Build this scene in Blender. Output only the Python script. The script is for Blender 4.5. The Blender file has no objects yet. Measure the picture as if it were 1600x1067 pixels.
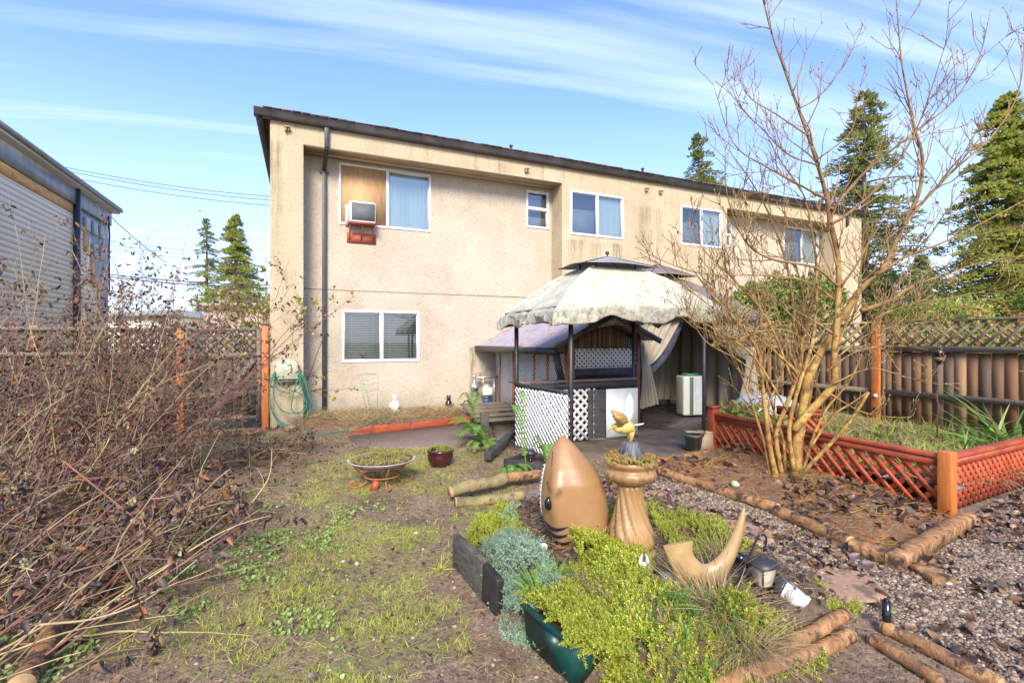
import bpy, bmesh, math, random
import numpy as np
random.seed(7); rng = np.random.default_rng(11)
SC = bpy.context.scene; COL = SC.collection
H = 1.6; FP = 750.0
U = np.array([0.917, 0.399, 0.0]); N = np.array([-0.399, 0.917, 0.0]); ZV = np.array([0, 0, 1.0])
C0 = np.array([-4.48, 8.889, 0.0]); ROT = math.atan2(.399, .917)

def P(px, py, z=0.0):
    Y = (H - z) * FP / (py - 533.0)
    return np.array([(px - 800) / FP * Y, Y, z])
def Q(px, py, Y):
    return np.array([(px - 800) / FP * Y, Y, H + (533 - py) / FP * Y])
def W(s, n, z=0.0):
    return C0 + U * s + N * n + ZV * z
def S_at(px, n):            # s on the plane n=const seen at column px
    a = (px - 800) / FP
    bx, by = C0[0] + N[0] * n, C0[1] + N[1] * n
    return (a * by - bx) / (U[0] - a * U[1])
def Z_at(px, py, n):
    p = W(S_at(px, n), n)
    return H + (533 - py) / FP * p[1]

# ---------------------------------------------------------------- noise
def _h(ix, iy, k):
    v = np.sin(ix * 127.1 + iy * 311.7 + k * 74.7) * 43758.5453
    return v - np.floor(v)
def vnoise(x, y, k=0):
    x = np.asarray(x, float); y = np.asarray(y, float)
    ix, iy = np.floor(x), np.floor(y); fx, fy = x - ix, y - iy
    fx = fx * fx * (3 - 2 * fx); fy = fy * fy * (3 - 2 * fy)
    a, b, c, d = _h(ix, iy, k), _h(ix + 1, iy, k), _h(ix, iy + 1, k), _h(ix + 1, iy + 1, k)
    return (a * (1 - fx) + b * fx) * (1 - fy) + (c * (1 - fx) + d * fx) * fy
def fbm(x, y, k=0, o=4):
    t = 0; a = .5; s = 0
    for i in range(o):
        t = t + a * vnoise(x * 2 ** i, y * 2 ** i, k + i); s += a; a *= .5
    return t / s
def sdpoly(x, y, poly):     # signed distance, negative inside
    x = np.asarray(x, float); y = np.asarray(y, float)
    d = np.full(x.shape, 1e9); ins = np.zeros(x.shape, bool); m = len(poly)
    for i in range(m):
        ax, ay = poly[i][:2]; bx, by = poly[(i + 1) % m][:2]
        ex, ey = bx - ax, by - ay; L = ex * ex + ey * ey + 1e-12
        t = np.clip(((x - ax) * ex + (y - ay) * ey) / L, 0, 1)
        d = np.minimum(d, np.hypot(x - ax - t * ex, y - ay - t * ey))
        c = ((ay > y) != (by > y)) & (x < (bx - ax) * (y - ay) / (by - ay + 1e-12) + ax)
        ins ^= c
    return np.where(ins, -d, d)
def sm(x, a, b):
    t = np.clip((x - a) / (b - a), 0, 1); return t * t * (3 - 2 * t)

# ---------------------------------------------------------------- mesh builder (world coordinates)
class MB:
    def __init__(s): s.V = []; s.I = []; s.T = []; s.n = 0
    def add(s, V, F):
        V = np.asarray(V, float).reshape(-1, 3)
        if isinstance(F, np.ndarray):
            s.I.append((F + s.n).ravel()); s.T.append(np.full(len(F), F.shape[1]))
        else:
            for f in F:
                s.I.append(np.array(f) + s.n); s.T.append(np.array([len(f)]))
        s.V.append(V); s.n += len(V); return s
    def hexa(s, c):
        return s.add(c, np.array([[0, 3, 2, 1], [4, 5, 6, 7], [0, 1, 5, 4], [1, 2, 6, 5], [2, 3, 7, 6], [3, 0, 4, 7]]))
    def hb(s, s0, s1, n0, n1, z0, z1):     # box in the house frame
        return s.hexa([W(s0, n0, z0), W(s1, n0, z0), W(s1, n1, z0), W(s0, n1, z0), W(s0, n0, z1), W(s1, n0, z1), W(s1, n1, z1), W(s0, n1, z1)])
    def wb(s, c, d, rz=0):                 # world box centre c, dims d
        c = np.array(c, float); cs, sn = math.cos(rz), math.sin(rz)
        ex = np.array([cs, sn, 0]) * d[0] / 2; ey = np.array([-sn, cs, 0]) * d[1] / 2; ez = ZV * d[2] / 2
        return s.hexa([c - ex - ey - ez, c + ex - ey - ez, c + ex + ey - ez, c - ex + ey - ez, c - ex - ey + ez, c + ex - ey + ez, c + ex + ey + ez, c - ex + ey + ez])
    def bar(s, p, q, w, t, up=ZV):         # rectangular bar from p to q; w across, t along up
        p = np.array(p, float); q = np.array(q, float); d = q - p; d /= np.linalg.norm(d) + 1e-9
        a = np.cross(d, up)
        if np.linalg.norm(a) < 1e-3: a = np.cross(d, N)
        a /= np.linalg.norm(a); b = np.cross(a, d); a = a * w / 2; b = b * t / 2
        return s.hexa([p - a - b, p + a - b, p + a + b, p - a + b, q - a - b, q + a - b, q + a + b, q - a + b][0:8])
    def tube(s, pts, r, k=6, cap=True, twist=0):
        pts = np.array(pts, float); m = len(pts)
        r = np.broadcast_to(np.asarray(r, float), (m,)) if np.ndim(r) < 2 else r
        d = np.gradient(pts, axis=0); d /= np.linalg.norm(d, axis=1)[:, None] + 1e-9
        ref = ZV if abs(d[:, 2]).mean() < .8 else np.array([1., .2, 0])
        a = np.cross(d, ref); a /= np.linalg.norm(a, axis=1)[:, None] + 1e-9; b = np.cross(a, d)
        th = np.arange(k) / k * 2 * np.pi
        V = pts[:, None, :] + r[:, None, None] * (np.cos(th)[None, :, None] * a[:, None, :] + np.sin(th)[None, :, None] * b[:, None, :])
        i = np.arange(m - 1)[:, None] * k; j = np.arange(k)[None, :]; j2 = (j + 1) % k
        F = np.stack([i + j, i + k + j, i + k + j2, i + j2], -1).reshape(-1, 4)
        n0 = s.n; s.add(V.reshape(-1, 3), F)
        if cap:
            s.I.append(np.arange(k) + n0); s.T.append(np.array([k]))
            s.I.append(np.arange(k)[::-1] + n0 + (m - 1) * k); s.T.append(np.array([k]))
        return s
    def grid(s, V, closed=False):          # V (a,b,3)
        a, b = V.shape[:2]; i = np.arange(a - 1)[:, None] * b
        jj = np.arange(b if closed else b - 1)[None, :]; j2 = (jj + 1) % b
        F = np.stack([i + jj, i + j2, i + b + j2, i + b + jj], -1).reshape(-1, 4)
        return s.add(V.reshape(-1, 3), F)
    def lathe(s, c, prof, k=32, mod=None):
        th = np.arange(k) / k * 2 * np.pi; rows = []
        for (r, z) in prof:
            rr = r * (mod(th, z) if mod else 1)
            rows.append(np.stack([c[0] + rr * np.cos(th), c[1] + rr * np.sin(th), np.full(k, c[2] + z)], -1))
        s.grid(np.array(rows), True)
        n0 = s.n - len(prof) * k
        s.I.append(np.arange(k)[::-1] + n0); s.T.append(np.array([k]))
        s.I.append(np.arange(k) + s.n - k); s.T.append(np.array([k]))
        return s
    def ell(s, c, r, a=10, b=14, rz=0):
        c = np.array(c, float); ph = np.linspace(.04, np.pi - .04, a); th = np.arange(b) / b * 2 * np.pi
        x = np.outer(np.sin(ph), np.cos(th)) * r[0]; y = np.outer(np.sin(ph), np.sin(th)) * r[1]; z = np.outer(np.cos(ph), np.ones(b)) * r[2]
        cs, sn = math.cos(rz), math.sin(rz)
        V = np.stack([c[0] + x * cs - y * sn, c[1] + x * sn + y * cs, c[2] + z], -1)[::-1]
        n0 = s.n; s.grid(V, True)
        s.I.append(np.arange(b)[::-1] + n0); s.T.append(np.array([b]))
        s.I.append(np.arange(b) + s.n - b); s.T.append(np.array([b]))
        return s
    def scatter(s, bV, bF, pos, yaw, tilt, scale, tdir=None):
        # base mesh along +z, yawed about z then tilted toward tdir (angle), all vectorised
        bV = np.asarray(bV, float); bF = np.asarray(bF); k = len(pos)
        if k == 0: return s
        pos = np.asarray(pos, float); yaw = np.broadcast_to(yaw, (k,)); tilt = np.broadcast_to(tilt, (k,))
        tdir = rng.uniform(0, 6.283, k) if tdir is None else np.broadcast_to(tdir, (k,))
        sc = np.asarray(scale, float)
        if sc.ndim == 0: sc = np.full((k, 3), float(sc))
        elif sc.ndim == 1: sc = np.repeat(sc[:, None], 3, 1)
        v = bV[None] * sc[:, None, :]
        def rz(v, a):
            c, q = np.cos(a)[:, None], np.sin(a)[:, None]
            return np.stack([v[..., 0] * c - v[..., 1] * q, v[..., 0] * q + v[..., 1] * c, v[..., 2]], -1)
        v = rz(v, yaw - tdir)
        c, q = np.cos(tilt)[:, None], np.sin(tilt)[:, None]
        v = np.stack([v[..., 0] * c + v[..., 2] * q, v[..., 1], -v[..., 0] * q + v[..., 2] * c], -1)
        v = rz(v, tdir) + pos[:, None, :]
        F = (bF[None] + (np.arange(k) * len(bV))[:, None, None]).reshape(-1, bF.shape[1])
        return s.add(v.reshape(-1, 3), F)
    def build(s, name, mat, parent=None, smooth=False, origin=None):
        V = np.concatenate(s.V) if s.V else np.zeros((0, 3)); me = bpy.data.meshes.new(name)
        if parent is not None:
            o0 = np.array(parent['_w'][:3]); a = parent['_w'][3]
        elif origin is not None: o0 = np.array(origin, float); a = 0
        else: o0 = np.zeros(3); a = 0
        V = V - o0
        if a:
            c, q = math.cos(-a), math.sin(-a); V = np.stack([V[:, 0] * c - V[:, 1] * q, V[:, 0] * q + V[:, 1] * c, V[:, 2]], -1)
        I = np.concatenate(s.I).astype(np.int32); T = np.concatenate(s.T).astype(np.int32)
        me.vertices.add(len(V)); me.vertices.foreach_set('co', V.astype(np.float32).ravel())
        me.loops.add(len(I)); me.loops.foreach_set('vertex_index', I)
        me.polygons.add(len(T)); st = np.concatenate([[0], np.cumsum(T)[:-1]]).astype(np.int32)
        me.polygons.foreach_set('loop_start', st); me.polygons.foreach_set('loop_total', T)
        if smooth: me.polygons.foreach_set('use_smooth', np.ones(len(T), bool))
        me.update(calc_edges=True)
        if mat: me.materials.append(mat)
        o = bpy.data.objects.new(name, me); COL.objects.link(o)
        if parent is not None:
            o.parent = parent; o['_w'] = list(parent['_w'])
        else: o.location = o0; o['_w'] = [*map(float, o0), 0.0]
        return o

def thing(name, label, cat, loc, group=None, rot=0.0):
    o = bpy.data.objects.new(name, None); COL.objects.link(o); o.empty_display_size = .1
    o.location = [float(v) for v in loc]; o.rotation_euler = (0, 0, rot); o['_w'] = [*[float(v) for v in loc], rot]
    o['label'] = label; o['category'] = cat
    if group: o['group'] = group
    return o
def tag(o, label, cat, group=None, kind=None):
    o['label'] = label; o['category'] = cat
    if group: o['group'] = group
    if kind: o['kind'] = kind
    return o
def struct(o): o['kind'] = 'structure'; return o
def bevel(o, w=.004, seg=2):
    m = o.modifiers.new('bev', 'BEVEL'); m.width = w; m.segments = seg; m.limit_method = 'ANGLE'; m.angle_limit = .7; return o

# ---------------------------------------------------------------- materials
_MC = {}
class NT:
    def __init__(s, name):
        m = bpy.data.materials.new(name); m.use_nodes = True; s.m = m; s.t = m.node_tree; s.b = s.t.nodes['Principled BSDF']
        s.tc = s.t.nodes.new('ShaderNodeTexCoord')
    def n(s, typ, **kw):
        nd = s.t.nodes.new(typ)
        for k, v in kw.items(): setattr(nd, k, v)
        return nd
    def l(s, a, b): s.t.links.new(a, b)
    def coord(s, stretch=(1, 1, 1), kind='Object'):
        mp = s.n('ShaderNodeMapping'); mp.inputs['Scale'].default_value = stretch; s.l(s.tc.outputs[kind], mp.inputs[0]); return mp.outputs[0]
    def noise(s, co, scale, detail=5, rough=.6, dist=0):
        nd = s.n('ShaderNodeTexNoise'); nd.inputs['Scale'].default_value = scale; nd.inputs['Detail'].default_value = detail
        nd.inputs['Roughness'].default_value = rough; nd.inputs['Distortion'].default_value = dist; s.l(co, nd.inputs['Vector']); return nd.outputs['Fac']
    def ramp(s, fac, stops, interp='LINEAR'):
        r = s.n('ShaderNodeValToRGB'); r.color_ramp.interpolation = interp; e = r.color_ramp.elements
        while len(e) < len(stops): e.new(.5)
        for i, (p, c) in enumerate(stops):
            e[i].position = p; e[i].color = (c[0], c[1], c[2], 1) if not np.isscalar(c) else (c, c, c, 1)
        s.l(fac, r.inputs[0]); return r.outputs[0]
    def mix(s, fac, a, b, mode='MIX'):
        m = s.n('ShaderNodeMix', data_type='RGBA', blend_type=mode)
        for sock, v in ((m.inputs[0], fac), (m.inputs[6], a), (m.inputs[7], b)):
            if hasattr(v, 'links') or hasattr(v, 'is_linked'): s.l(v, sock)
            elif np.isscalar(v): sock.default_value = v
            else: sock.default_value = (v[0], v[1], v[2], 1)
        return m.outputs[2]
    def math(s, op, a, b=0.0):
        m = s.n('ShaderNodeMath', operation=op)
        for sock, v in ((m.inputs[0], a), (m.inputs[1], b)):
            if np.isscalar(v): sock.default_value = v
            else: s.l(v, sock)
        return m.outputs[0]
    def island(s): return s.n('ShaderNodeNewGeometry').outputs['Random Per Island']
    def bump(s, h, strength=.5, dist=.01):
        b = s.n('ShaderNodeBump'); b.inputs['Strength'].default_value = strength; b.inputs['Distance'].default_value = dist
        s.l(h, b.inputs['Height'])
        s.l(b.outputs[0], s.b.inputs['Normal'])
    def base(s, c):
        if hasattr(c, 'links') or hasattr(c, 'is_linked'): s.l(c, s.b.inputs['Base Color'])
        else: s.b.inputs['Base Color'].default_value = (c[0], c[1], c[2], 1)
def mt(name, c1, c2=None, c3=None, scale=6, rough=.75, bump=0., bscale=None, bdist=.01, stretch=(1, 1, 1), metal=0, isl=None, detail=5, spots=None, trans=0):
    """noise blend of up to three colours; isl = list of colours picked per mesh island; spots=(colour, scale, threshold)"""
    if name in _MC: return _MC[name]
    t = NT(name); co = t.coord(stretch); f = t.noise(co, scale, detail)
    if isl is not None:
        k = len(isl); c = t.ramp(t.island(), [(i / k, isl[i]) for i in range(k)], 'CONSTANT' if k > 2 else 'LINEAR')
        c = t.mix(t.ramp(f, [(.3, .0), (.7, .55)]), c, t.mix(1, c, (.45, .42, .4), 'MULTIPLY'))
    else:
        c2 = c2 or c1; st = [(.32, c1), (.68, c2)] if c3 is None else [(.3, c1), (.5, c2), (.7, c3)]
        c = t.ramp(f, st)
    if spots:
        sc = t.noise(t.coord(), spots[1], 6, .7); c = t.mix(t.ramp(sc, [(spots[2], 0.), (spots[2] + .1, 1.)]), c, spots[0])
    t.base(c); t.b.inputs['Roughness'].default_value = rough; t.b.inputs['Metallic'].default_value = metal
    if bump: t.bump(t.noise(co, bscale or scale * 3, 6, .65), bump, bdist)
    if trans:
        t.b.inputs['Subsurface Weight'].default_value = 0
        tr = t.n('ShaderNodeBsdfTranslucent'); t.l(c, tr.inputs[0]); ms = t.n('ShaderNodeMixShader'); ms.inputs[0].default_value = trans
        out = t.t.nodes['Material Output']; t.l(t.b.outputs[0], ms.inputs[1]); t.l(tr.outputs[0], ms.inputs[2]); t.l(ms.outputs[0], out.inputs[0])
    _MC[name] = t.m; return t.m

def lattice(mb, o, u, W_, H_, sp, w, t, nrm, up=ZV):
    """diagonal lattice strips clipped to rectangle o + a*u + b*up"""
    u = np.array(u, float); u /= np.linalg.norm(u); nrm = np.array(nrm, float)
    for sgn, off in ((1, 0), (-1, t * 1.02)):
        k = -H_ if sgn > 0 else 0.0
        lim = W_ if sgn > 0 else W_ + H_
        k += sp * .5
        while k < lim:
            if sgn > 0: a0, b0 = max(k, 0), max(-k, 0); L = min(W_ - a0, H_ - b0); a1, b1 = a0 + L, b0 + L
            else: a0, b0 = (k, 0) if k <= W_ else (W_, k - W_); L = min(a0, H_ - b0); a1, b1 = a0 - L, b0 + L
            if L > .01:
                mb.bar(o + u * a0 + up * b0 + nrm * off, o + u * a1 + up * b1 + nrm * off, w, t, nrm)
            k += sp
def box_frame(mb, s0, s1, n0, n1, z0, z1, w):   # rectangular frame in a n-plane
    mb.hb(s0, s1, n0, n1, z0, z0 + w); mb.hb(s0, s1, n0, n1, z1 - w, z1)
    mb.hb(s0, s0 + w, n0 + .0012, n1 - .0012, z0 + w, z1 - w); mb.hb(s1 - w, s1, n0 + .0012, n1 - .0012, z0 + w, z1 - w)
def stucco(name, ca, cb, stain, streak, fine, bstr, streakbands=()):
    t = NT(name); co = t.coord(); big = t.noise(co, .9, 6, .65)
    c = t.ramp(big, [(.35, ca), (.65, cb)])
    fi = t.noise(co, fine, 4, .7)
    c = t.mix(t.ramp(fi, [(.36, .75), (.52, 0.)]), c, t.mix(1, c, (.72, .66, .58), 'MULTIPLY'))
    st = t.noise(t.coord((3.2, 3.2, .28)), 1.5, 6, .7)      # vertical runs of dirt and algae
    c = t.mix(t.math('MULTIPLY', t.ramp(st, [(.53, 0.), (.78, 1.)]), stain), c, streak)
    # splash dirt near the ground
    sep = t.n('ShaderNodeSeparateXYZ'); t.l(t.tc.outputs['Object'], sep.inputs[0])
    g = t.ramp(t.math('ADD', sep.outputs[2], t.math('MULTIPLY', big, .5)), [(.25, 1.), (.75, 0.)])
    c = t.mix(t.math('MULTIPLY', g, .5), c, (.30, .27, .18))
    for (x, hw, z0, z1, amt) in streakbands:               # stains with a place of their own, in the wall's own coordinates
        dx = t.math('ABSOLUTE', t.math('SUBTRACT', sep.outputs[0], x))
        mx = t.ramp(t.math('DIVIDE', dx, hw), [(.45, 1.), (1., 0.)])
        zz = t.math('DIVIDE', t.math('SUBTRACT', sep.outputs[2], z0), z1 - z0)
        mz = t.ramp(zz, [(0., 0.), (.55, .7), (.96, 1.), (1., 0.)])
        br = t.ramp(t.noise(t.coord((9, 9, .8)), 2.2, 5, .7), [(.38, 0.), (.62, 1.)])
        c = t.mix(t.math('MULTIPLY', t.math('MULTIPLY', mx, mz), t.math('MULTIPLY', br, amt)), c, (.13, .115, .035))
    t.base(c); t.b.inputs['Roughness'].default_value = .93; t.bump(t.noise(co, fine * .8, 3, .75), bstr, .02)
    return t.m
M = {}
M['trowel'] = None
M['black'] = mt('black_metal', (.022, .023, .027), (.05, .05, .055), rough=.45, scale=9, bump=.1)
M['gutter'] = mt('dark_gutter', (.035, .033, .034), (.075, .07, .07), rough=.4, scale=3)
M['white'] = mt('white_vinyl', (.62, .63, .62), (.74, .74, .73), rough=.4, scale=4)
M['latw'] = mt('white_lattice', (.60, .60, .55), (.78, .78, .75), rough=.6, scale=5, spots=((.28, .27, .17), 7, .62))
M['red'] = mt('red_brown_paint', (.26, .045, .018), (.46, .095, .03), rough=.5, scale=5, stretch=(1, 1, 1), bump=.2, bscale=20, spots=((.17, .07, .04), 5, .6))
M['redlat'] = mt('red_lattice_paint', (.34, .05, .02), (.56, .11, .035), rough=.5, scale=8, spots=((.16, .05, .03), 6, .62))
M['orangepost'] = mt('orange_stained_post', (.42, .11, .02), (.60, .19, .04), rough=.55, scale=7, stretch=(4, 4, .6), bump=.25, spots=((.2, .07, .025), 4, .6))
M['fence'] = mt('weathered_fence_boards', None or (0, 0, 0), isl=[(.20, .115, .052), (.27, .155, .07), (.13, .078, .045), (.36, .22, .105), (.23, .115, .048), (.16, .11, .065)], scale=5, stretch=(24, 24, 1.0), rough=.75, bump=.4, bscale=8, spots=((.05, .034, .022), 2.6, .58))
M['fencegrey'] = mt('grey_brown_fence_boards', (0, 0, 0), isl=[(.095, .068, .045), (.07, .05, .034), (.05, .036, .025), (.13, .095, .062)], scale=5, stretch=(24, 24, .9), rough=.85, bump=.4, bscale=8, spots=((.03, .028, .022), 2.2, .57))
M['rail'] = mt('weathered_rail', (.10, .085, .06), (.24, .20, .14), scale=8, stretch=(1, 6, 6), rough=.85, bump=.4)
M['olive'] = mt('olive_weathered_cap', (.20, .19, .10), (.40, .36, .20), scale=6, rough=.85, bump=.3)
M['log'] = mt('peeled_log', (.12, .06, .028), (.36, .18, .065), (.52, .30, .13), scale=5, stretch=(3, 3, 3), rough=.7, bump=.8, bscale=18, spots=((.06, .035, .022), 8, .49), detail=9)
M['logdark'] = mt('mossy_log', (.10, .09, .035), (.24, .19, .08), (.40, .27, .12), scale=5, rough=.8, bump=.6, bscale=16, spots=((.06, .05, .03), 7, .56), detail=8)
M['timber'] = mt('rotting_timber', (.05, .045, .035), (.16, .14, .10), scale=6, stretch=(2, 2, 8), rough=.85, bump=.9, bscale=14, bdist=.03)
M['plywood'] = mt('plywood', (.42, .235, .10), (.56, .35, .17), scale=4, stretch=(7, 7, .9), rough=.7, spots=((.20, .10, .045), 7, .66))
M['orangewood'] = mt('bare_sheathing_wood', (.58, .27, .06), (.78, .46, .16), scale=5, stretch=(1, 1, 4), rough=.75, spots=((.2, .08, .03), 3, .62))
M['clay'] = mt('tan_painted_sculpture', (.29, .155, .06), (.38, .22, .10), scale=2.2, rough=.38, bump=.12, bscale=12, spots=((.14, .08, .035), 4, .57), detail=9)
M['clayped'] = mt('tan_glazed_pedestal', (.27, .14, .05), (.42, .26, .11), scale=5, stretch=(1, 1, .4), rough=.36, bump=.1, spots=((.12, .07, .03), 6, .57), detail=9)
M['gloss'] = mt('glossy_black', (.012, .012, .015), rough=.15)
M['glaze'] = mt('dark_plum_glaze', (.035, .008, .012), (.075, .02, .02), scale=6, rough=.18)
M['rust'] = mt('rusty_iron', (.28, .09, .03), (.52, .20, .07), scale=20, rough=.8, bump=.3)
M['enamel'] = mt('worn_white_rim', (.62, .60, .58), (.40, .36, .32), scale=16, rough=.5, spots=((.22, .13, .09), 12, .6))
M['greenplastic'] = mt('dark_green_plastic', (.004, .035, .03), (.008, .06, .048), scale=3, rough=.35, spots=((.05, .07, .05), 6, .62))
M['hose'] = mt('green_hose', (.03, .17, .10), (.06, .27, .15), scale=9, rough=.4)
M['beigeplastic'] = mt('beige_plastic', (.36, .36, .25), (.46, .46, .34), scale=5, rough=.5, spots=((.33, .31, .2), 4, .62))
M['grey'] = mt('grey_paint', (.24, .255, .27), (.33, .345, .36), scale=4, rough=.6)
M['greymetal'] = mt('galvanised_metal', (.30, .33, .34), (.45, .47, .47), scale=10, rough=.4, metal=.5)
M['blinds'] = mt('cream_blind_slats', (.66, .66, .60), (.76, .76, .70), rough=.55, scale=2)
M['curtainpale'] = mt('pale_window_shade', (.50, .58, .57), (.62, .70, .69), scale=.8, stretch=(6, 1, .3), rough=.9)
M['interior'] = mt('unlit_inside_black', (.02, .022, .02), (.035, .035, .03), rough=.9)  # near-black colour stands in for unlit depth behind panes and lattice
M['clothbeige'] = mt('beige_curtain_cloth', (.36, .31, .22), (.52, .46, .34), scale=3, stretch=(3, 3, .5), rough=.95, bump=.1, trans=.15)
M['clothnavy'] = mt('navy_curtain_lining', (.03, .035, .06), (.07, .075, .10), scale=12, rough=.9)
M['clothbrown'] = mt('brown_canopy_cloth', (.12, .095, .085), (.19, .155, .14), scale=3, rough=.9, bump=.1)
M['clothgrey'] = mt('grey_vent_cloth', (.20, .20, .20), (.30, .30, .30), scale=3, rough=.85)
M['bamboo'] = mt('reed_screen', (0, 0, 0), isl=[(.16, .10, .055), (.30, .20, .11), (.09, .055, .03), (.22, .14, .08)], scale=4, stretch=(1, 1, 4), rough=.8)
M['blackwood'] = mt('black_painted_wood', (.025, .025, .027), (.065, .063, .062), scale=6, stretch=(1, 1, 3), rough=.6, bump=.3)
M['whiteboard'] = mt('white_weathered_board', (.60, .60, .56), (.76, .76, .73), scale=2.5, rough=.6, spots=((.30, .30, .27), 14, .63))
M['siding'] = mt('white_siding', (.80, .79, .77), (.86, .85, .83), scale=1.2, rough=.6, spots=((.42, .42, .43), 2, .62))
M['bark0'] = mt('magnolia_orange_bark', (.26, .11, .035), (.52, .28, .06), (.60, .42, .12), scale=5, stretch=(1, 1, .6), rough=.75, bump=.7, bscale=26, spots=((.12, .055, .025), 9, .58), detail=7)
M['barkdark'] = mt('red_brown_twig_bark', (.19, .105, .035), (.38, .23, .08), scale=4, rough=.7)
M['barkgrey'] = mt('conifer_bark', (.09, .07, .055), (.16, .12, .09), scale=6, rough=.9, bump=.5)
M['cane'] = mt('tan_shrub_canes', (0, 0, 0), isl=[(.38, .27, .14), (.52, .40, .21), (.28, .17, .09), (.26, .10, .06), (.46, .40, .16), (.18, .12, .07), (.46, .33, .15)], scale=6, rough=.75)
M['canedark'] = mt('dark_shrub_canes', (0, 0, 0), isl=[(.26, .17, .10), (.18, .10, .075), (.36, .25, .15), (.28, .10, .08)], scale=6, rough=.75)
M['bud'] = mt('pale_green_buds', (.26, .24, .10), (.34, .30, .13), rough=.7)
M['deadleaf'] = mt('dead_brown_leaves', (0, 0, 0), isl=[(.11, .065, .052), (.16, .095, .07), (.075, .05, .045), (.24, .11, .055), (.085, .05, .055), (.13, .08, .06), (.30, .12, .04), (.06, .038, .036), (.09, .06, .055), (.20, .13, .07)], scale=9, rough=.65)
M['litter'] = mt('ground_leaf_litter', (0, 0, 0), isl=[(.075, .045, .035), (.10, .062, .045), (.05, .032, .027), (.16, .08, .04), (.085, .052, .043), (.13, .088, .068), (.26, .13, .05)], scale=9, rough=.45)
M['seedhead'] = mt('dried_flower_heads', (0, 0, 0), isl=[(.56, .45, .20), (.60, .52, .30), (.46, .34, .12), (.50, .46, .22)], scale=9, rough=.8, trans=.2)
M['grass'] = mt('green_grass_blades', (0, 0, 0), isl=[(.42, .54, .05), (.54, .64, .07), (.32, .42, .05), (.60, .62, .10), (.60, .52, .18)], scale=2, rough=.6, trans=.3)
M['straw'] = mt('dry_straw', (0, 0, 0), isl=[(.42, .31, .15), (.52, .40, .20), (.30, .20, .09), (.36, .29, .15)], scale=2, rough=.8, trans=.15)
M['clover'] = mt('grey_green_clover', (0, 0, 0), isl=[(.28, .42, .08), (.34, .46, .13), (.40, .50, .20), (.24, .36, .06)], scale=2, rough=.6, trans=.25)
M['sedum'] = mt('chartreuse_sedum', (0, 0, 0), isl=[(.50, .58, .04), (.66, .70, .07), (.34, .46, .04), (.70, .66, .09), (.18, .29, .03), (.54, .60, .05), (.25, .36, .03), (.56, .46, .12)], scale=2, rough=.5, trans=.25)
M['sedumblue'] = mt('blue_green_sedum', (0, 0, 0), isl=[(.28, .44, .30), (.36, .50, .38), (.21, .35, .24), (.44, .54, .32)], scale=2, rough=.6, trans=.15)
M['succulent'] = mt('orange_yellow_succulent', (0, 0, 0), isl=[(.60, .42, .06), (.58, .28, .08), (.62, .50, .08), (.46, .24, .08), (.52, .36, .14)], scale=2, rough=.6, trans=.2)
M['fern'] = mt('fern_green', (0, 0, 0), isl=[(.16, .34, .05), (.24, .42, .07), (.11, .24, .04)], scale=2, rough=.6, trans=.3)
M['leafyellow'] = mt('yellow_green_leaves', (0, 0, 0), isl=[(.34, .42, .05), (.46, .46, .08), (.24, .34, .04), (.50, .38, .12)], scale=2, rough=.45, trans=.3)
M['bambooleaf'] = mt('long_green_leaves', (0, 0, 0), isl=[(.20, .38, .06), (.30, .46, .10), (.15, .30, .05), (.42, .48, .18)], scale=2, rough=.5, trans=.3)
M['conifer'] = mt('conifer_foliage', (0, 0, 0), isl=[(.38, .44, .14), (.48, .52, .17), (.28, .34, .11), (.54, .56, .20), (.42, .42, .15)], scale=1, rough=.7, trans=.42)
M['coniferyellow'] = mt('golden_conifer_foliage', (0, 0, 0), isl=[(.50, .56, .12), (.58, .61, .15), (.38, .46, .10), (.66, .63, .18)], scale=1, rough=.7, trans=.42)
M['hedge'] = mt('cedar_hedge_foliage', (0, 0, 0), isl=[(.20, .28, .03), (.28, .34, .04), (.13, .20, .025), (.09, .14, .025)], scale=1, rough=.7, trans=.2)
M['fartree'] = mt('far_bare_twigs', (.26, .22, .18), (.38, .33, .27), rough=.9)
M['orangetwig'] = mt('orange_twigs', (0, 0, 0), isl=[(.50, .20, .05), (.42, .15, .06), (.55, .32, .10), (.36, .32, .08)], scale=2, rough=.8)
M['stone'] = mt('pale_stone', (.36, .34, .29), (.54, .51, .44), scale=8, rough=.8, bump=.4)
M['stonegreen'] = mt('greenish_stone', (.30, .36, .22), (.46, .50, .34), scale=8, rough=.8, bump=.4)
M['stepping'] = mt('pink_stepping_stone', (.30, .17, .10), (.46, .28, .17), scale=7, rough=.85, bump=.6, spots=((.15, .10, .065), 5, .5), detail=9)
M['pebble'] = mt('mixed_pebbles', (0, 0, 0), isl=[(.29, .215, .14), (.18, .125, .085), (.38, .30, .20), (.11, .075, .052), (.34, .215, .12), (.22, .165, .115), (.46, .38, .27), (.20, .12, .07)], scale=20, rough=.55)
M['lampglass'] = mt('frosted_lamp_panel', (.56, .50, .36), (.66, .60, .46), scale=9, stretch=(6, 6, 1), rough=.4)
M['whiteceramic'] = mt('white_ceramic', (.58, .58, .55), (.70, .70, .67), rough=.4, spots=((.1, .1, .1), 14, .66))
M['darkstump'] = mt('black_grey_stump', (.02, .02, .025), (.18, .18, .20), scale=16, stretch=(3, 3, .5), rough=.5, bump=.8, bscale=30)
M['gold'] = mt('gold_brown_feathers', (.40, .27, .06), (.60, .44, .12), scale=18, rough=.45, bump=.4, spots=((.2, .11, .03), 14, .6))
M['wingbrown'] = mt('brown_wing', (.22, .13, .04), (.40, .26, .08), scale=16, stretch=(1, 1, 4), rough=.5, bump=.3)
M['paleplastic'] = mt('cream_appliance_plastic', (.60, .60, .48), (.68, .68, .56), scale=2, rough=.4)
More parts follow.
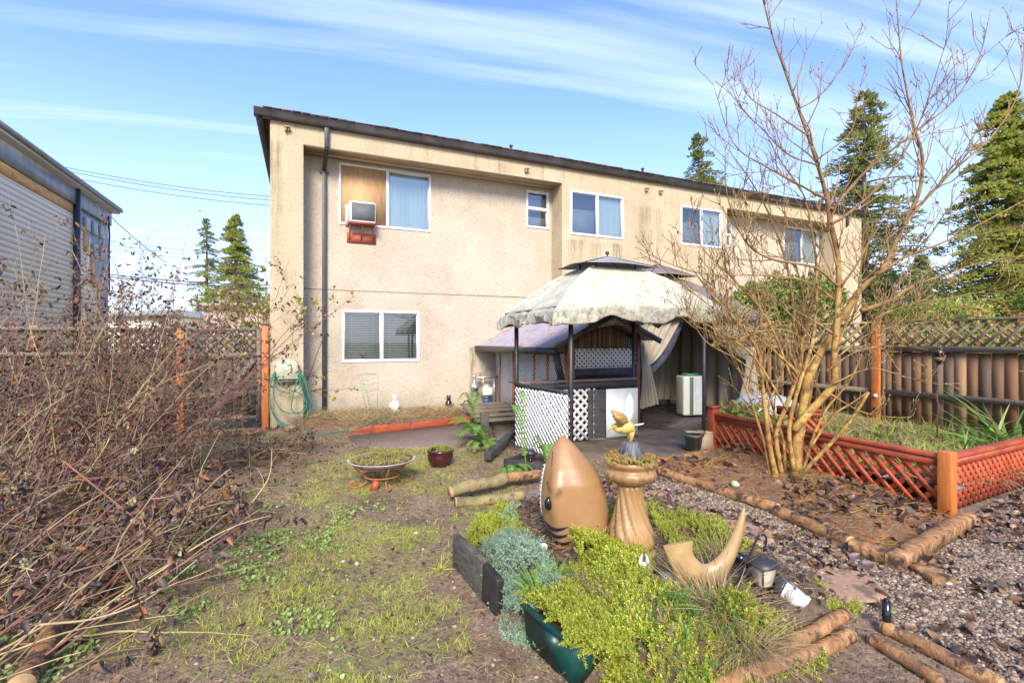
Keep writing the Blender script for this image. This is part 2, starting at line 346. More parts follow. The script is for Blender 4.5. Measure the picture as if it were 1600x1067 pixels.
M['greygreen'] = mt('grey_green_plastic', (.09, .13, .11), (.14, .18, .15), scale=4, rough=.5)
M['metergreen'] = mt('meter_green_grey', (.30, .36, .28), (.40, .42, .32), scale=5, rough=.5, spots=((.36, .36, .08), 5, .55))
M['blue'] = mt('blue_plastic', (.02, .08, .25), (.03, .11, .32), rough=.4)
M['tarp'] = mt('grey_tarp', (.30, .34, .38), (.48, .52, .55), scale=5, rough=.35, bump=.5, bdist=.03)
M['tanboard'] = mt('tan_board', (.50, .34, .21), (.60, .44, .29), scale=5, rough=.8)
M['roofgrey'] = mt('grey_far_roof', (.20, .20, .19), (.30, .29, .27), scale=3, rough=.9)
M['pinkwall'] = mt('pink_beige_far_wall', (.46, .33, .27), (.54, .40, .33), rough=.9)
M['creamwall'] = mt('cream_far_wall', (.62, .58, .48), (.68, .64, .54), rough=.9)
M['shingle'] = mt('brown_red_shingles', (0, 0, 0), isl=[(.14, .08, .07), (.20, .13, .11), (.10, .08, .075), (.26, .12, .10)], scale=5, rough=.9, bump=.4)
M['purpleroof'] = mt('mauve_corrugated_roof', (.24, .22, .25), (.40, .375, .41), scale=4, rough=.5, spots=((.30, .13, .08), 4, .52))
M['rustbracket'] = mt('red_rust_bracket', (.30, .06, .03), (.42, .11, .05), scale=9, rough=.6)
M['cable'] = mt('black_cable', (.03, .03, .035), rough=.6)
M['fibre'] = mt('vine_twine', (.34, .22, .11), (.46, .33, .18), rough=.8)

def glass(name, tint, mixf):
    t = NT(name); out = t.t.nodes['Material Output']
    gl = t.n('ShaderNodeBsdfGlossy'); gl.inputs['Roughness'].default_value = .02; gl.inputs[0].default_value = (.9, .95, 1, 1)
    tr = t.n('ShaderNodeBsdfTransparent'); tr.inputs[0].default_value = (*tint, 1)
    fr = t.n('ShaderNodeLayerWeight'); fr.inputs[0].default_value = .5
    f = t.math('ADD', t.math('MULTIPLY', fr.outputs['Fresnel'], .6), mixf)
    ms = t.n('ShaderNodeMixShader'); t.l(f, ms.inputs[0]); t.l(tr.outputs[0], ms.inputs[1]); t.l(gl.outputs[0], ms.inputs[2]); t.l(ms.outputs[0], out.inputs[0])
    t.t.nodes.remove(t.b); return t.m
M['glass'] = glass('window_glass', (.80, .86, .84), .10)

def canopy_mat():
    t = NT('grimy_white_canopy'); co = t.coord(); big = t.noise(co, 1.6, 6, .7)
    c = t.ramp(big, [(.3, (.42, .40, .30)), (.6, (.55, .53, .42))])
    sep = t.n('ShaderNodeSeparateXYZ'); t.l(t.tc.outputs['Object'], sep.inputs[0])
    moss = t.noise(t.coord((3, 3, 1.6)), 2.4, 9, .75)
    c = t.mix(t.math('MULTIPLY', t.ramp(moss, [(.49, 0.), (.66, 1.)]), .65), c, (.26, .26, .13))
    # grime collects on the valance and along the hem (it sits there whatever the light)
    val = t.ramp(sep.outputs[2], [(0.0, 1.), (1.0, 1.)])
    f2 = t.noise(t.coord((2.6, 2.6, 1.3)), 4, 8, .8)
    lowz = t.n('ShaderNodeMapRange'); lowz.inputs[1].default_value = 2.12; lowz.inputs[2].default_value = 1.98; t.l(sep.outputs[2], lowz.inputs[0])
    c = t.mix(t.math('MULTIPLY', t.math('MULTIPLY', t.ramp(f2, [(.47, 0.), (.6, 1.)]), lowz.outputs[0]), .85), c, (.17, .17, .11))
    t.base(c); t.b.inputs['Roughness'].default_value = .85; t.bump(t.noise(t.coord((2, 2, 2)), 4, 8, .65, 1.2), .9, .04); return t.m
M['canopy'] = canopy_mat()

def ground_mat():
    t = NT('muddy_ground'); co = t.coord(); 
    at = t.n('ShaderNodeVertexColor'); at.layer_name = 'region'
    sp = t.n('ShaderNodeSeparateColor'); t.l(at.outputs[0], sp.inputs[0])
    n1 = t.noise(co, 1.7, 8, .65); n2 = t.noise(co, 22, 6, .75); n3 = t.noise(co, 90, 4, .8)
    mud = t.ramp(n1, [(.3, (.16, .10, .062)), (.5, (.29, .19, .12)), (.72, (.41, .29, .20))])
    mud = t.mix(t.ramp(n2, [(.38, .85), (.58, 0.)]), mud, t.mix(1, mud, (.42, .38, .36), 'MULTIPLY'))
    mud = t.mix(t.ramp(n3, [(.6, 0.), (.72, .7)]), mud, (.36, .29, .22))
    grassy = t.mix(t.ramp(n2, [(.35, 0.), (.65, 1.)]), (.17, .19, .03), (.36, .36, .07))
    c = t.mix(t.math('MULTIPLY', sp.outputs[0], t.ramp(t.noise(co, 9, 6, .7), [(.38, 0.), (.58, 1.)])), mud, grassy)
    vor = t.n('ShaderNodeTexVoronoi'); vor.inputs['Scale'].default_value = 38; t.l(co, vor.inputs['Vector'])
    grav = t.mix(.5, t.ramp(n2, [(.3, (.13, .10, .085)), (.7, (.30, .25, .20))]), t.ramp(vor.outputs['Color'], [(.2, (.12, .10, .09)), (.5, (.27, .24, .20)), (.8, (.42, .38, .32))]))
    grav = t.mix(t.ramp(n1, [(.42, 0.), (.62, .8)]), grav, (.13, .085, .06))
    c = t.mix(sp.outputs[1], c, grav)
    mulch = t.ramp(n2, [(.3, (.10, .045, .028)), (.55, (.26, .125, .06)), (.75, (.36, .20, .10))])
    c = t.mix(sp.outputs[2], c, mulch)
    t.base(c); t.l(t.ramp(n1, [(.35, .42), (.6, .85)]), t.b.inputs['Roughness'])
    t.bump(t.math('ADD', n2, t.math('MULTIPLY', n3, .5)), .9, .02); return t.m
M['ground'] = ground_mat()

def patio_mat():
    t = NT('wet_dark_concrete'); co = t.coord(); n1 = t.noise(co, 2.2, 7, .7); n2 = t.noise(co, 60, 5, .8)
    c = t.ramp(n1, [(.3, (.045, .033, .023)), (.7, (.105, .082, .06))])
    c = t.mix(t.ramp(n2, [(.6, 0.), (.7, .7)]), c, (.30, .27, .22))
    t.base(c); t.l(t.ramp(n1, [(.4, .16), (.6, .6)]), t.b.inputs['Roughness']); t.bump(n2, .35, .006); return t.m
M['patio'] = patio_mat()
def paver_mat():
    t = NT('worn_brick_pavers'); co = t.coord((1, 1, 1))
    b = t.n('ShaderNodeTexBrick'); b.inputs['Scale'].default_value = 4.2; b.inputs['Mortar Size'].default_value = .022
    for i, c in ((1, (.20, .15, .125)), (2, (.15, .11, .095)), (3, (.06, .045, .035))): b.inputs[i].default_value = (*c, 1)
    t.l(co, b.inputs['Vector']); n1 = t.noise(co, 3, 7, .7)
    c = t.mix(t.ramp(n1, [(.35, .75), (.6, 0.)]), b.outputs[0], (.13, .09, .065))
    t.base(c); t.b.inputs['Roughness'].default_value = .6; t.bump(t.math('ADD', b.outputs['Fac'], t.noise(co, 40, 4, .7)), -.4, .01); return t.m
M['paver'] = paver_mat()
M['bedsoil'] = mt('dark_bed_soil', (.08, .05, .03), (.18, .12, .075), scale=18, rough=.9, bump=.9, bscale=40, bdist=.03)

def bark_mat():
    t = NT('magnolia_bark'); co = t.coord((1, 1, .6)); f = t.noise(co, 7, 8, .7); sep = t.n('ShaderNodeSeparateXYZ'); t.l(t.tc.outputs['Object'], sep.inputs[0])
    low = t.ramp(f, [(.3, (.17, .085, .025)), (.48, (.38, .21, .05)), (.66, (.58, .42, .10))]); high = t.ramp(f, [(.35, (.15, .08, .03)), (.65, (.34, .20, .075))])
    h = t.n('ShaderNodeMapRange'); h.inputs[1].default_value = 1.7; h.inputs[2].default_value = 3.4; t.l(t.math('ADD', sep.outputs[2], t.math('MULTIPLY', f, .8)), h.inputs[0])
    c = t.mix(h.outputs[0], low, high); c = t.mix(t.ramp(t.noise(t.coord(), 11, 7, .75), [(.50, 0.), (.60, .85)]), c, (.12, .06, .03))
    t.base(c); t.b.inputs['Roughness'].default_value = .75; t.bump(t.noise(co, 30, 6, .7), .9, .012); return t.m
M['bark'] = bark_mat()
# ================================================================= camera, light, sky
cam = bpy.data.cameras.new('camera'); co_ = bpy.data.objects.new('camera', cam); COL.objects.link(co_)
co_.location = (0, 0, H); co_.rotation_euler = (math.radians(90), 0, 0); cam.lens = FP / 1600 * 36; cam.sensor_width = 36
cam.clip_end = 3000; cam.clip_start = .05; SC.camera = co_
SUNAZ = math.atan2(.02, -.9); SUNEL = math.radians(36)
sd = bpy.data.lights.new('sun', 'SUN'); sd.energy = 3.4; sd.angle = math.radians(22); sd.color = (1, .895, .72)
so = bpy.data.objects.new('sun', sd); COL.objects.link(so)
sv = np.array([math.sin(SUNAZ) * math.cos(SUNEL), math.cos(SUNAZ) * math.cos(SUNEL), math.sin(SUNEL)])
from mathutils import Vector
so.rotation_euler = Vector(-sv).to_track_quat('-Z', 'Y').to_euler(); so.location = (0, -20, 30)
w = bpy.data.worlds.new('World'); SC.world = w; w.use_nodes = True; nt = w.node_tree; bg = nt.nodes['Background']
sky = nt.nodes.new('ShaderNodeTexSky'); sky.sky_type = 'NISHITA'; sky.sun_disc = False; sky.sun_elevation = SUNEL; sky.sun_rotation = SUNAZ
sky.air_density = 1.3; sky.dust_density = .6; sky.ozone_density = 2.2
tc = nt.nodes.new('ShaderNodeTexCoord')
def wn(t, **k):
    n = nt.nodes.new(t)
    for a, b in k.items(): setattr(n, a, b)
    return n
def wl(a, b): nt.links.new(a, b)
# cirrus: noise laid on a flat high layer (direction divided by its height), stretched one way
sep = wn('ShaderNodeSeparateXYZ'); wl(tc.outputs['Generated'], sep.inputs[0])
zc = wn('ShaderNodeMath', operation='MAXIMUM'); wl(sep.outputs[2], zc.inputs[0]); zc.inputs[1].default_value = .03
zz = wn('ShaderNodeMath', operation='ADD'); wl(zc.outputs[0], zz.inputs[0]); zz.inputs[1].default_value = .12
dv = wn('ShaderNodeVectorMath', operation='DIVIDE'); cb = wn('ShaderNodeCombineXYZ')
for i in range(3): wl(zz.outputs[0], cb.inputs[i])
wl(tc.outputs['Generated'], dv.inputs[0]); wl(cb.outputs[0], dv.inputs[1])
mp = wn('ShaderNodeMapping'); mp.vector_type = 'TEXTURE'; mp.inputs['Rotation'].default_value = (0, 0, math.radians(13)); mp.inputs['Scale'].default_value = (4.2, .34, 1); mp.inputs['Location'].default_value = (14.0, .35, 0)
wl(dv.outputs[0], mp.inputs[0])
nz = wn('ShaderNodeTexNoise'); nz.inputs['Scale'].default_value = 1.5; nz.inputs['Detail'].default_value = 7; nz.inputs['Roughness'].default_value = .52; nz.inputs['Distortion'].default_value = .35
wl(mp.outputs[0], nz.inputs['Vector'])
rp = wn('ShaderNodeValToRGB'); rp.color_ramp.elements[0].position = .54; rp.color_ramp.elements[1].position = .82; rp.color_ramp.elements[1].color = (.7, .7, .7, 1); wl(nz.outputs['Fac'], rp.inputs[0])
tint = wn('ShaderNodeMix', data_type='RGBA', blend_type='MULTIPLY'); tint.inputs[0].default_value = 1; wl(sky.outputs[0], tint.inputs[6]); tint.inputs[7].default_value = (.90, .98, 1.42, 1)
hz = wn('ShaderNodeMapRange'); wl(sep.outputs[2], hz.inputs[0]); hz.inputs[1].default_value = 0; hz.inputs[2].default_value = .42; hz.inputs[3].default_value = .62; hz.inputs[4].default_value = 0
m0 = wn('ShaderNodeMix', data_type='RGBA'); wl(hz.outputs[0], m0.inputs[0]); wl(tint.outputs[2], m0.inputs[6]); m0.inputs[7].default_value = (3.5, 4.2, 5.6, 1)
mx = wn('ShaderNodeMix', data_type='RGBA'); wl(rp.outputs[0], mx.inputs[0]); wl(m0.outputs[2], mx.inputs[6]); mx.inputs[7].default_value = (4.7, 5.4, 6.2, 1)
wl(mx.outputs[2], bg.inputs[0]); bg.inputs[1].default_value = .135
SC.view_settings.view_transform = 'Standard'; SC.view_settings.look = 'None'; SC.view_settings.gamma = 1; SC.view_settings.use_curve_mapping = False
SC.view_settings.exposure = .96

# ================================================================= ground
def PP(l, z=0): return [P(a, b, z) for a, b in l]
GRAVEL = [P(1000, 735), P(930, 742), P(850, 745), P(790, 790), P(1000, 860), P(1240, 900), P(1375, 965), P(1440, 1010), P(1600, 1075), (3.2, 2.0, 0), (6, 2.0, 0), (7.6, 4.2, 0), P(1640, 745), P(1512, 812), P(1390, 875), P(1240, 805), P(1030, 742)]
MULCH = [P(1030, 740), P(1000, 722), P(1110, 702), W(9.6, -3.6), P(1480, 800), P(1512, 812), P(1390, 872), P(1240, 805)]
PATIO = [P(890, 712), P(800, 700), W(3.4, -2.4), W(4.3, -.3), W(10.0, -.3), W(9.9, -3.4), P(1112, 704), P(1000, 724)]
STRIP = [P(520, 668), P(545, 680), P(735, 657), W(3.9, .45), W(.6, .45), W(.3, -.1)]
def gz(x, y):
    x = np.asarray(x, float); y = np.asarray(y, float)
    z = (fbm(x * 1.3, y * 1.3, 3, 4) - .5) * .07 + (fbm(x * 7, y * 7, 9, 3) - .5) * .022
    near = sm(np.hypot(x, y - 5), 30, 9)
    z = z * near
    d = sdpoly(x, y, MULCH); z = z + .09 * sm(-d, 0, .5)
    d = sdpoly(x, y, STRIP); z = z + .13 * sm(-d, -.05, .15)
    d = sdpoly(x, y, PATIO); z = np.where(d < .25, z * sm(d, 0, .25) * 1.0 - .03 * sm(-d, -.1, .05), z)
    return z
def G(px, py, dz=0.0):
    p = P(px, py); p[2] = float(gz(p[0], p[1])) + dz; return p
def axis(a, b, step, far, ratio=1.35):
    l = list(np.arange(a, b + 1e-6, step)); s = step
    hi = []; v = l[-1]
    while v < far: s *= ratio; v += s; hi.append(v)
    s = step; lo = []; v = l[0]
    while v > -far: s *= ratio; v -= s; lo.append(v)
    return np.array(lo[::-1] + l + hi)
gx = axis(-7, 8, .045, 420); gy = axis(1.2, 11.5, .045, 420)
X, Y = np.meshgrid(gx, gy); Z = gz(X, Y)
mb = MB(); mb.grid(np.stack([X, Y, Z], -1))
g = struct(mb.build('ground', M['ground'], smooth=True))
grassn = fbm(X * .9, Y * .9, 21, 4)
def grassmask(x, y):
    m = sm(fbm(x * 1.1, y * 1.1, 21, 4), .42, .60)
    cen = np.exp(-(((x + .85 + (y - 3) * .20) / 1.05) ** 2)) * sm(y, 8.6, 7.2)
    left = .35 * sm(-x, 3.6, 4.4) * sm(y, 6, 7)
    out = (sdpoly(x, y, GRAVEL) > .05) & (sdpoly(x, y, MULCH) > .05) & (sdpoly(x, y, PATIO) > .15) & (sdpoly(x, y, STRIP) > .05)
    far = sm(np.hypot(x, y), 12, 16)
    return np.clip((m * (cen * .95 + left + .07) * out * 1.0), 0, 1) * (1 - far) + far
reg = np.zeros((X.size, 4)); xf, yf = X.ravel(), Y.ravel()
reg[:, 0] = grassmask(xf, yf); reg[:, 1] = sm(-sdpoly(xf, yf, GRAVEL) + (fbm(xf * 5, yf * 5, 4) - .5) * .25, -.06, .06)
reg[:, 2] = sm(-sdpoly(xf, yf, MULCH), -.05, .05) + sm(-sdpoly(xf, yf, STRIP), -.02, .03); reg[:, 3] = 1
ca = g.data.color_attributes.new('region', 'FLOAT_COLOR', 'POINT'); ca.data.foreach_set('color', np.clip(reg, 0, 1).astype(np.float32).ravel())

mb = MB(); pp = np.array(PATIO); cpt = pp.mean(0)
mb.add([[p[0], p[1], .012] for p in PATIO] + [[p[0], p[1], -.1] for p in PATIO], [list(range(len(PATIO)))] + [[(i + 1) % 8, i, i + 8, (i + 1) % 8 + 8] for i in range(8)])
struct(mb.build('patio', M['patio']))
PAV = [P(470, 700), P(760, 700), W(3.55, -.75), P(735, 660), P(545, 683)]
PAV = [P(560, 701), P(700, 700), P(772, 690), W(4.1, -.62), P(735, 661), P(545, 684)]
mb = MB()
mb.add([[p[0], p[1], .035] for p in PAV] + [[p[0], p[1], -.06] for p in PAV], [list(range(6))] + [[(i + 1) % 6, i, i + 6, (i + 1) % 6 + 6] for i in range(6)])
o = struct(mb.build('path', M['paver']))

# ================================================================= apartment building (house frame)
RN = .52      # recess depth
s_r0 = S_at(474, 0); s_r1 = S_at(878, 0); s_q0 = S_at(1136, 0); s_q1 = S_at(1303, 0); s_end = S_at(1346, 0)
z_be = Z_at(474, 225, 0); z_top = Z_at(422, 186, 0)
H0 = thing('apartment_building', 'two-storey tan stucco apartment block with recessed walls and dark gutter', 'building', C0, rot=ROT)
WALLM = stucco('smooth_beige_stucco', (.43, .34, .215), (.53, .43, .285), .9, (.22, .18, .08), 26, .15,
    [(S_at(895, 0), .16, 3.35, 4.05, .95), (S_at(908, 0), .10, 3.4, 4.05, .95), (S_at(964, 0), .20, 3.3, 4.05, 1.), (S_at(935, 0), .3, 3.5, 4.02, .5),
     (S_at(1008, 0), .22, 3.0, 5.1, .55), (S_at(1030, 0), .15, 3.4, 5.1, .4), (S_at(430, 0), .16, 2.6, 5.4, .6), (S_at(450, 0), .2, .6, 3.0, .35), (S_at(783, 0), .2, 4.9, 5.6, .5), (S_at(876, 0), .16, 4.9, 5.6, .4)])
ROUGHM = stucco('rough_pinkish_stucco', (.46, .385, .285), (.56, .48, .37), .30, (.30, .25, .14), 34, .9,
    [(S_at(739, RN), .10, 0, 1.5, 1.), (S_at(748, RN), .14, 0, .9, .8)])
def rect(px0, t0, b0, px1, n): return (S_at(px0, n), S_at(px1, n), Z_at(px0, b0, n), Z_at(px0, t0, n))
r1 = rect(534, 483.5, 566, 655.5, RN); r2 = rect(529, 253, 350, 673.5, RN); r3 = rect(822, 296, 355, 857.5, RN)
r4 = rect(891, 296, 366, 974.5, 0); r5 = rect(1063.5, 320, 382, 1128, 0); r6 = rect(1224, 352, 410, 1279, RN); r7 = (S_at(1143, RN) - .62, S_at(1143, RN), Z_at(1140, 386, RN), Z_at(1140, 349, RN))
def wallgrid(mb, s0, s1, z0, z1, n, holes, depth=.12):
    ss = sorted({s0, s1, *[h[0] for h in holes], *[h[1] for h in holes]}); zs = sorted({z0, z1, *[h[2] for h in holes], *[h[3] for h in holes]})
    for i in range(len(ss) - 1):
        for j in range(len(zs) - 1):
            cs, cz = (ss[i] + ss[i + 1]) / 2, (zs[j] + zs[j + 1]) / 2
            if any(h[0] < cs < h[1] and h[2] < cz < h[3] for h in holes): continue
            mb.add([W(ss[i], n, zs[j]), W(ss[i + 1], n, zs[j]), W(ss[i + 1], n, zs[j + 1]), W(ss[i], n, zs[j + 1])], np.array([[0, 1, 2, 3]]))
    for (a, b, c, d) in holes:
        for q in ((a, c, b, c), (b, c, b, d), (b, d, a, d), (a, d, a, c)):
            mb.add([W(q[0], n, q[1]), W(q[2], n, q[3]), W(q[2], n + depth, q[3]), W(q[0], n + depth, q[1])], np.array([[0, 1, 2, 3]]))
mb = MB()
wallgrid(mb, 0, s_r0, -.2, z_be, 0, []); wallgrid(mb, 0, s_end, z_be, z_top + .02, 0, []); wallgrid(mb, s_r1, s_q0, -.2, z_be, 0, [r4, r5]); wallgrid(mb, s_q1, s_end, -.2, z_be, 0, [])
def quad(mb, a, b, c, d): mb.add([a, b, c, d], np.array([[0, 1, 2, 3]]))
for s in (s_r0, s_r1, s_q0, s_q1): quad(mb, W(s, 0, -.2), W(s, RN, -.2), W(s, RN, z_be), W(s, 0, z_be))
quad(mb, W(0, 0, -.2), W(0, 10, -.2), W(0, 10, z_top), W(0, 0, z_top)); quad(mb, W(s_end, 0, -.2), W(s_end, 10, -.2), W(s_end, 10, z_top), W(s_end, 0, z_top))
quad(mb, W(0, 10, -.2), W(s_end, 10, -.2), W(s_end, 10, z_top), W(0, 10, z_top))
mb.build('wall', WALLM, H0)
for a, b, hl in ((s_r0, s_r1, [r1, r2, r3]), (s_q0, s_q1, [r6, r7])):
    mb = MB(); wallgrid(mb, a, b, -.2, z_be, RN, hl); mb.build('recessed_wall', ROUGHM, H0)
for a, b in ((s_r0, s_r1), (s_q0, s_q1)):
    mb = MB(); mb.hb(a + .003, b - .003, .004, .30, z_be - .012, z_be + .03); mb.hb(a + .003, b - .003, .325, RN - .002, z_be - .018, z_be + .03)
    mb.build('soffit', mt('soffit_paint', (.34, .25, .15), (.46, .35, .22), scale=3, rough=.8, stretch=(.5, 3, 1), spots=((.16, .10, .05), 2, .62)), H0)
zb = Z_at(475, 450, RN)
for a, b in ((s_r0, s_r1), (s_q0, s_q1)):
    mb = MB(); mb.hb(a + .002, b - .002, RN - .008, RN - .001, zb - .012, zb + .008)
    mb.build('belt_line', mt('joint_line', (.30, .25, .20), (.42, .35, .28), rough=.9, scale=6), H0)
# roof and gutter
zg = z_top; mb = MB()
sA, sB, nA, nB = -.26, s_end + .3, -.14, 10.3; pitch = math.tan(math.radians(17)); hw = (nB - nA) / 2; zr = zg + .135
ridge0, ridge1 = W(sA + hw, nA + hw, zr + hw * pitch), W(sB - hw, nA + hw, zr + hw * pitch)
cor = [W(sA, nA, zr), W(sB, nA, zr), W(sB, nB, zr), W(sA, nB, zr)]
mb.add(cor + [ridge0, ridge1], [[0, 1, 5, 4], [1, 2, 5], [2, 3, 4, 5], [3, 0, 4]])
quad(mb, *[c - ZV * .03 for c in cor[::-1]])
for i in range(110):   # the ragged starter course above the gutter
    s = sA + .15 + i * (sB - sA - .3) / 110; l = (sB - sA - .3) / 110
    mb.hb(s, s + l * .97, nA - .05 + random.uniform(-.01, .01), nA + .35, zr + .002, zr + .012 + random.uniform(0, .014))
mb.build('roof', M['shingle'], H0)
mb = MB()
sec = [(-.02, -.01), (-.10, -.01), (-.13, .02), (-.145, .105), (-.16, .12), (-.16, .132), (-.02, .132)]
def eave(mb, p0, p1, out):
    V = [[p + out * -a + ZV * (zg + b) for (a, b) in sec] for p in (p0, p1)]
    V = np.array(V); mb.add(V.reshape(-1, 3), [[i, (i + 1) % 7, (i + 1) % 7 + 7, i + 7] for i in range(7)] + [list(range(7))[::-1], [i + 7 for i in range(7)]])
eave(mb, W(-.26, -.0, 0), W(s_end + .27, -.0, 0), -N); eave(mb, W(-.1, -.12, 0), W(-.1, 10, 0), -U)
mb.build('gutter', M['gutter'], H0)
def downspout(path, brackets):
    d = MB()
    for a, b in zip(path[:-1], path[1:]): d.bar(a, b, .085, .06, N)
    for b in brackets: d.bar(b - U * .085 + N * .03, b + U * .085 + N * .03, .012, .035, ZV)
    o = d.build('downspout', M['black'], H0); bevel(o, .008)
sx, sx2 = S_at(510.5, 0), S_at(506.5, RN)
downspout([W(sx, -.06, zg + .02), W(sx, -.04, Z_at(510, 232, 0)), W(sx2, RN - .05, Z_at(506, 268, RN)), W(sx2, RN - .05, .16)], [W(sx2, RN - .06, Z_at(506, 270, RN)), W(sx2, RN - .06, Z_at(506, 522, RN))])
sx, sx2 = S_at(1322, 0), S_at(1296, RN)
downspout([W(sx, -.06, zg + .02), W(sx, -.05, Z_at(1322, 352, 0)), W(sx2 + .1, RN - .05, Z_at(1300, 366, RN)), W(sx2, RN - .05, Z_at(1296, 380, RN)), W(sx2, RN - .05, .2)], [])
# windows
def window(r, n, split, kind, vert=False, fw=.045):
    a, b, c, d = r; f = MB(); n0 = n - .018; n1 = n + .05
    box_frame(f, a + .002, b - .002, n0, n1, c + .002, d - .002, fw)
    if not vert:
        m = a + (b - a) * split; f.hb(m - .028, m + .028, n0 + .004, n1 - .004, c + fw, d - fw); cells = [(a + fw, m - .028, c + fw, d - fw), (m + .028, b - fw, c + fw, d - fw)]
    else:
        m = c + (d - c) * split; f.hb(a + fw, b - fw, n0 + .004, n1 - .004, m - .028, m + .028); cells = [(a + fw, b - fw, m + .028, d - fw), (a + fw, b - fw, c + fw, m - .028)]
    wf = f.build('window', M['white'], H0); bevel(wf, .004)
    for i, (e, g_, h, k) in enumerate(cells):
        kd = kind[i]
        if kd == 'ply':
            p = MB(); p.hb(e, g_, n + .012, n + .03, h, k); o = p.build('plywood_panel', M['plywood'], wf); o['label'] = 'stained plywood board filling the window half'
            continue
        p = MB(); sw = .018
        box_frame(p, e + .001, g_ - .001, n + .004 + .02 * i, n + .028 + .02 * i, h + .001, k - .001, sw); p.build('sash', M['white'], wf)
        p = MB(); q = n + .018 + .02 * i; p.add([W(e + sw, q, h + sw), W(g_ - sw, q, h + sw), W(g_ - sw, q, k - sw), W(e + sw, q, k - sw)], np.array([[0, 1, 2, 3]])); p.build('pane', M['glass'], wf)
        if kd == 'blind':
            p = MB(); z = h + .02
            while z < k - .02:
                p.bar(W(e + .01, n + .075, z), W(g_ - .01, n + .075, z), .021, .003, ZV * .87 - N * .5 ); z += .036
            p.bar(W(e + .01, n + .07, k - .02), W(g_ - .01, n + .07, k - .02), .03, .03)
            for q_ in (.2, .8): p.bar(W(e + (g_ - e) * q_, n + .062, h), W(e + (g_ - e) * q_, n + .062, k), .003, .003, N)
            p.build('blinds', M['blinds'], wf)
        elif kd == 'shade':
            V = []; 
            for j in range(33):
                s = e + (g_ - e) * j / 32; V.append([W(s, n + .09 + .008 * math.sin(j * 1.9), h - .02), W(s, n + .09 + .008 * math.sin(j * 1.9), k)])
            p = MB(); p.grid(np.array(V)); p.build('curtain', M['curtainpale'], wf)
        elif kd == 'half':
            p = MB(); p.hb(e, g_, n + .10, n + .11, h - .01, h + (k - h) * .62); p.build('curtain', mt('grey_net_curtain', (.22, .25, .25), (.34, .38, .38), scale=2, rough=.9), wf)
    p = MB(); p.hb(a + .003, b - .003, n + .119, n + .6, c + .003, d - .003); p.build('room_behind', M['interior'], wf)  # box coloured near-black in place of the unlit room
    if kind[0] != 'ply' and fw > .04: 
        pass
    return wf
window(r1, RN, .5, ('blind', 'blind')); W2 = window(r2, RN, .51, ('ply', 'shade')); window(r3, RN, .52, ('half', 'half'), True)
window(r4, 0, .5, ('half', 'shade')); window(r5, 0, .5, ('half', 'shade')); window(r6, RN, .52, ('half', 'shade')); window(r7, RN, .52, ('half', 'half'), True)
# small soffit vents and roof pipes
for px, py in ((449, 203), (822, 267), (1009, 297), (1031, 301)):
    s, z = S_at(px, 0), Z_at(px, py, 0); v = MB(); v.hb(s - .05, s + .05, -.10, 0, z + .02, z + .045); v.hb(s - .042, s - .012, -.085, 0, z - .045, z + .018); v.hb(s + .01, s + .035, -.07, 0, z - .03, z + .018)
    o = v.build('wall_vent', mt('vent_hood_paint', (.40, .30, .17), (.28, .2, .11), rough=.8), H0); bevel(o, .006)
for px, t in ((798.5, 227), (1004, 263), (490, 178)):
    n = .35; s = S_at(px, n); v = MB(); v.tube([W(s, n, zr), W(s, n, Z_at(px, t, n))], .03, 10); v.tube([W(s, n, Z_at(px, t, n) - .03), W(s, n, Z_at(px, t, n) + .004)], .042, 10)
    if px != 490: v.build('roof_pipe', M['black'], H0)

# air conditioner in the boarded window
n = RN; sa, sb = S_at(546, n - .3), S_at(587, n - .3); za, zb_ = Z_at(560, 346, n - .3), Z_at(560, 314, n - .3)
A = thing('window_air_conditioner', 'boxy white window air conditioner sticking out below the plywood', 'air conditioner', W((sa + sb) / 2, n - .15, za), rot=ROT)
mb = MB(); mb.hb(sa, sb, n - .30, n + .01, za, zb_); o = mb.build('casing', M['white'], A); bevel(o, .015)
mb = MB(); z = za + .045
mb.hb(sa + .04, sb - .015, n - .303, n - .2985, za + .03, zb_ - .03); mb.build('dark_coil', M['grey'], A)
mb = MB()
lattice(mb, W(sa + .04, n - .306, za + .03), U, sb - sa - .055, zb_ - za - .06, .035, .006, .004, -N); mb.build('grille', mt('grille_metal', (.10, .10, .10), rough=.5), A)
mb = MB(); mb.hb(sa - .06, sa - .002, n - .06, n + .012, za - .03, zb_ - .03); mb.build('side_flap', M['white'], A)
B = thing('air_conditioner_bracket', 'red rusty bracket and plate holding up the window air conditioner', 'bracket', W((sa + sb) / 2, n, za - .4), rot=ROT)
zp0, zp1 = Z_at(565, 380, n), Z_at(565, 365, n)
mb = MB(); mb.hb(S_at(542, n), S_at(587, n), n - .03, n - .001, zp0, zp1); mb.build('wall_plate', M['rustbracket'], B)
mb = MB(); mb.hb(sa - .01, sb + .01, n - .29, n - .02, za - .03, za - .004); mb.build('shelf', M['rustbracket'], B)
for k in range(3):
    s = sa + .02 + (sb - sa - .04) * k / 2; mb = MB(); mb.bar(W(s, n - .25, za - .03), W(s, n - .028, zp0 + .05), .018, .012); mb.bar(W(s, n - .06, za - .03), W(s, n - .04, zp1), .014, .01, N); mb.build('strut', M['rustbracket'], B)

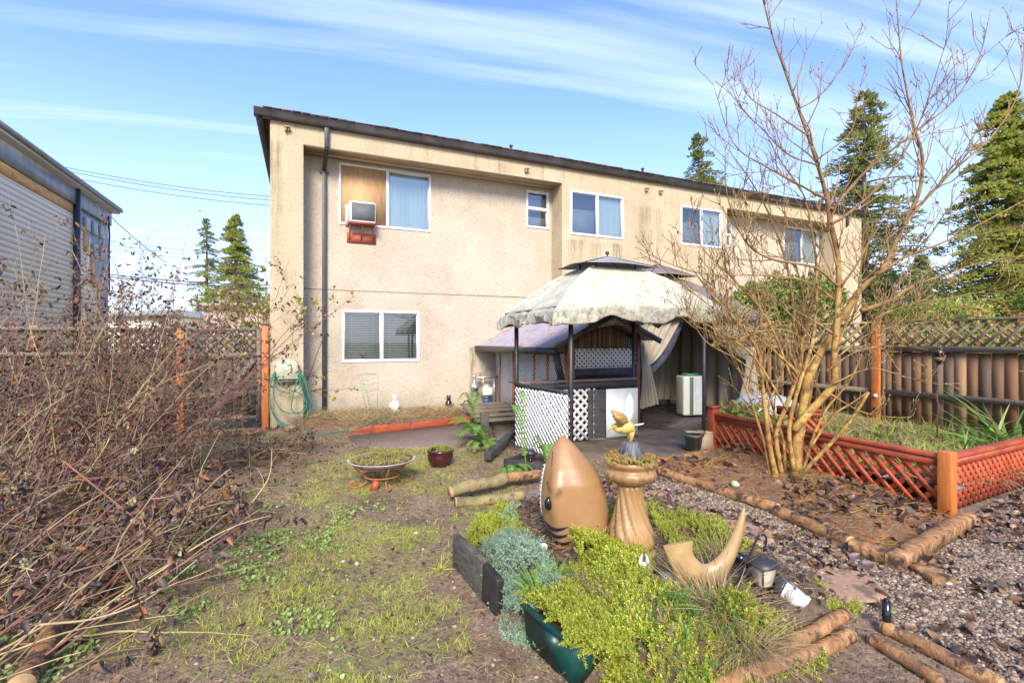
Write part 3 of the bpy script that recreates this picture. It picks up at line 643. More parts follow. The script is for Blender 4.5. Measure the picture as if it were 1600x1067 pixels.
# ================================================================= neighbouring building (left)
T0, Tn = -5.25, 9.6
B2 = thing('neighbour_building', 'white sided building with grey upper band at the left edge', 'building', W(T0, 3, 0), rot=ROT)
sc_ = T0; zE = 5.85
mb = MB(); mb.hb(sc_ - 9, sc_, 0.5, Tn, -.1, zE); mb.build('wall', M['grey'], B2)
mb = MB(); n_dn = 6.9   # siding boards, nearer than the downspout, plus a stepped piece past it
z = .1
while z < 5.08:
    zt = min(z + .13, 5.10); lim = 8.6 if z < 3.3 else (8.1 if z < 4.2 else (7.6 if z < 4.75 else 7.1))
    mb.add([W(sc_ + .035, 0.55, z), W(sc_ + .035, lim, z), W(sc_ + .012, lim, zt), W(sc_ + .012, 0.55, zt), W(sc_ + .012, 0.55, z), W(sc_ + .012, lim, z)], [[0, 1, 2, 3], [4, 5, 1, 0]]); z += .13
mb.build('siding', M['siding'], B2)
mb = MB(); mb.hb(sc_, sc_ + .05, 0.55, 6.85, 5.11, 5.34)
for (n0, n1, z0, z1) in ((7.12, 7.3, 4.76, 5.2), (7.3, 7.85, 4.76, 4.9), (7.62, 7.85, 4.2, 4.76), (7.85, 8.35, 4.22, 4.36), (8.12, 8.35, 3.3, 4.2), (8.35, 8.8, 3.32, 3.46), (8.62, 8.82, .1, 3.32)):
    mb.hb(sc_ + .001, sc_ + .045, n0, n1, z0, z1)
mb.build('wood_trim', M['orangewood'], B2)
mb = MB(); mb.hb(sc_, sc_ + .09, 0.55, Tn + .02, 5.36, 5.78); mb.build('band', mt('streaked_grey_band', (.18, .20, .22), (.33, .35, .38), scale=3, rough=.5, stretch=(1, 1, .6)), B2)
for k, (nn, zz_) in enumerate(((7.7, 5.02), (8.25, 5.02), (8.8, 5.02), (8.3, 4.35), (8.85, 4.35))):
    mb = MB(); mb.hb(sc_ + .0, sc_ + .07, nn, nn + .3, zz_ - .2, zz_ + .18); o = mb.build('utility_box', mt('utility_box_paint', (.36, .38, .38), (.5, .52, .52), rough=.6), B2); bevel(o, .01)
mb = MB(); mb.bar(W(sc_ + .1, 6.98, 5.8), W(sc_ + .1, 6.98, 0), .14, .1, N); mb.build('downspout', mt('blue_black_downspout', (.05, .06, .075), rough=.4), B2)
mb = MB(); mb.hb(sc_ - 9, sc_ + .32, 0.4, Tn + .25, 5.86, 5.98); mb.build('eave_fascia', mt('brown_grey_fascia', (.17, .155, .13), (.26, .24, .21), rough=.6, scale=3), B2)
mb = MB(); mb.hb(sc_ - 9, sc_ + .26, 0.42, Tn + .2, 5.80, 5.857); mb.build('soffit', mt('pale_soffit', (.45, .44, .41), rough=.8), B2)
mb = MB(); mb.add([W(sc_ + .3, .4, 5.985), W(sc_ + .3, Tn + .24, 5.985), W(sc_ - 9, Tn + .24, 5.985), W(sc_ - 9, .4, 5.985), W(sc_ - 4.4, 4.5, 7.0), W(sc_ - 4.4, 5.5, 7.0)], [[0, 1, 5, 4], [1, 2, 5], [2, 3, 4, 5], [3, 0, 4]]); mb.build('roof', M['shingle'], B2)
mb = MB(); mb.tube([W(sc_ + .1, 9.3, 5.6), W(sc_ + .13, 9.28, 5.0), W(sc_ + .1, 9.35, 4.6), W(sc_ + .12, 9.3, 3.2)], .025, 6); mb.build('conduit', M['cable'], B2)

# ================================================================= left fence and gate
def post(name_parent, s, n, z0, z1, m, w_=.1, capm=None, nm='post'):
    mb = MB(); mb.hb(s - w_ / 2, s + w_ / 2, n - w_ / 2, n + w_ / 2, z0, z1); o = mb.build(nm, m, name_parent); bevel(o, .006)
    if capm: 
        mb = MB(); mb.hb(s - w_ / 2 - .02, s + w_ / 2 + .02, n - w_ / 2 - .02, n + w_ / 2 + .02, z1, z1 + .03); mb.build('post_cap', capm, o)
def boards(parent, s0, s1, n0, n1, z0, z1, m, wd=.14):
    a, b = W(s0, n0), W(s1, n1); L = np.linalg.norm(b - a); k = max(1, round(L / wd)); d = (b - a) / L; q = np.cross(ZV, d); mb = MB()
    for i in range(k):
        p0 = a + d * (L * i / k + .004); p1 = a + d * (L * (i + 1) / k - .004); t = random.uniform(-.006, .006); zt = z1 + random.uniform(-.01, .01)
        c = [p0 + q * (.01 + t), p1 + q * (.01 + t), p1 - q * (.01 - t), p0 - q * (.01 - t)]
        mb.hexa([v + ZV * z0 for v in c] + [v + ZV * zt for v in c])
    return mb.build('boards', m, parent)
sg0, sg1 = S_at(283, 0), S_at(414.5, -.02)
FL = thing('lattice_top_fence', 'weathered board fence with lattice top behind the dead shrubs', 'fence', W(-3.2, 0), rot=ROT)
boards(FL, -5.2, sg0 - .08, .03, .03, .05, 1.38, M['fencegrey'])
mb = MB(); lattice(mb, W(-5.2, .02, 1.44), U, 5.2 + sg0 - .08, .34, .13, .035, .008, -N); mb.build('lattice', M['fencegrey'], FL)
for z, nm in ((1.40, 'rail'), (1.80, 'rail'), (.5, 'rail')):
    mb = MB(); mb.hb(-5.2, sg0 - .06, -.03, .02 if z > 1 else -.0, z - .03, z + .03); mb.build(nm, M['rail'], FL)
for s in (-5.1, -3.35, -2.2): post(FL, s, .08, 0, 1.85, M['orangepost'])
GT = thing('garden_gate', 'weathered wooden gate with diagonal brace and lattice top', 'gate', W((sg0 + sg1) / 2, 0), rot=ROT)
ga, gb = sg0 + .09, sg1 - .07
boards(GT, ga + .05, gb - .05, .02, .02, .22, 1.34, M['fencegrey'], .13)
mb = MB()
for s in (ga, gb - .07): mb.hb(s, s + .07, -.03, .012, .18, 1.83)
mb.hb(ga + .07, gb - .07, -.028, .006, 1.30, 1.40); mb.hb(ga + .07, gb - .07, -.028, .006, .60, .70); mb.hb(ga + .07, gb - .07, -.028, .006, 1.78, 1.84); mb.hb(ga + .07, gb - .07, -.028, .006, .18, .25)
mb.build('frame', M['rail'], GT)
mb = MB(); mb.bar(W(gb - .1, -.04, 1.30), W(ga + .38, -.04, .33), .02, .09, np.cross(N, (W(gb - .1, 0, 1.3) - W(ga + .38, 0, .33)))); mb.build('brace', M['rail'], GT)
mb = MB(); lattice(mb, W(ga + .07, -.0, 1.40), U, gb - ga - .14, .38, .135, .035, .008, -N); mb.build('lattice', mt('dark_gate_lattice', (.05, .045, .035), (.09, .08, .06), rough=.8, scale=6), GT)
mb = MB(); mb.hb(gb - .14, gb + .05, -.055, -.035, 1.33, 1.35); mb.tube([W(gb - .12, -.06, 1.34), W(gb - .12, -.06, 1.28)], .01, 6); mb.build('latch', M['black'], GT)
for s, l in ((sg0, 'orange square gate post half hidden by dead twigs'), (sg1, 'orange square gate post beside the building corner')):
    mb = MB(); mb.hb(s - .055, s + .055, -.07, .04, -.05, 1.90 if s == sg1 else 1.84); o = mb.build('gate_post', M['orangepost'], None, origin=W(s, 0)); tag(o, l, 'post', 'gate posts'); bevel(o, .006)
    mb = MB(); mb.hb(s - .075, s + .075, -.09, .06, 1.902 if s == sg1 else 1.842, 1.93 if s == sg1 else 1.87); c = mb.build('post_cap', M['rail'], None, origin=W(s, 0)); c.parent = o; c.location = (0, 0, 0)

# ================================================================= right fence (perpendicular to the facade)
SF = 10.18; nP = -4.58
FR = thing('cedar_board_fence', 'brown wet cedar board fence with lattice top on the right', 'fence', W(SF, -5.5), rot=ROT)
def fence_run(n0, n1):
    k = round(abs(n1 - n0) / .15); a = n0
    mb = MB()
    for i in range(k):
        x0 = n0 + (n1 - n0) * i / k + .004; x1 = n0 + (n1 - n0) * (i + 1) / k - .004; lo, hi = min(x0, x1), max(x0, x1); t = random.uniform(-.006, .006)
        mb.hb(SF + .01 + t, SF + .03 + t, lo, hi, .12, 1.42 + random.uniform(-.008, .008))
    mb.build('boards', M['fence'], FR)
fence_run(-10.2, nP - .06); fence_run(nP + .06, -.1)
for a, b in ((-10.2, nP - .06), (nP + .06, -.1)):
    for z, t_, w_ in ((1.475, .05, .045), (.70, .045, .04), (.14, .06, .03)):
        mb = MB(); mb.bar(W(SF - .025, a, z), W(SF - .025, b, z), w_ * 1.4, t_ * 1.9); mb.build('rail', M['rail'], FR)
    mb = MB(); lattice(mb, W(SF + .0, a, 1.52), N, b - a, .40, .17, .04, .009, -U); mb.build('lattice', mt('fence_lattice', (.16, .13, .075), (.30, .25, .14), rough=.8, scale=6), FR)
    mb = MB(); mb.bar(W(SF, a, 1.945), W(SF, b, 1.945), .10, .035); mb.build('cap_rail', M['olive'], FR)
post(FR, SF - .04, nP, 0, 1.97, M['orangepost'], .13)
mb = MB(); mb.hb(SF - .05, SF - .03, nP - .13, nP - .07, 0, 1.9); mb.build('post', M['rail'], FR)
post(FR, SF - .03, -1.9, 0, 1.9, M['orangepost'], .1)
for z in (.62, .38):
    mb = MB(); mb.ell(W(SF - .13, nP - .02, z), (.035, .035, .035)); mb.build('bolt_cap', M['whiteceramic'] if z > .5 else M['gloss'], FR)
# ================================================================= shed by the wall (house frame)
SH = thing('lattice_shed', 'small lean-to shed with white lattice walls and mauve corrugated roof', 'shed', W(5.3, -1.5), rot=ROT)
s0 = 4.66; nf = -2.92; nb = .42
mb = MB(); lattice(mb, W(s0, nf, .04), N, nb - nf, 1.36, .088, .029, .006, -U); mb.build('side_lattice', M['latw'], SH)
for nn in (.12, -.62, -1.62, -2.18):
    mb = MB(); mb.hb(s0 - .02, s0 + .03, nn - .035, nn + .035, .03, 1.42); mb.build('stud', M['orangepost'], SH)
mb = MB(); mb.hb(s0 - .03, s0 + .10, nf - .03, nf + .10, .03, 1.55); mb.build('corner_post', M['orangepost'], SH)
mb = MB(); mb.hb(s0 + .30, s0 + .32, nf + .1, nb - .01, .03, 1.4); mb.build('shade_backing', M['interior'], SH)  # dark sheet added as the shade seen through the side lattice
mb = MB(); mb.hb(s0 + .1, s0 + 1.40, nf + .01, nf + .04, .05, .98); mb.build('front_board', M['blackwood'], SH)
mb = MB(); mb.hb(s0 + .1, s0 + 1.38, nf - .01, nf + .025, .985, 1.13); mb.build('front_board', M['blackwood'], SH)
mb = MB(); mb.hb(s0 + .1, s0 + 1.38, nf + .06, nf + .08, 1.132, 1.47); mb.build('shade_backing', M['interior'], SH)  # same painted shade behind the front lattice
mb = MB(); lattice(mb, W(s0 + .1, nf, 1.14), U, 1.27, .34, .092, .036, .006, -N); mb.build('front_lattice', M['latw'], SH)
mb = MB(); k = 52
for i in range(k):
    s = s0 + .1 + 1.26 * (i + .5) / k; zt = 1.52 + .56 * (s - s0 + .12); zt = min(zt, 1.52 + .56 * (.76 + .0), 1.52 + .56 * .78 - (s - s0 - .68) * .45 if s - s0 > .68 else 9)
    mb.tube([W(s, nf + random.uniform(-.004, .004), 1.475), W(s, nf, zt - .03)], .0125, 5)
mb.build('reed_screen', M['bamboo'], SH)
mb = MB(); mb.hb(s0 + 1.38, s0 + 1.46, nf - .02, nf + .08, .03, 1.85); mb.build('corner_post', mt('dark_red_post', (.16, .05, .035), (.25, .08, .05), rough=.6, scale=5), SH)
mb = MB(); mb.hb(s0 + 1.4, s0 + 1.43, nf + .08, nb, .03, 1.8); mb.build('side_wall', M['blackwood'], SH)
# roof: two corrugated slopes, ridge running away from the viewer
def corr(sa, za, sb, zb_, n0, n1):
    kk = 220; rows = []
    for i in range(kk + 1):
        n_ = n0 + (n1 - n0) * i / kk; h = .012 * math.sin(i * 2 * math.pi / 5.5)
        rows.append([W(sa, n_, za + h), W((sa + sb) / 2, n_, (za + zb_) / 2 + h), W(sb, n_, zb_ + h)])
    m_ = MB(); m_.grid(np.array(rows)); m_.grid(np.array(rows) - ZV * .004); return m_
corr(4.22, 1.50, 5.36, 2.08, nf - .28, .49).build('roof_sheet', M['purpleroof'], SH, smooth=True)
corr(5.36, 2.085, 6.35, 1.62, nf - .28, -.02).build('roof_sheet', M['purpleroof'], SH, smooth=True)
mb = MB(); mb.bar(W(4.2, .47, 1.45), W(4.22, nf - .3, 1.44), .09, .11); mb.build('gutter', M['gutter'], SH)
mb = MB(); mb.bar(W(4.24, nf - .3, 1.49), W(5.36, nf - .3, 2.06), .03, .09, ZV); mb.bar(W(5.36, nf - .3, 2.06), W(6.35, nf - .3, 1.60), .03, .09, ZV); mb.build('barge_board', M['gutter'], SH)
mb = MB(); mb.bar(W(4.30, nf - .2, 1.40), W(4.46, nf - .12, .9), .09, .09, N); mb.build('brace_post', M['blackwood'], SH)
mb = MB(); mb.hb(4.26, 4.34, nf - .16, .45, 1.38, 1.42); mb.build('purlin', M['red'], SH)
# strip of corrugated roof edge rust
# ---- steps and low wooden platform
ST = thing('wooden_steps', 'grey slatted wooden steps beside the lattice shed wall', 'steps', W(4.1, -1.0), rot=ROT)
for i, (n_, z) in enumerate(((-.35, .26), (-.62, .23), (-.90, .20), (-1.2, .15), (-1.5, .11))):
    mb = MB(); mb.hb(3.58 - i * .02, 4.6, n_ - .11, n_ + .11, z, z + .035); o = mb.build('tread', M['rail'], ST); bevel(o, .005)
mb = MB(); mb.hb(3.6, 3.66, -1.6, -.2, 0, .12); mb.hb(4.5, 4.56, -1.6, -.2, 0, .12); mb.build('stringer', M['rail'], ST)
o = MB().bar(P(762, 712, .10), P(806, 672, .12), .10, .10).build('black_beam', M['blackwood'], None, origin=P(780, 700)); tag(o, 'black square beam sloping down beside the shed steps', 'beam'); bevel(o, .008)
mb = MB(); p = G(757, 688); mb.wb(p + ZV * .22, (.13, .10, .46), .3); o = mb.build('timber_stub', M['timber'], None, origin=p); tag(o, 'short square timber stub standing in the ferns', 'post'); bevel(o, .01)
# ---- gas meter
GM = thing('gas_meter', 'green-grey gas meter with grey pipes and blue base by the shed', 'gas meter', W(4.15, .2), rot=ROT)
def pw(px, py, n): return W(S_at(px, n), n, Z_at(px, py, n))
n_ = .3; c = pw(760, 612, n_); zt = Z_at(760, 606, n_)
mb = MB(); mb.ell(c + ZV * .02, (.13, .09, .17), 10, 16, ROT); o = mb.build('meter_body', M['metergreen'], GM, True)
mb = MB(); mb.hb(S_at(753, n_), S_at(767, n_), n_ - .11, n_ - .06, Z_at(760, 616, n_), zt + .02); o = mb.build('dial_box', M['white'], GM); bevel(o, .008)
mb = MB(); mb.tube([c - ZV * .15, c - ZV * .24], .09, 14); mb.build('meter_base', M['blue'], GM)
mb = MB(); mb.tube([pw(741, 635, n_), pw(741, 610, n_), pw(741, 588, n_)], .027, 10); mb.tube([pw(741, 590, n_), pw(778, 588, n_)], .032, 10); mb.tube([pw(755, 590, n_), pw(755, 604, n_)], .024, 10); mb.tube([pw(772, 589, n_), pw(772, 634, n_)], .03, 10); mb.ell(pw(741, 588, n_), (.045,) * 3); mb.ell(pw(755, 591, n_), (.04,) * 3)
for py in (598, 612, 622): mb.tube([pw(741, py - 2, n_), pw(741, py + 2, n_)], .042, 8)
mb.build('pipe', M['greymetal'], GM)
mb = MB(); q = pw(741, 604, n_); mb.tube([q - N * .08, q + N * .03], .095, 18); mb.tube([q - N * .11, q - N * .08], .05, 14); mb.build('regulator', M['greymetal'], GM)
mb = MB(); mb.tube([pw(756, 586, n_), pw(757, 572, n_), pw(764, 560, n_), pw(770, 552, n_)], .008, 5); mb.tube([pw(757, 568, n_), pw(768, 566, n_), pw(774, 572, n_)], .006, 5)
o = mb.build('dry_vine', M['cane'], None, origin=pw(757, 586, n_)); tag(o, 'dead dry vine twisting above the gas meter', 'vine')

# ================================================================= white canopy gazebo (bar)
GC = W(4.62 + .0, -3.92) * 1.0
pA, pB, pC, pD = P(807, 697), P(892, 728), P(990, 681), P(1100, 703)
GZ = thing('white_canopy_gazebo', 'gazebo with grimy white canopy, black legs and white lattice bar', 'gazebo', (pA + pB + pC + pD) / 4 * np.array([1, 1, 0]), rot=ROT)
gc = np.array([1.42, 7.15, 0])
for p in (pA, pB, pC, pD):
    mb = MB(); mb.tube([p * [1, 1, 0], p * [1, 1, 0] + ZV * 2.0], .033, 4); mb.tube([p * [1, 1, 0] + ZV * .0, p * [1, 1, 0] + ZV * .04], .06, 8); o = mb.build('leg', M['black'], GZ)
zr_ = .97
mb = MB(); mb.bar(pA + ZV * (zr_ - .02), pB + ZV * (zr_ - .03), .05, .035); mb.bar(pA - (pB - pA) * .16 + ZV * zr_ , pB + (pB - pA) * .05 + ZV * (zr_ - .08), .02, .02); mb.build('bar_rail', M['black'], GZ)
mb = MB(); mb.bar(pA + ZV * zr_ + U * .05, pC + ZV * (zr_ + .01), .22, .03); o = mb.build('counter_top', mt('wet_brown_counter', (.16, .10, .075), (.28, .19, .14), rough=.3, scale=4), GZ)
mb = MB(); mb.bar(pA + ZV * (zr_ - .08) - N * .08, pC + ZV * (zr_ - .07) - N * .08, .03, .10); mb.build('counter_apron', M['blackwood'], GZ)
dAB = pB - pA; LAB = np.linalg.norm(dAB); nAB = np.cross(ZV, dAB / LAB)
mb = MB(); lattice(mb, pA + ZV * .03 - nAB * .02 , dAB, LAB, zr_ - .10, .088, .033, .006, -nAB); mb.build('side_lattice_panel', M['latw'], GZ)
dAC = pC - pA; LAC = np.linalg.norm(dAC); dAC = dAC / LAC; nAC = np.cross(ZV, dAC)
mb = MB(); lattice(mb, pA + dAC * .04 + ZV * .04 - nAC * .10, dAC, LAC * .60, zr_ - .17, .135, .042, .007, -nAC); mb.build('front_lattice_panel', M['latw'], GZ)
mb = MB(); mb.bar(pA + dAC * .04 + ZV * .45 - nAC * .02, pA + dAC * (LAC * .58) + ZV * .45 - nAC * .02, .02, .8); mb.build('inner_board', M['red'], GZ)
for f0, f1 in ((.555, .60), (.61, .705)):
    mb = MB(); a_ = pA + dAC * LAC * (f0 + f1) / 2 - nAC * .115; wd = LAC * (f1 - f0); mb.bar(a_ + ZV * .02, a_ + ZV * (zr_ - .14), wd, .025, nAC); o = mb.build('bar_post', M['blackwood'], GZ); bevel(o, .004)
mb = MB(); a_ = pA + dAC * LAC * .852 - nAC * .125; mb.bar(a_ + ZV * .05, a_ + ZV * (zr_ - .14), LAC * .285, .014, nAC); o = mb.build('white_panel', M['whiteboard'], GZ)
mb = MB(); a_ = pA + dAC * LAC * .80 - nAC * .118; mb.bar(pA + dAC * LAC * .56 - nAC * .11 + ZV * .025, pC - nAC * .11 + ZV * .025, .04, .05); mb.build('bottom_rail', M['blackwood'], GZ)
# canopy cloth
Aa, Bb, pa, pb = 1.36, .88, .36, .20
def per(k, a, b):
    t = (k % 1) * 4
    i = int(t); f = t - i; c = [(-a, -b), (a, -b), (a, b), (-a, b)]
    p, q = c[i], c[(i + 1) % 4]; return p[0] + (q[0] - p[0]) * f, p[1] + (q[1] - p[1]) * f
K = 320; rows = []
for j in range(25):
    t = j / 24; row = []
    for k in range(K):
        a_, b_ = per(k / K, pa + (Aa - pa) * t, pb + (Bb - pb) * t)
        z = 2.67 - .60 * t ** 1.28
        m4 = (k / K * 4) % 1; z -= .075 * math.sin(math.pi * m4) ** .6 * math.sin(math.pi * min(1, t * 1.02))   # cloth sinks between the ridge poles
        sg = max(0, (-a_ - .5) / .9); z -= .10 * sg * t
        z += ((vnoise(k * .11, t * 1.3, 51) - .5) * .055 + (vnoise(k * .3, t * 1.6, 52) - .5) * .018) * min(1, 2 * t) * (1 - .7 * sm(t, .85, 1))
        z += ((fbm(a_ * 3.5 + 20, b_ * 3.5 + 20, 5, 3) - .5) * .05 + abs(vnoise(a_ * 7 + b_ * 9 + 40, b_ * 2 - a_ * 3, 8) - .5) * .028) * min(1, 2 * t) * (1 - .6 * max(0, t - .9) * 10)
        row.append(gc + U * a_ + N * b_ + ZV * z)
    rows.append(row)
for j in range(1, 11):
    t = j / 10; row = []
    for k in range(K):
        a_, b_ = per(k / K, Aa, Bb); e = rows[24][k]
        out = np.array([a_, b_]); out = out / np.linalg.norm(out)
        fl = (vnoise(k * .10, t * .9, 31) - .5) * .15 + (vnoise(k * .28, t * 2.0, 33) - .5) * .05 + (vnoise(k * .6, t * 4.0, 35) - .5) * .012
        drop = .145 + .12 * (vnoise(k * .085, 0, 41) - .3) + .035 * vnoise(k * .3, 2, 43)
        q = e + (U * out[0] + N * out[1]) * (.05 * t + fl * t - .06 * t * t) - ZV * drop * t
        row.append(q)
    rows.append(row)
mb = MB(); mb.grid(np.array(rows), True); o = mb.build('canopy', M['canopy'], GZ, True)
sol = o.modifiers.new('thick', 'SOLIDIFY'); sol.thickness = .004
mb = MB()
for ck in (0, K // 4, K // 2, 3 * K // 4): mb.tube([rows[j][ck] + ZV * .004 for j in range(25)], .010, 6)
mb.tube([q + ZV * .002 for q in rows[24]] + [rows[24][0]], .006, 5, False)
mb.build('canopy_piping', mt('canopy_piping', (.50, .49, .40), (.60, .59, .50), rough=.7), GZ, True)
mb = MB()
for sgx in (-1, 1):
    for sgy in (-1, 1):
        pts = []
        for j in range(9):
            t = j / 8; pts.append(gc + U * sgx * (pa + (Aa - .05 - pa) * t) + N * sgy * (pb + (Bb - .05 - pb) * t) + ZV * (2.625 - .60 * t ** 1.28 - .07 * t * max(0, -sgx)))
        mb.tube(pts, .014, 6)
for sg in (-1, 1):
    mb.bar(gc + U * sg * (Aa - .06) - N * (Bb - .06) + ZV * 2.02, gc + U * sg * (Aa - .06) + N * (Bb - .06) + ZV * 2.02, .025, .025)
    mb.bar(gc - U * (Aa - .06) + N * sg * (Bb - .06) + ZV * 2.02, gc + U * (Aa - .06) + N * sg * (Bb - .06) + ZV * 2.02, .025, .025)
mb.build('roof_frame', M['black'], GZ)
def tier(parent, c, a, b, z0, z1, mat, ball=True, slope=0):
    mb = MB(); V = []
    for j in range(7):
        t = j / 6; V.append([c + U * per(k / 48, .02 + (a - .02) * t, .02 + (b - .02) * t)[0] + N * per(k / 48, .02 + (a - .02) * t, .02 + (b - .02) * t)[1] + ZV * (z1 - (z1 - z0) * t ** .85 - .012 * math.cos(k / 48 * 8 * math.pi) * t) for k in range(48)])
    mb.grid(np.array(V), True); o = mb.build('vent_canopy', mat, parent); o.modifiers.new('t', 'SOLIDIFY').thickness = .004
    mb = MB()
    for sx_ in (-1, 1):
        for sy_ in (-1, 1): mb.tube([c + U * sx_ * a * .55 + N * sy_ * b * .55 + ZV * (z0 - .14), c + U * sx_ * a * .55 + N * sy_ * b * .55 + ZV * (z1 - (z1 - z0) * .55)], .014, 6); mb.tube([c + ZV * z1, c + U * sx_ * a + N * sy_ * b + ZV * (z0 - .01)], .010, 5)
    if ball: mb.tube([c + ZV * z1, c + ZV * (z1 + .03)], .012, 8); mb.ell(c + ZV * (z1 + .055), (.03,) * 3)
    mb.build('vent_frame', M['black'], parent)
tier(GZ, gc + U * .0, .62, .38, 2.70, 2.86, M['clothgrey'])

# ================================================================= brown curtained gazebo behind it
c2 = W(7.78, -1.42)
G2 = thing('curtained_gazebo', 'brown roofed gazebo with tied beige curtains behind the white canopy', 'gazebo', c2, rot=ROT)
hs, hn = 1.42, 1.22
for sx_ in (-1, 1):
    for sy_ in (-1, 1):
        p = c2 + U * sx_ * hs + N * sy_ * hn; mb = MB(); mb.bar(p, p + ZV * 2.15, .06, .06, N); mb.build('leg', M['black'], G2)
V = []
for j in range(9):
    t = j / 8; V.append([c2 + U * per(k / 64, .42 + (hs + .22 - .42) * t, .34 + (hn + .2 - .34) * t)[0] + N * per(k / 64, .42 + (hs + .22 - .42) * t, .34 + (hn + .2 - .34) * t)[1] + ZV * (2.96 - .80 * t ** 1.1) for k in range(64)])
V.append([q - ZV * .14 for q in V[-1]])
mb = MB(); mb.grid(np.array(V), True); o = mb.build('canopy', M['clothbrown'], G2); o.modifiers.new('t', 'SOLIDIFY').thickness = .005
tier(G2, c2, .62, .55, 3.02, 3.32, M['clothbrown'], False)
def cloth(name, mat, top, tie, tail, folds=9, amp=.03, parent=G2, label=None, nr=None):
    """curtain from a top line to a tie line and on to a tail line; each line = (s0,n0,s1,n1,z or (z0,z1))"""
    ln = [top, tie, tail]; rows = []
    for j in range(25):
        t = j / 24 * 2; i = min(int(t), 1); f = t - i; f = f * f * (3 - 2 * f) if i else f ** 1.0
        a_, b_ = ln[i], ln[i + 1]; row = []
        for k in range(61):
            u = k / 60
            def pt(l):
                z0, z1 = l[4] if isinstance(l[4], tuple) else (l[4], l[4]); return np.array([l[0] + (l[2] - l[0]) * u, l[1] + (l[3] - l[1]) * u, z0 + (z1 - z0) * u])
            q = pt(a_) * (1 - f) + pt(b_) * f
            if i == 0: q[2] -= .16 * math.sin(math.pi * f) * abs((u if top[2] > tie[2] + .3 else 1 - u))  # the free edge hangs in a curve
            wv = amp * math.sin(u * folds * 6.283 + 1.3 * math.sin(j * .3)) * (1 - .45 * (1 - abs(t - 1)))
            row.append(W(q[0], q[1] + wv, q[2]))
        rows.append(row)
    mb = MB(); mb.grid(np.array(rows)); o = mb.build(name, mat, parent, True)
    o.modifiers.new('t', 'SOLIDIFY').thickness = .006
    if label: o['label'] = label
    return o
nf2 = -2.70
sl, sr = c2[0], 0
L0 = 6.36; R0 = 9.22
cloth('curtain', M['clothbeige'], (L0 - .02, nf2, L0 + .98, nf2, (2.10, 2.10)), (L0 - .02, nf2, L0 + .14, nf2 - .02, (1.12, 1.16)), (L0 - .05, nf2, L0 + .38, nf2, (.34, .42)), 5, .035, label='beige curtain swept to the left and tied')
cloth('curtain_lining', M['clothnavy'], (L0 + .80, nf2 + .06, L0 + 1.12, nf2 + .08, (2.05, 2.08)), (L0 + .03, nf2 + .06, L0 + .42, nf2 + .06, (1.06, 1.10)), (L0 + .03, nf2 + .06, L0 + .30, nf2 + .06, (1.0, 1.0)), 2, .015)
cloth('curtain', M['clothbeige'], (8.05, nf2, R0 + .25, nf2, (2.10, 2.10)), (R0 - .22, nf2 - .02, R0 + .12, nf2 + .06, (1.22, 1.12)), (R0 - .34, nf2, R0 + .20, nf2, (.45, .40)), 6, .04, label='beige curtain swept to the right and tied')
cloth('curtain', mt('shade_toned_curtain', (.30, .25, .17), (.42, .36, .26), scale=3, stretch=(3, 3, .4), rough=.95), (L0, -.24, R0, -.24, 2.1), (L0, -.24, R0, -.24, 1.1), (L0, -.24, R0, -.24, .12), 14, .05, label='beige back curtain toned darker for shade, hanging full length')  # beige cloth in darker tones, the shade under the roof painted in
mb = MB(); 
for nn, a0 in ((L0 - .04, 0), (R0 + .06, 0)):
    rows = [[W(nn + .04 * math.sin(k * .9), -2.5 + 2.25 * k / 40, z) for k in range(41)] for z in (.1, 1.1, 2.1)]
    mb = MB(); mb.grid(np.array(rows)); mb.build('side_curtain', _MC['shade_toned_curtain'], G2, True)
mb = MB(); mb.bar(W(8.05, -.4, 0), W(8.05, -.4, 2.1), .09, .06, N); mb.build('middle_post', M['gloss'], G2)
# portable appliance under it
p = P(1078, 650); AP = thing('portable_air_conditioner', 'cream upright portable appliance standing under the curtained gazebo', 'appliance', p, rot=ROT - .25)
r_ = ROT - .25
ex = np.array([math.cos(r_), math.sin(r_), 0]); ey = np.array([-math.sin(r_), math.cos(r_), 0]); p[2] = .012
def pbox(x0, x1, y0, y1, z0, z1): return MB().hexa([p + ex * a + ey * b + ZV * c for a, b, c in ((x0, y0, z0), (x1, y0, z0), (x1, y1, z0), (x0, y1, z0), (x0, y0, z1), (x1, y0, z1), (x1, y1, z1), (x0, y1, z1))])
bevel(pbox(-.24, .24, -.17, .17, .03, .86).build('body', M['paleplastic'], AP), .04, 4)
bevel(pbox(-.10, -.02, -.185, -.1705, .06, .84).build('vent_strip', M['greygreen'], AP), .004)
bevel(pbox(.03, .245, -.187, -.1705, .05, .83).build('side_panel', mt('appliance_panel', (.50, .54, .50), (.57, .60, .56), rough=.4), AP), .01)
mb = MB()
for k in range(4):
    th = np.linspace(0, 2 * np.pi, 40); mb.tube(np.stack([p[0] + (.19 - .008 * k) * np.cos(th), p[1] + (.14 - .006 * k) * np.sin(th), np.full(40, .885 + .02 * (k % 2) + .012 * np.sin(th * 2 + k))], -1), .009, 6, False)
o = mb.build('hose_coil', M['hose'], None, origin=p + ZV * .87); tag(o, 'green hose coiled on top of the cream appliance', 'hose')

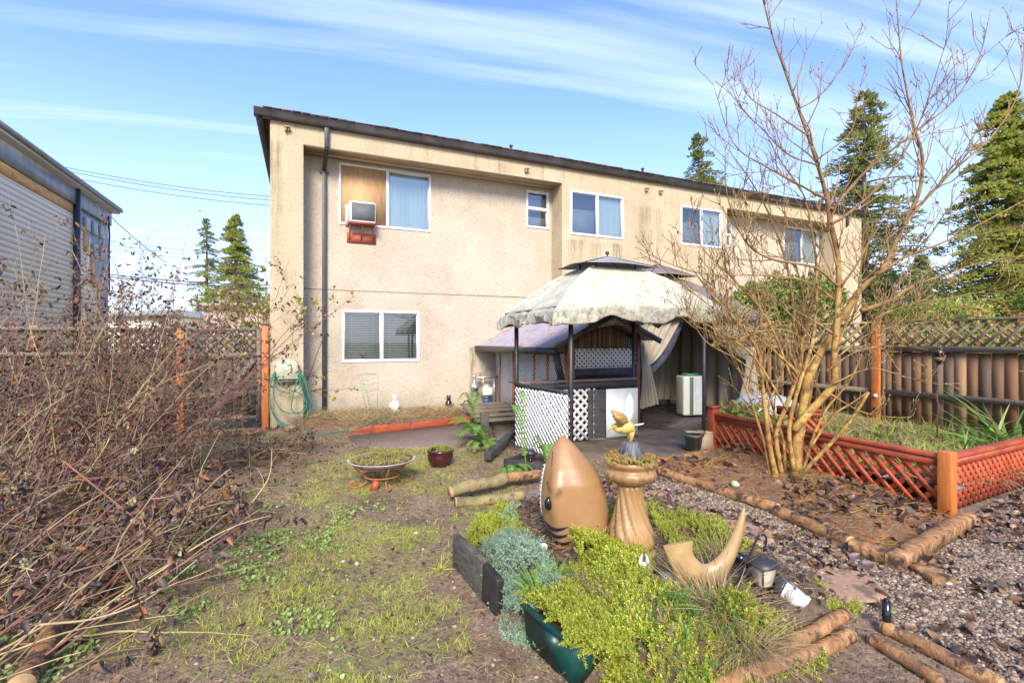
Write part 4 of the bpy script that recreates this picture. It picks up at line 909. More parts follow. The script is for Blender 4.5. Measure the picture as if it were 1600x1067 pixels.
# ================================================================= hose reel, hose, small wall garden things
p0 = W(S_at(448, 0), -.12, Z_at(448, 577, 0))
HR = thing('hose_reel_holder', 'cream plastic hose holder on the corner pillar of the building', 'hose holder', W(S_at(448, 0), 0, Z_at(448, 577, 0)), rot=ROT)
sA_, sB_ = S_at(429.5, -.16), S_at(466, -.16); za, zb_ = Z_at(448, 592, -.16), Z_at(448, 561, -.16)
mb = MB(); rows = []
for n_ in (-.17, -.002):
    pts = []
    for k in range(21):
        u = k / 20; th = math.pi * u; pts.append(W(sA_ + (sB_ - sA_) * (1 - (1 + math.cos(th)) / 2), n_, za + .14 + (zb_ - za - .14) * math.sin(th) ** .35))
    pts = [W(sA_, n_, za)] + pts + [W(sB_, n_, za)]; rows.append(pts)
k = len(rows[0]); mb.add(np.array(rows).reshape(-1, 3), [[i, (i + 1) % k, (i + 1) % k + k, i + k] for i in range(k)] + [list(range(k))[::-1], [i + k for i in range(k)]])
bevel(mb.build('cover', M['beigeplastic'], HR), .012, 3)
mb = MB(); mb.hb(sA_ + .04, sB_ - .04, -.176, -.1705, za + .05, zb_ - .09); bevel(mb.build('front_panel', M['beigeplastic'], HR), .005)
mb = MB(); mb.hb(sA_ + .02, sB_ - .02, -.12, -.002, za - .05, za - .002); mb.build('bracket', M['beigeplastic'], HR)
def fq(px, py, n): return W(S_at(px, n), n, Z_at(px, py, n))
def smooth_path(pts, k=8):
    pts = np.array(pts, float); P_ = np.vstack([2 * pts[0] - pts[1], pts, 2 * pts[-1] - pts[-2]]); out = []
    for i in range(1, len(P_) - 2):
        for t in np.linspace(0, 1, k, endpoint=False):
            a, b, c, d = P_[i - 1:i + 3]; out.append(.5 * ((2 * b) + (c - a) * t + (2 * a - 5 * b + 4 * c - d) * t * t + (3 * b - 3 * c + d - a) * t ** 3))
    out.append(pts[-1]); return np.array(out)
mb = MB()
for i, L in enumerate(([(431, 575), (422, 600), (424, 640), (445, 662), (475, 655), (486, 628), (480, 598), (466, 578)], [(430, 578), (421, 610), (428, 648), (452, 668), (480, 660), (474, 610), (466, 576)],
          [(431, 580), (432, 605), (452, 613), (470, 602), (466, 580)], [(432, 590), (445, 605), (470, 615), (480, 632), (470, 645), (456, 640), (458, 618), (465, 592)], [(429, 580), (428, 618), (440, 640), (462, 645), (476, 634), (472, 606), (464, 584)], [(466, 578), (478, 600), (484, 622), (496, 636), (503, 639)])):
    mb.tube(smooth_path([fq(a, b, -.13 - .018 * i) for a, b in L]), .011, 7)
a = fq(422, 655, -.2); tail = [fq(424, 640, -.2), fq(440, 664, -.24)] + [P(470, 672, .10), P(500, 677, .05), P(530, 674, .16), P(560, 668, .22), P(590, 655, .2), P(620, 646, .22)]
mb.tube(smooth_path(tail), .011, 7)
o = mb.build('garden_hose', M['hose'], None, origin=p0); tag(o, 'green garden hose looped on its holder and trailing along the bed', 'hose')
# wire plant cage
WC = MB(); pts = [P(570, 660, .18), P(583, 660, .18), P(592, 655, .18)]
base = P(580, 652, .16); tops = [fq(560, 585, .1), fq(565, 584, .1), fq(590, 584, .1)]
b_ = [fq(572, 636, .1), fq(581, 644, .05), fq(590, 636, .12)]
for t_, q in zip(tops, b_): WC.tube([t_, q], .0045, 5)
for f in (0, .45, .9):
    L = [t_ * (1 - f) + q * f for t_, q in zip(tops, b_)]; WC.tube(L + [L[0]], .004, 5)
WC.tube([fq(556, 624, 0), fq(563, 600, .1), fq(590, 598, .1)], .0035, 5)
o = WC.build('wire_plant_cage', mt('green_wire', (.20, .38, .24), rough=.5), None, origin=base); tag(o, 'thin green wire plant cage below the ground floor window', 'plant support')
# white figurine
p = W(S_at(617, .05), .05, .15); FG = thing('garden_figurine', 'small white seated figurine in the bed by the wall', 'figurine', p)
mb = MB(); mb.lathe(p, [(.10, 0), (.105, .04), (.07, .06), (.085, .12), (.09, .17), (.06, .23), (.035, .25)], 18, lambda th, z: 1 + .12 * np.cos(3 * th + z * 30)); mb.ell(p + ZV * .29, (.055, .055, .06)); mb.ell(p + ZV * .34, (.06, .06, .02)); mb.ell(p + np.array([.07, -.04, .15]), (.035, .03, .06)); mb.ell(p + np.array([-.07, -.04, .14]), (.035, .03, .06))
mb.build('body', M['whiteceramic'], FG, True)
mb = MB(); mb.ell(p + np.array([-.02, -.05, .295]), (.008, .008, .008)); mb.ell(p + np.array([.02, -.05, .295]), (.008, .008, .008)); mb.build('eyes', M['gloss'], FG)
# black cat figurine
p = W(S_at(701, .1), .1, .16); CT = thing('black_cat_figurine', 'small black cat ornament beside the shed end of the bed', 'figurine', p)
mb = MB(); mb.lathe(p, [(.075, 0), (.085, .05), (.07, .12), (.045, .18), (.03, .2)], 16); mb.ell(p + ZV * .225, (.05, .05, .045)); 
for sx_ in (-1, 1): mb.add([p + [sx_ * .045, 0, .24], p + [sx_ * .01, 0, .262], p + [sx_ * .035, 0, .305], p + [sx_ * .03, .02, .25]], [[0, 1, 2], [1, 3, 2], [3, 0, 2], [0, 3, 1]])
mb.tube([p + [.08, 0, .03], p + [.11, -.02, .06], p + [.10, -.03, .12]], [.014, .012, .008], 6); mb.build('body', M['gloss'], CT, True)
mb = MB(); mb.ell(p + np.array([-.018, -.047, .235]), (.008,) * 3); mb.ell(p + np.array([.018, -.047, .235]), (.008,) * 3); mb.build('eyes', M['metergreen'], CT)
# red edging boards
for i, (a, b, l) in enumerate((((545, 679), (640, 672), 'red edging board nearer the gate along the wall bed'), ((642, 672), (735, 661), 'red edging board nearer the shed along the wall bed'))):
    A_, B_ = P(*a), P(*b); o = MB().bar(A_ + ZV * .06, B_ + ZV * .065, .035, .14).build('edging_board', M['red'], None, origin=(A_ + B_) / 2 * [1, 1, 0]); tag(o, l, 'edging board', 'edging boards'); bevel(o, .005)

# ================================================================= logs and timbers
def log(name, a, b, r, label, m='log', za=None, zb=None, group='log edging of the beds', cut=True):
    A_, B_ = P(*a), P(*b); A_[2] = float(gz(*A_[:2])) + (za if za is not None else r * .75); B_[2] = float(gz(*B_[:2])) + (zb if zb is not None else r * .75)
    k = 30; pts = []; rr = []; sd_ = random.random() * 50
    for i in range(k):
        t = i / (k - 1); q = A_ * (1 - t) + B_ * t; q = q + np.array([(vnoise(t * 5, sd_) - .5) * r * .5, (vnoise(t * 5, sd_ + 3) - .5) * r * .5, (vnoise(t * 4, sd_ + 7) - .5) * r * .5]); pts.append(q); rr.append(r * (.9 + .25 * vnoise(t * 9, sd_ + 11)))
    mb = MB(); mb.tube(pts, np.array(rr), 14); o = mb.build(name, M[m], None, True, origin=(A_ + B_) / 2); tag(o, label, 'log', group)
    d = (B_ - A_) / np.linalg.norm(B_ - A_)
    for q, s_, r0 in ((pts[0], -1, rr[0]), (pts[-1], 1, rr[-1])):
        mb = MB(); mb.tube([q + d * s_ * .001, q + d * s_ * .006], [r0 * .97, r0 * .95], 14)
        c_ = mb.build('cut_end', mt('log_cut_end', (.34, .20, .08), (.50, .34, .16), scale=20, rough=.8), None, origin=(A_ + B_) / 2); c_.parent = o; c_.location = (0, 0, 0)
    return o
log('edging_log', (712, 790), (815, 778), .05, 'lower mossy log of the stacked pair left of the tan sculpture', 'logdark')
log('edging_log', (706, 785), (790, 766), .062, 'upper greenish log of the stacked pair left of the tan sculpture', 'logdark', .13, .13)
log('edging_log', (788, 765), (845, 757), .052, 'orange log butted onto the end of the upper mossy log', 'log', .12, .12)
log('edging_log', (780, 812), (840, 803), .035, 'short orange log at the back of the sedum bed')
log('edging_log', (1030, 742), (1215, 800), .05, 'far half of the long peeled log edging the mulch bed')
log('edging_log', (1215, 803), (1330, 858), .055, 'middle length of the long peeled log edging the mulch bed')
log('edging_log', (1232, 912), (1318, 965), .04, 'peeled log behind the fallen lantern and white stone')
log('edging_log', (1205, 1052), (1322, 985), .034, 'upper weathered log at the near right corner of the sedum bed', 'log', .10, .10)
log('edging_log', (1120, 1085), (1330, 1000), .036, 'lower log at the near right corner of the sedum bed')
log('edging_log', (1384, 985), (1560, 1075), .038, 'upper peeled log edging the gravel at the lower right')
log('edging_log', (1365, 1000), (1490, 1085), .034, 'lower red-brown log edging the gravel at the lower right', 'log')
log('fallen_log', (168, 890), (95, 985), .05, 'far end of the pale log lying under the dead shrubs', group=None)
log('fallen_log', (94, 988), (30, 1085), .055, 'near end of the pale log lying under the dead shrubs', group=None)
log('loose_log', (1105, 868), (1045, 842), .035, 'short reddish round stick lying in the bed behind the tail sculpture', group=None, za=.16, zb=.16)
def timber(a, b, w_, h_, label, m='log', z=None, name='edging_timber'):
    A_, B_ = P(*a), P(*b); zz_ = h_ / 2 if z is None else z; A_[2] += zz_ + float(gz(*A_[:2])); B_[2] += zz_ + float(gz(*B_[:2]))
    k = 24; rows = []; d = (B_ - A_) / np.linalg.norm(B_ - A_); q = np.cross(d, ZV); sdd = random.random() * 40
    for i in range(k):
        t = i / (k - 1); c_ = A_ * (1 - t) + B_ * t; e = 1 + .12 * (vnoise(t * 8, sdd) - .5)
        prof = [(-1, -1), (1, -1), (1, .75), (.78, 1), (-.78, 1), (-1, .75)]
        rows.append([c_ + q * x * w_ / 2 * e + ZV * (y * h_ / 2 * e + (vnoise(t * 6 + x, sdd + 5) - .5) * .012) for x, y in prof])
    mb = MB(); mb.grid(np.array(rows), True); n_ = 6; mb.add(rows[0], [[0, 1, 2, 3, 4, 5]]); mb.add(rows[-1], [[5, 4, 3, 2, 1, 0]])
    o = mb.build(name, M[m], None, origin=(A_ + B_) / 2); tag(o, label, 'timber'); return o
log('edging_log', (300, 682), (408, 678), .05, 'short orange log lying at the foot of the garden gate')
timber((1330, 862), (1392, 880), .13, .09, 'short square orange timber at the corner of the mulch bed')
timber((1398, 888), (1512, 818), .11, .11, 'square timber with broken bark at the right end of the mulch bed')
timber((1440, 893), (1475, 915), .14, .05, 'flat broken block beside the mulch bed corner', name='wood_block')
timber((975, 730), (1112, 708), .10, .045, 'low pale plank between the wet patio and the mulch bed', name='edging_plank')
timber((1015, 838), (1085, 842), .05, .03, 'dark thin board lying behind the bird bath', 'timber', .2, 'loose_board')

# ================================================================= red lattice planter
c0_, c1_ = np.array([3.0, 7.15, 0.]), P(1480, 803)
def redpanel(th, a, b, zt, sp=.15, ww=.050):
    d = b - a; L = np.linalg.norm(d); u = d / L; q = np.cross(u, ZV)
    mb = MB(); lattice(mb, a + ZV * .03, u, L, zt - .12, sp, ww, .005, q); mb.build('lattice_panel', M['redlat'], th)
    mb = MB(); mb.bar(a + ZV * (zt - .03), b + ZV * (zt - .03), .09, .035); bevel(mb.build('top_rail', M['red'], th), .005)
    mb = MB(); mb.bar(a + ZV * (zt - .085) + q * .015, b + ZV * (zt - .085) + q * .015, .025, .07); mb.build('fascia', M['red'], th)
RP = thing('red_lattice_planter', 'long red lattice planter side behind the bare tree', 'planter', (c0_ + c1_) / 2)
redpanel(RP, c0_, c1_ + (c0_ - c1_) * .015, .56)
mb = MB(); mb.bar(c0_ + ZV * .0, c0_ + ZV * .62, .13, .11, N); bevel(mb.build('post', M['red'], RP), .006)
mb = MB(); mb.bar(c0_ + ZV * .62, c0_ + ZV * .645, .17, .15, N); mb.build('post_cap', M['red'], RP)
c2_ = c1_ + np.array([1.95, 1.0, 0]) * 1.6; CP = thing('red_lattice_planter', 'dark red lattice planter side running right from the orange post', 'planter', (c1_ + c2_) / 2)
redpanel(CP, c1_ + (c2_ - c1_) * .025, c2_, .56, .11, .05)
o = MB().bar(c1_ + ZV * -.02, c1_ + ZV * .585, .11, .11, N).build('planter_corner_post', M['orangepost'], None, origin=c1_); tag(o, 'bright orange square corner post joining the red lattice planters', 'post'); bevel(o, .008)
a_, b_ = P(1232, 688), P(1278, 700); a_, b_ = np.array([4.2, 7.6, 0]), np.array([4.6, 7.1, 0]); BK = thing('red_lattice_screen', 'small red lattice screen half hidden behind the tree stems', 'planter', (a_ + b_) / 2)
redpanel(BK, a_, b_, .6, .11, .05)
# planter soil
mb = MB(); f_ = np.linspace(0, 1, 20); rows = [[c0_ * (1 - u) + c1_ * u + (np.array(W(SF - .1, -3.2)) * (1 - u) + np.array([c2_[0], c2_[1], 0]) * u - c0_ * (1 - u) - c1_ * u) * v + ZV * (.12 + .10 * fbm(u * 5, v * 9, 3) - .0) for u in f_] for v in np.linspace(.02, .98, 14)]
mb.grid(np.array(rows)); struct(mb.build('planter_soil', M['bedsoil'], smooth=True))

# ================================================================= pots, boards and the like by the patio edge
p = P(1084, 704, .012); PT = thing('square_pot', 'dark green square pot beside the black gazebo leg', 'pot', p)
mb = MB(); mb.lathe(p, [(.10, 0), (.13, .20), (.15, .21), (.15, .25), (.135, .25), (.12, .16)], 4); mb.build('pot', mt('dark_olive_pot', (.08, .09, .06), (.13, .14, .10), rough=.5), PT)
mb = MB(); mb.bar(p + [-.12, 0, .285], p + [.17, .05, .26], .10, .03); mb.build('lid_board', M['olive'], PT)
o = MB().hexa([P(1092, 706, 0) + ex_ for ex_ in (np.array([0, 0, 0]), np.array([.22, 0, 0]), np.array([.22, .02, 0]), np.array([0, .02, 0]), np.array([.02, .10, .30]), np.array([.24, .10, .28]), np.array([.24, .12, .28]), np.array([.02, .12, .30]))]).build('leaning_board', M['tanboard'], None, origin=P(1100, 706)); tag(o, 'pale tan board leaning by the black gazebo leg', 'board')
mb = MB(); cc = np.array([4.55, 8.6, .55]); k = 26; rows = []
for i in range(k):
    for_ = []
    for j in range(k):
        u, v = i / (k - 1), j / (k - 1); for_.append(cc + np.array([(u - .5) * 1.2, (v - .5) * .8, .34 * math.sin(math.pi * u) ** .5 * math.sin(math.pi * v) ** .5 - .2 + .12 * (fbm(u * 5, v * 5, 77) - .5)]))
    rows.append(for_)
mb.grid(np.array(rows)); o = mb.build('grey_tarp', M['tarp'], None, True, origin=cc - ZV * .4); tag(o, 'crumpled grey tarp bundled behind the tree stems', 'tarp')
# glazed pot
p = G(688, 728); GP = thing('glazed_pot', 'round dark plum glazed pot on the mud', 'pot', p)
mb = MB(); mb.lathe(p, [(.10, 0), (.12, .015), (.158, .09), (.165, .15), (.155, .175), (.172, .19), (.172, .215), (.15, .215), (.145, .17)], 40); mb.build('pot', M['glaze'], GP, True)
mb = MB(); mb.lathe(p, [(.146, .18), (.10, .192), (.02, .197)], 20); mb.build('soil', M['bedsoil'], GP)
# bowl stand
p = G(597, 757); p[2] -= .01; BS = thing('plant_bowl_stand', 'wide shallow bowl on a rusty scrolled iron stand', 'plant stand', p)
hz_ = .27
mb = MB(); mb.lathe(p, [(.05, hz_ - .06), (.20, hz_ - .045), (.33, hz_ - .005), (.365, hz_ + .025), (.372, hz_ + .03), (.36, hz_ + .032), (.30, hz_ + .005)], 48); mb.build('bowl', M['enamel'], BS, True)
mb = MB(); mb.lathe(p, [(.34, hz_ + .02), (.2, hz_ + .05), (.02, hz_ + .06)], 24); mb.build('soil', M['bedsoil'], BS)
for k in range(4):
    th = .5 + k * math.pi / 2; d = np.array([math.cos(th), math.sin(th), 0]); pts = [p + d * r + ZV * z for r, z in ((.30, hz_ - .02), (.27, .20), (.20, .14), (.16, .09), (.19, .04), (.27, .015), (.33, .03), (.345, .065), (.32, .085), (.295, .07))]
    mb = MB(); mb.tube(smooth_path(pts, 6), .010, 7); mb.build('scroll_leg', M['rust'], BS, True)
mb = MB(); th = np.linspace(0, 2 * np.pi, 40); mb.tube(np.stack([p[0] + .19 * np.cos(th), p[1] + .19 * np.sin(th), np.full(40, p[2] + .115)], -1), .008, 6, False); mb.tube(np.stack([p[0] + .27 * np.cos(th), p[1] + .27 * np.sin(th), np.full(40, p[2] + hz_ - .035)], -1), .009, 6, False); mb.build('stand_ring', M['rust'], BS, True)
mb = MB(); q = p + np.array([-.02, -.26, 0]); mb.add([q + [-.05, 0, 0.0], q + [.03, 0, .0], q + [.05, .03, .10], q + [-.01, .03, .12], q + [-.05, .015, 0], q + [.03, .015, 0], q + [.05, .045, .10], q + [-.01, .045, .12]], [[0, 1, 2, 3], [7, 6, 5, 4], [0, 4, 5, 1], [1, 5, 6, 2], [2, 6, 7, 3], [3, 7, 4, 0]]); mb.build('leaf_foot', M['red'], BS)

# black low planter by the lattice with mushroom light
a_, b_ = P(790, 742), P(858, 772); a_ = P(788, 735); b_ = P(850, 748)
BP = thing('black_planter_box', 'low black timber planter at the foot of the white lattice', 'planter', (a_ + b_) / 2)
mb = MB(); q = np.cross((b_ - a_) / np.linalg.norm(b_ - a_), ZV)
mb.bar(a_ + ZV * .07, b_ + ZV * .07, .03, .16); mb.bar(a_ + ZV * .07, a_ - q * .42 + ZV * .07, .03, .16); mb.bar(b_ + ZV * .07, b_ - q * .42 + ZV * .07, .03, .16); mb.bar(a_ - q * .42 + ZV * .07, b_ - q * .42 + ZV * .07, .03, .16)
bevel(mb.build('sides', M['blackwood'], BP), .006)
mb = MB(); mb.hexa([v + ZV * z for z in (.0, .11) for v in (a_, b_, b_ - q * .42, a_ - q * .42)]); mb.build('soil', M['bedsoil'], BP)
p = P(829, 738, .0) - q * .12; p = P(829, 735); ML = thing('mushroom_path_light', 'black mushroom-capped path light against the white lattice', 'path light', p)
mb = MB(); mb.tube([p, p + ZV * .20], .022, 10); mb.build('stem', M['gloss'], ML); mb = MB(); mb.lathe(p + ZV * .20, [(.06, 0), (.075, .012), (.072, .03), (.05, .06), (.02, .072)], 20); mb.lathe(p + ZV * .165, [(.045, 0), (.045, .03)], 16); mb.build('cap', M['black'], ML, True)

# ================================================================= the sedum bed
BED = [P(712, 878), P(757, 940), (.02, 2.75, 0), P(905, 1068), (.75, 2.08, 0), P(1110, 1085), P(1322, 995), P(1315, 965), P(1225, 905), P(1150, 850), P(1045, 800), P(960, 800), P(860, 795), P(770, 815)]
def bedz(x, y):
    d = sdpoly(x, y, BED); return .20 * sm(-d, -.02, .12) + .05 * (fbm(np.asarray(x) * 3, np.asarray(y) * 3, 55) - .3) * sm(-d, 0, .2)
xs = np.arange(-.6, 2.4, .025); ys = np.arange(1.8, 4.7, .025); X_, Y_ = np.meshgrid(xs, ys); Z_ = bedz(X_, Y_) - .03 + gz(X_, Y_) * 0
ins = sdpoly(X_, Y_, BED) < .03; vid = np.arange(X_.size).reshape(X_.shape)
f = ins[:-1, :-1] & ins[1:, :-1] & ins[:-1, 1:] & ins[1:, 1:]
F_ = np.stack([vid[:-1, :-1][f], vid[:-1, 1:][f], vid[1:, 1:][f], vid[1:, :-1][f]], -1)
mb = MB(); mb.add(np.stack([X_, Y_, Z_], -1).reshape(-1, 3), F_); struct(mb.build('raised_bed_soil', M['bedsoil'], smooth=True))
def B(px, py, z=.2): return P(px, py, z)
def open_box(name, label, a, b, c, h, m, t=.02, z0=0, taper=.03):
    """trough whose long side runs a->b and short side b->c"""
    d = a + (c - b); cen = (a + b + c + d) / 4; th = thing(name, label, 'planter', cen * [1, 1, 0])
    mb = MB(); ring = [a, b, c, d]
    for i in range(4):
        p_, q_ = ring[i], ring[(i + 1) % 4]; pi, qi = p_ + (cen - p_) * .12, q_ + (cen - q_) * .12
        mb.hexa([pi + ZV * z0, qi + ZV * z0, qi + (cen - qi) * .1 + ZV * z0, pi + (cen - pi) * .1 + ZV * z0, p_ + ZV * h, q_ + ZV * h, q_ + (cen - q_) * .07 + ZV * h, p_ + (cen - p_) * .07 + ZV * h])
    mb.build('trough', m, th)
    mb = MB()
    for i in range(4):
        p_, q_ = ring[i], ring[(i + 1) % 4]; e = (q_ - p_) / np.linalg.norm(q_ - p_) * .012; mb.bar(p_ - e + ZV * (h - .008), q_ + e + ZV * (h - .008), .028, .022)
    bevel(mb.build('rim', m, th), .004)
    mb = MB(); mb.hexa([v + ZV * z for z in (z0, h - .05) for v in [r + (cen - r) * .15 for r in ring]]); mb.build('soil', M['bedsoil'], th)
    return th
a_, b_ = P(817, 940, .21) * [1, 1, 0], P(896, 1006, .21) * [1, 1, 0]; c_ = P(945, 994, .21) * [1, 1, 0]
open_box('green_trough_planter', 'dark green plastic trough planter at the near edge of the sedum bed', a_, b_, c_, .21, M['greenplastic'], z0=.0)
BW = thing('rotting_timber_planter', 'weathered square timber end holding the left side of the sedum bed', 'planter', P(750, 925))
A_, B_ = P(712, 882), P(758, 938); A_[2] = B_[2] = 0
mb = MB(); mb.bar(A_ + ZV * .10, B_ + ZV * .12, .05, .26); bevel(mb.build('side_plank', M['timber'], BW), .01)
mb = MB(); mb.bar(B_ + ZV * .12, B_ + (a_ - B_) * .42 + ZV * .10, .05, .24); bevel(mb.build('end_plank', mt('near_black_timber', (.012, .011, .01), (.03, .027, .022), rough=.6, scale=8, bump=.5), BW), .01)  # end plank toned near-black, far darker than the side plank
# stepping stones
for (px, py, rx, ry, l) in ((1015, 776, .17, .16, 'round pink stepping stone behind the bird bath'), (1157, 835, .26, .20, 'large pink stepping stone behind the tail sculpture'), (1325, 910, .22, .18, 'leaf-strewn pink stepping stone right of the fallen lantern'), (915, 780, .14, .14, 'small pink stepping stone beside the tan fish head')):
    p = G(px, py); mb = MB(); ks = random.random() * 9; mb.lathe(p - ZV * .02, [(rx * .98, 0), (rx, .02), (rx * .98, .035), (rx * .9, .04)], 24, lambda th, z: 1 + .08 * np.sin(2 * th + ks) + .04 * np.sin(5 * th + ks)); o = mb.build('stepping_stone', M['stepping'], None, True, origin=p); tag(o, l, 'stepping stone', 'pink stepping stones')

# ---- fish head sculpture
p = B(898, 856, .10); s_ = p[1] / FP; Yh = p[1]
SK = thing('fish_head_sculpture', 'tall tan painted fish head sculpture rising from the bed', 'sculpture', p)
prof = [(858, 866, 946), (835, 857, 950), (812, 849, 950), (790, 845.5, 949), (768, 845.5, 946), (745, 848, 938), (725, 852, 926), (708, 858, 911), (697, 863, 901), (688, 869, 892), (682.5, 875, 884), (680.5, 878.5, 880.5)]
yy = np.array([a for a, b, c in prof][::-1], float); lf = np.array([b for a, b, c in prof][::-1]); rt = np.array([c for a, b, c in prof][::-1])
rows = []; Ks = 72; Nz = 60
def shk(py, th):
    l_, r_2 = np.interp(py, yy, lf), np.interp(py, yy, rt); cx, hw_ = (l_ + r_2) / 2, (r_2 - l_) / 2
    X0 = (cx - 800) * s_; hx = hw_ * s_; hy = min(hx * 1.0, .21)
    c, s = math.cos(th), math.sin(th); e = 2 / 2.15
    x = abs(c) ** e * math.copysign(1, c) * hx; y = abs(s) ** e * math.copysign(1, s) * hy
    dth = (th - math.radians(238) + math.pi) % (2 * math.pi) - math.pi
    rg = 1 + .22 * math.exp(-(dth / .30) ** 2) * (1 - math.cos(2 * math.pi * min(1, max(0, (858 - py) / 177.5)) ** 1.3)) * .5   # snout ridge
    return np.array([X0 + x * rg, Yh + y * rg, H + (533 - py) * s_])
for i in range(Nz):
    py = 858 - (858 - 680.5) * (1 - (1 - i / (Nz - 1)) ** 1.0); rows.append([shk(py, 2 * math.pi * k / Ks) for k in range(Ks)])
mb = MB(); mb.grid(np.array(rows), True); mb.add(rows[-1], [list(range(Ks))]); o = mb.build('head', M['clay'], SK, True)
mb = MB(); e = shk(773, math.radians(224)) + np.array([-.004, -.012, 0]); mb.ell(e, (.030, .026, .046), 14, 18, .4); mb.build('eye', M['gloss'], SK, True)
for k, (py, l_) in enumerate(((807, 1), (818, 1), (829, 1))):
    mb = MB(); pts = []
    for j in range(13):
        u = j / 12; th = math.radians(198 + 56 * u); q = shk(py + 6 * math.sin(math.pi * u) - 2 * u, th); c_ = np.array([p[0], Yh, q[2]]); pts.append(q + (q - c_) / np.linalg.norm(q - c_) * .001)
    mb.tube(pts, np.array([.002 + .010 * math.sin(math.pi * (j / 12)) ** .6 for j in range(13)]), 8); mb.build('gill_slit', M['gloss'], SK, True)
mb = MB()
for j, py in enumerate(np.linspace(728, 800, 12)): 
    q = shk(py, math.radians(176)); mb.add([q + [-.008, 0, .010], q + [-.008, .02, .010], q + [.004, .01, .010], q + [-.012, .008, -.012]], [[0, 1, 3], [1, 2, 3], [2, 0, 3], [0, 2, 1]])
mb.tube([shk(py, math.radians(178)) for py in np.linspace(725, 805, 14)], .005, 6); mb.build('teeth', M['whiteceramic'], SK)
for (pts_) in ([(702, 205), (710, 215), (717, 219), (722, 222)],):
    mb = MB(); mb.tube(smooth_path([shk(a, math.radians(b)) for a, b in pts_], 4), .003, 6); mb.build('mouth_mark', M['gloss'], SK)
mb = MB(); mb.ell(shk(745, math.radians(213)), (.006, .006, .011)); mb.build('nostril', M['gloss'], SK)

# ---- bird bath pedestal
p = B(985, 868, .14); k_ = p[1] / FP
BB = thing('bird_bath_pedestal', 'tan glazed bird bath on a twisted fluted pedestal', 'bird bath', p)
def pr(l): return [(r * k_, (868 - y) * k_) for r, y in l]
mb = MB(); mb.lathe(p, pr([(37, 868), (39, 863), (39, 858), (34, 853)]), 48); mb.build('foot', M['clayped'], BB, True)
fl = lambda th, z: 1 - .13 * np.exp(-(np.sin(6 * (th + z * 3.0)) / .45) ** 2)
mb = MB(); mb.lathe(p, pr([(33, 853), (36, 847), (37, 839), (35, 828), (33, 822), (31, 815), (28, 808), (26, 800), (24, 792), (22.5, 785), (21, 778), (20.5, 772), (20, 762), (21, 754)]), 180, fl); mb.build('column', M['clayped'], BB, True)
mb = MB(); mb.lathe(p, pr([(19, 754), (29, 750), (37, 744), (39.5, 738), (38, 733), (34, 731), (34, 727), (38.5, 724), (40, 720), (39, 716.5), (35, 716), (32, 722)]), 64, lambda th, z: 1 + (.025 * np.cos(16 * th) if z > .4 and z < .585 else 0)); mb.build('bowl', M['clayped'], BB, True)
bt = p + ZV * (868 - 719) * k_
mb = MB(); mb.lathe(bt, [(.135, -.01), (.08, .0), (.01, .005)], 24); mb.build('soil', M['bedsoil'], BB)
# ---- eagle on stump
e0 = bt + ZV * .0; EG = thing('eagle_ornament', 'golden brown eagle with raised wings landing on a dark stump', 'ornament', e0)
mb = MB(); mb.lathe(e0, [(.085, 0), (.08, .04), (.065, .09), (.055, .125), (.05, .13)], 30, lambda th, z: 1 + .10 * np.cos(9 * th + 8 * z) + .05 * np.cos(17 * th)); mb.build('stump', M['darkstump'], EG, True)
def ep(px, py, dy=0): return np.array([(px - 800) * k_, p[1] + dy, H + (533 - py) * k_])
mb = MB(); b0 = smooth_path([ep(990, 664), ep(985, 666), ep(975, 668), ep(967, 669), ep(962, 668.5), ep(957, 669)], 4); mb.tube(b0, np.interp(np.linspace(0, 1, len(b0)), [0, .15, .4, .7, .85, 1], [.022, .042, .040, .026, .022, .003]), 14)
mb.tube([ep(986, 670), ep(987, 680), ep(985, 690)], [.030, .017, .011], 8); mb.tube([ep(982, 671, .02), ep(984, 681, .02), ep(984, 690, .02)], [.02, .012, .01], 8)
for q in (-1, 0, 1): mb.tube([ep(985, 689), ep(985 + q * 5, 691.5, -.015)], [.007, .004], 6)
mb.build('body', M['gold'], EG, True)
mb = MB(); mb.ell(ep(962, 666), (.028, .024, .022)); mb.build('head', M['gold'], EG, True)
mb = MB(); mb.tube([ep(958, 667), ep(952.5, 669), ep(951, 672)], [.011, .008, .002], 7); mb.build('beak', mt('yellow_beak', (.6, .42, .08), rough=.4), EG, True)
def wing(pl, dy0, dy1, m, nm):
    mb = MB(); n_ = len(pl); c_ = np.mean([a for a in pl], axis=0); V = []
    for off in (-.004, .004):
        for i, (x, y) in enumerate(pl):
            u = np.hypot(x - pl[0][0], y - pl[0][1]) / 50; V.append(ep(x, y, dy0 + (dy1 - dy0) * u + off))
    mb.add(V, [[i, (i + 1) % n_, (i + 1) % n_ + n_, i + n_] for i in range(n_)] + [list(range(n_))[::-1], [i + n_ for i in range(n_)]]); return mb.build(nm, m, EG)
wl_ = [(982, 664), (979, 652), (972, 644), (962, 640), (952, 637), (950, 639), (953, 641), (951, 643), (955, 645), (953, 648), (957, 650), (956, 653), (960, 655), (959, 658), (963, 660), (963, 663), (970, 665)]
wing(wl_, -.01, -.10, M['wingbrown'], 'wing')
wr_ = [(979, 660), (978, 648), (980, 636), (984, 625), (989, 617), (991, 616), (991, 619), (993, 620), (992, 623), (994.5, 625), (993, 628), (995, 631), (993, 634), (995, 638), (992.5, 641), (994, 645), (991, 648), (992, 652), (988, 655), (987, 660)]
o = wing(wr_, .02, .12, mt('pale_wing', (.50, .48, .42), (.66, .64, .60), scale=14, rough=.5), 'wing'); o['label'] = 'pale right wing raised upright'
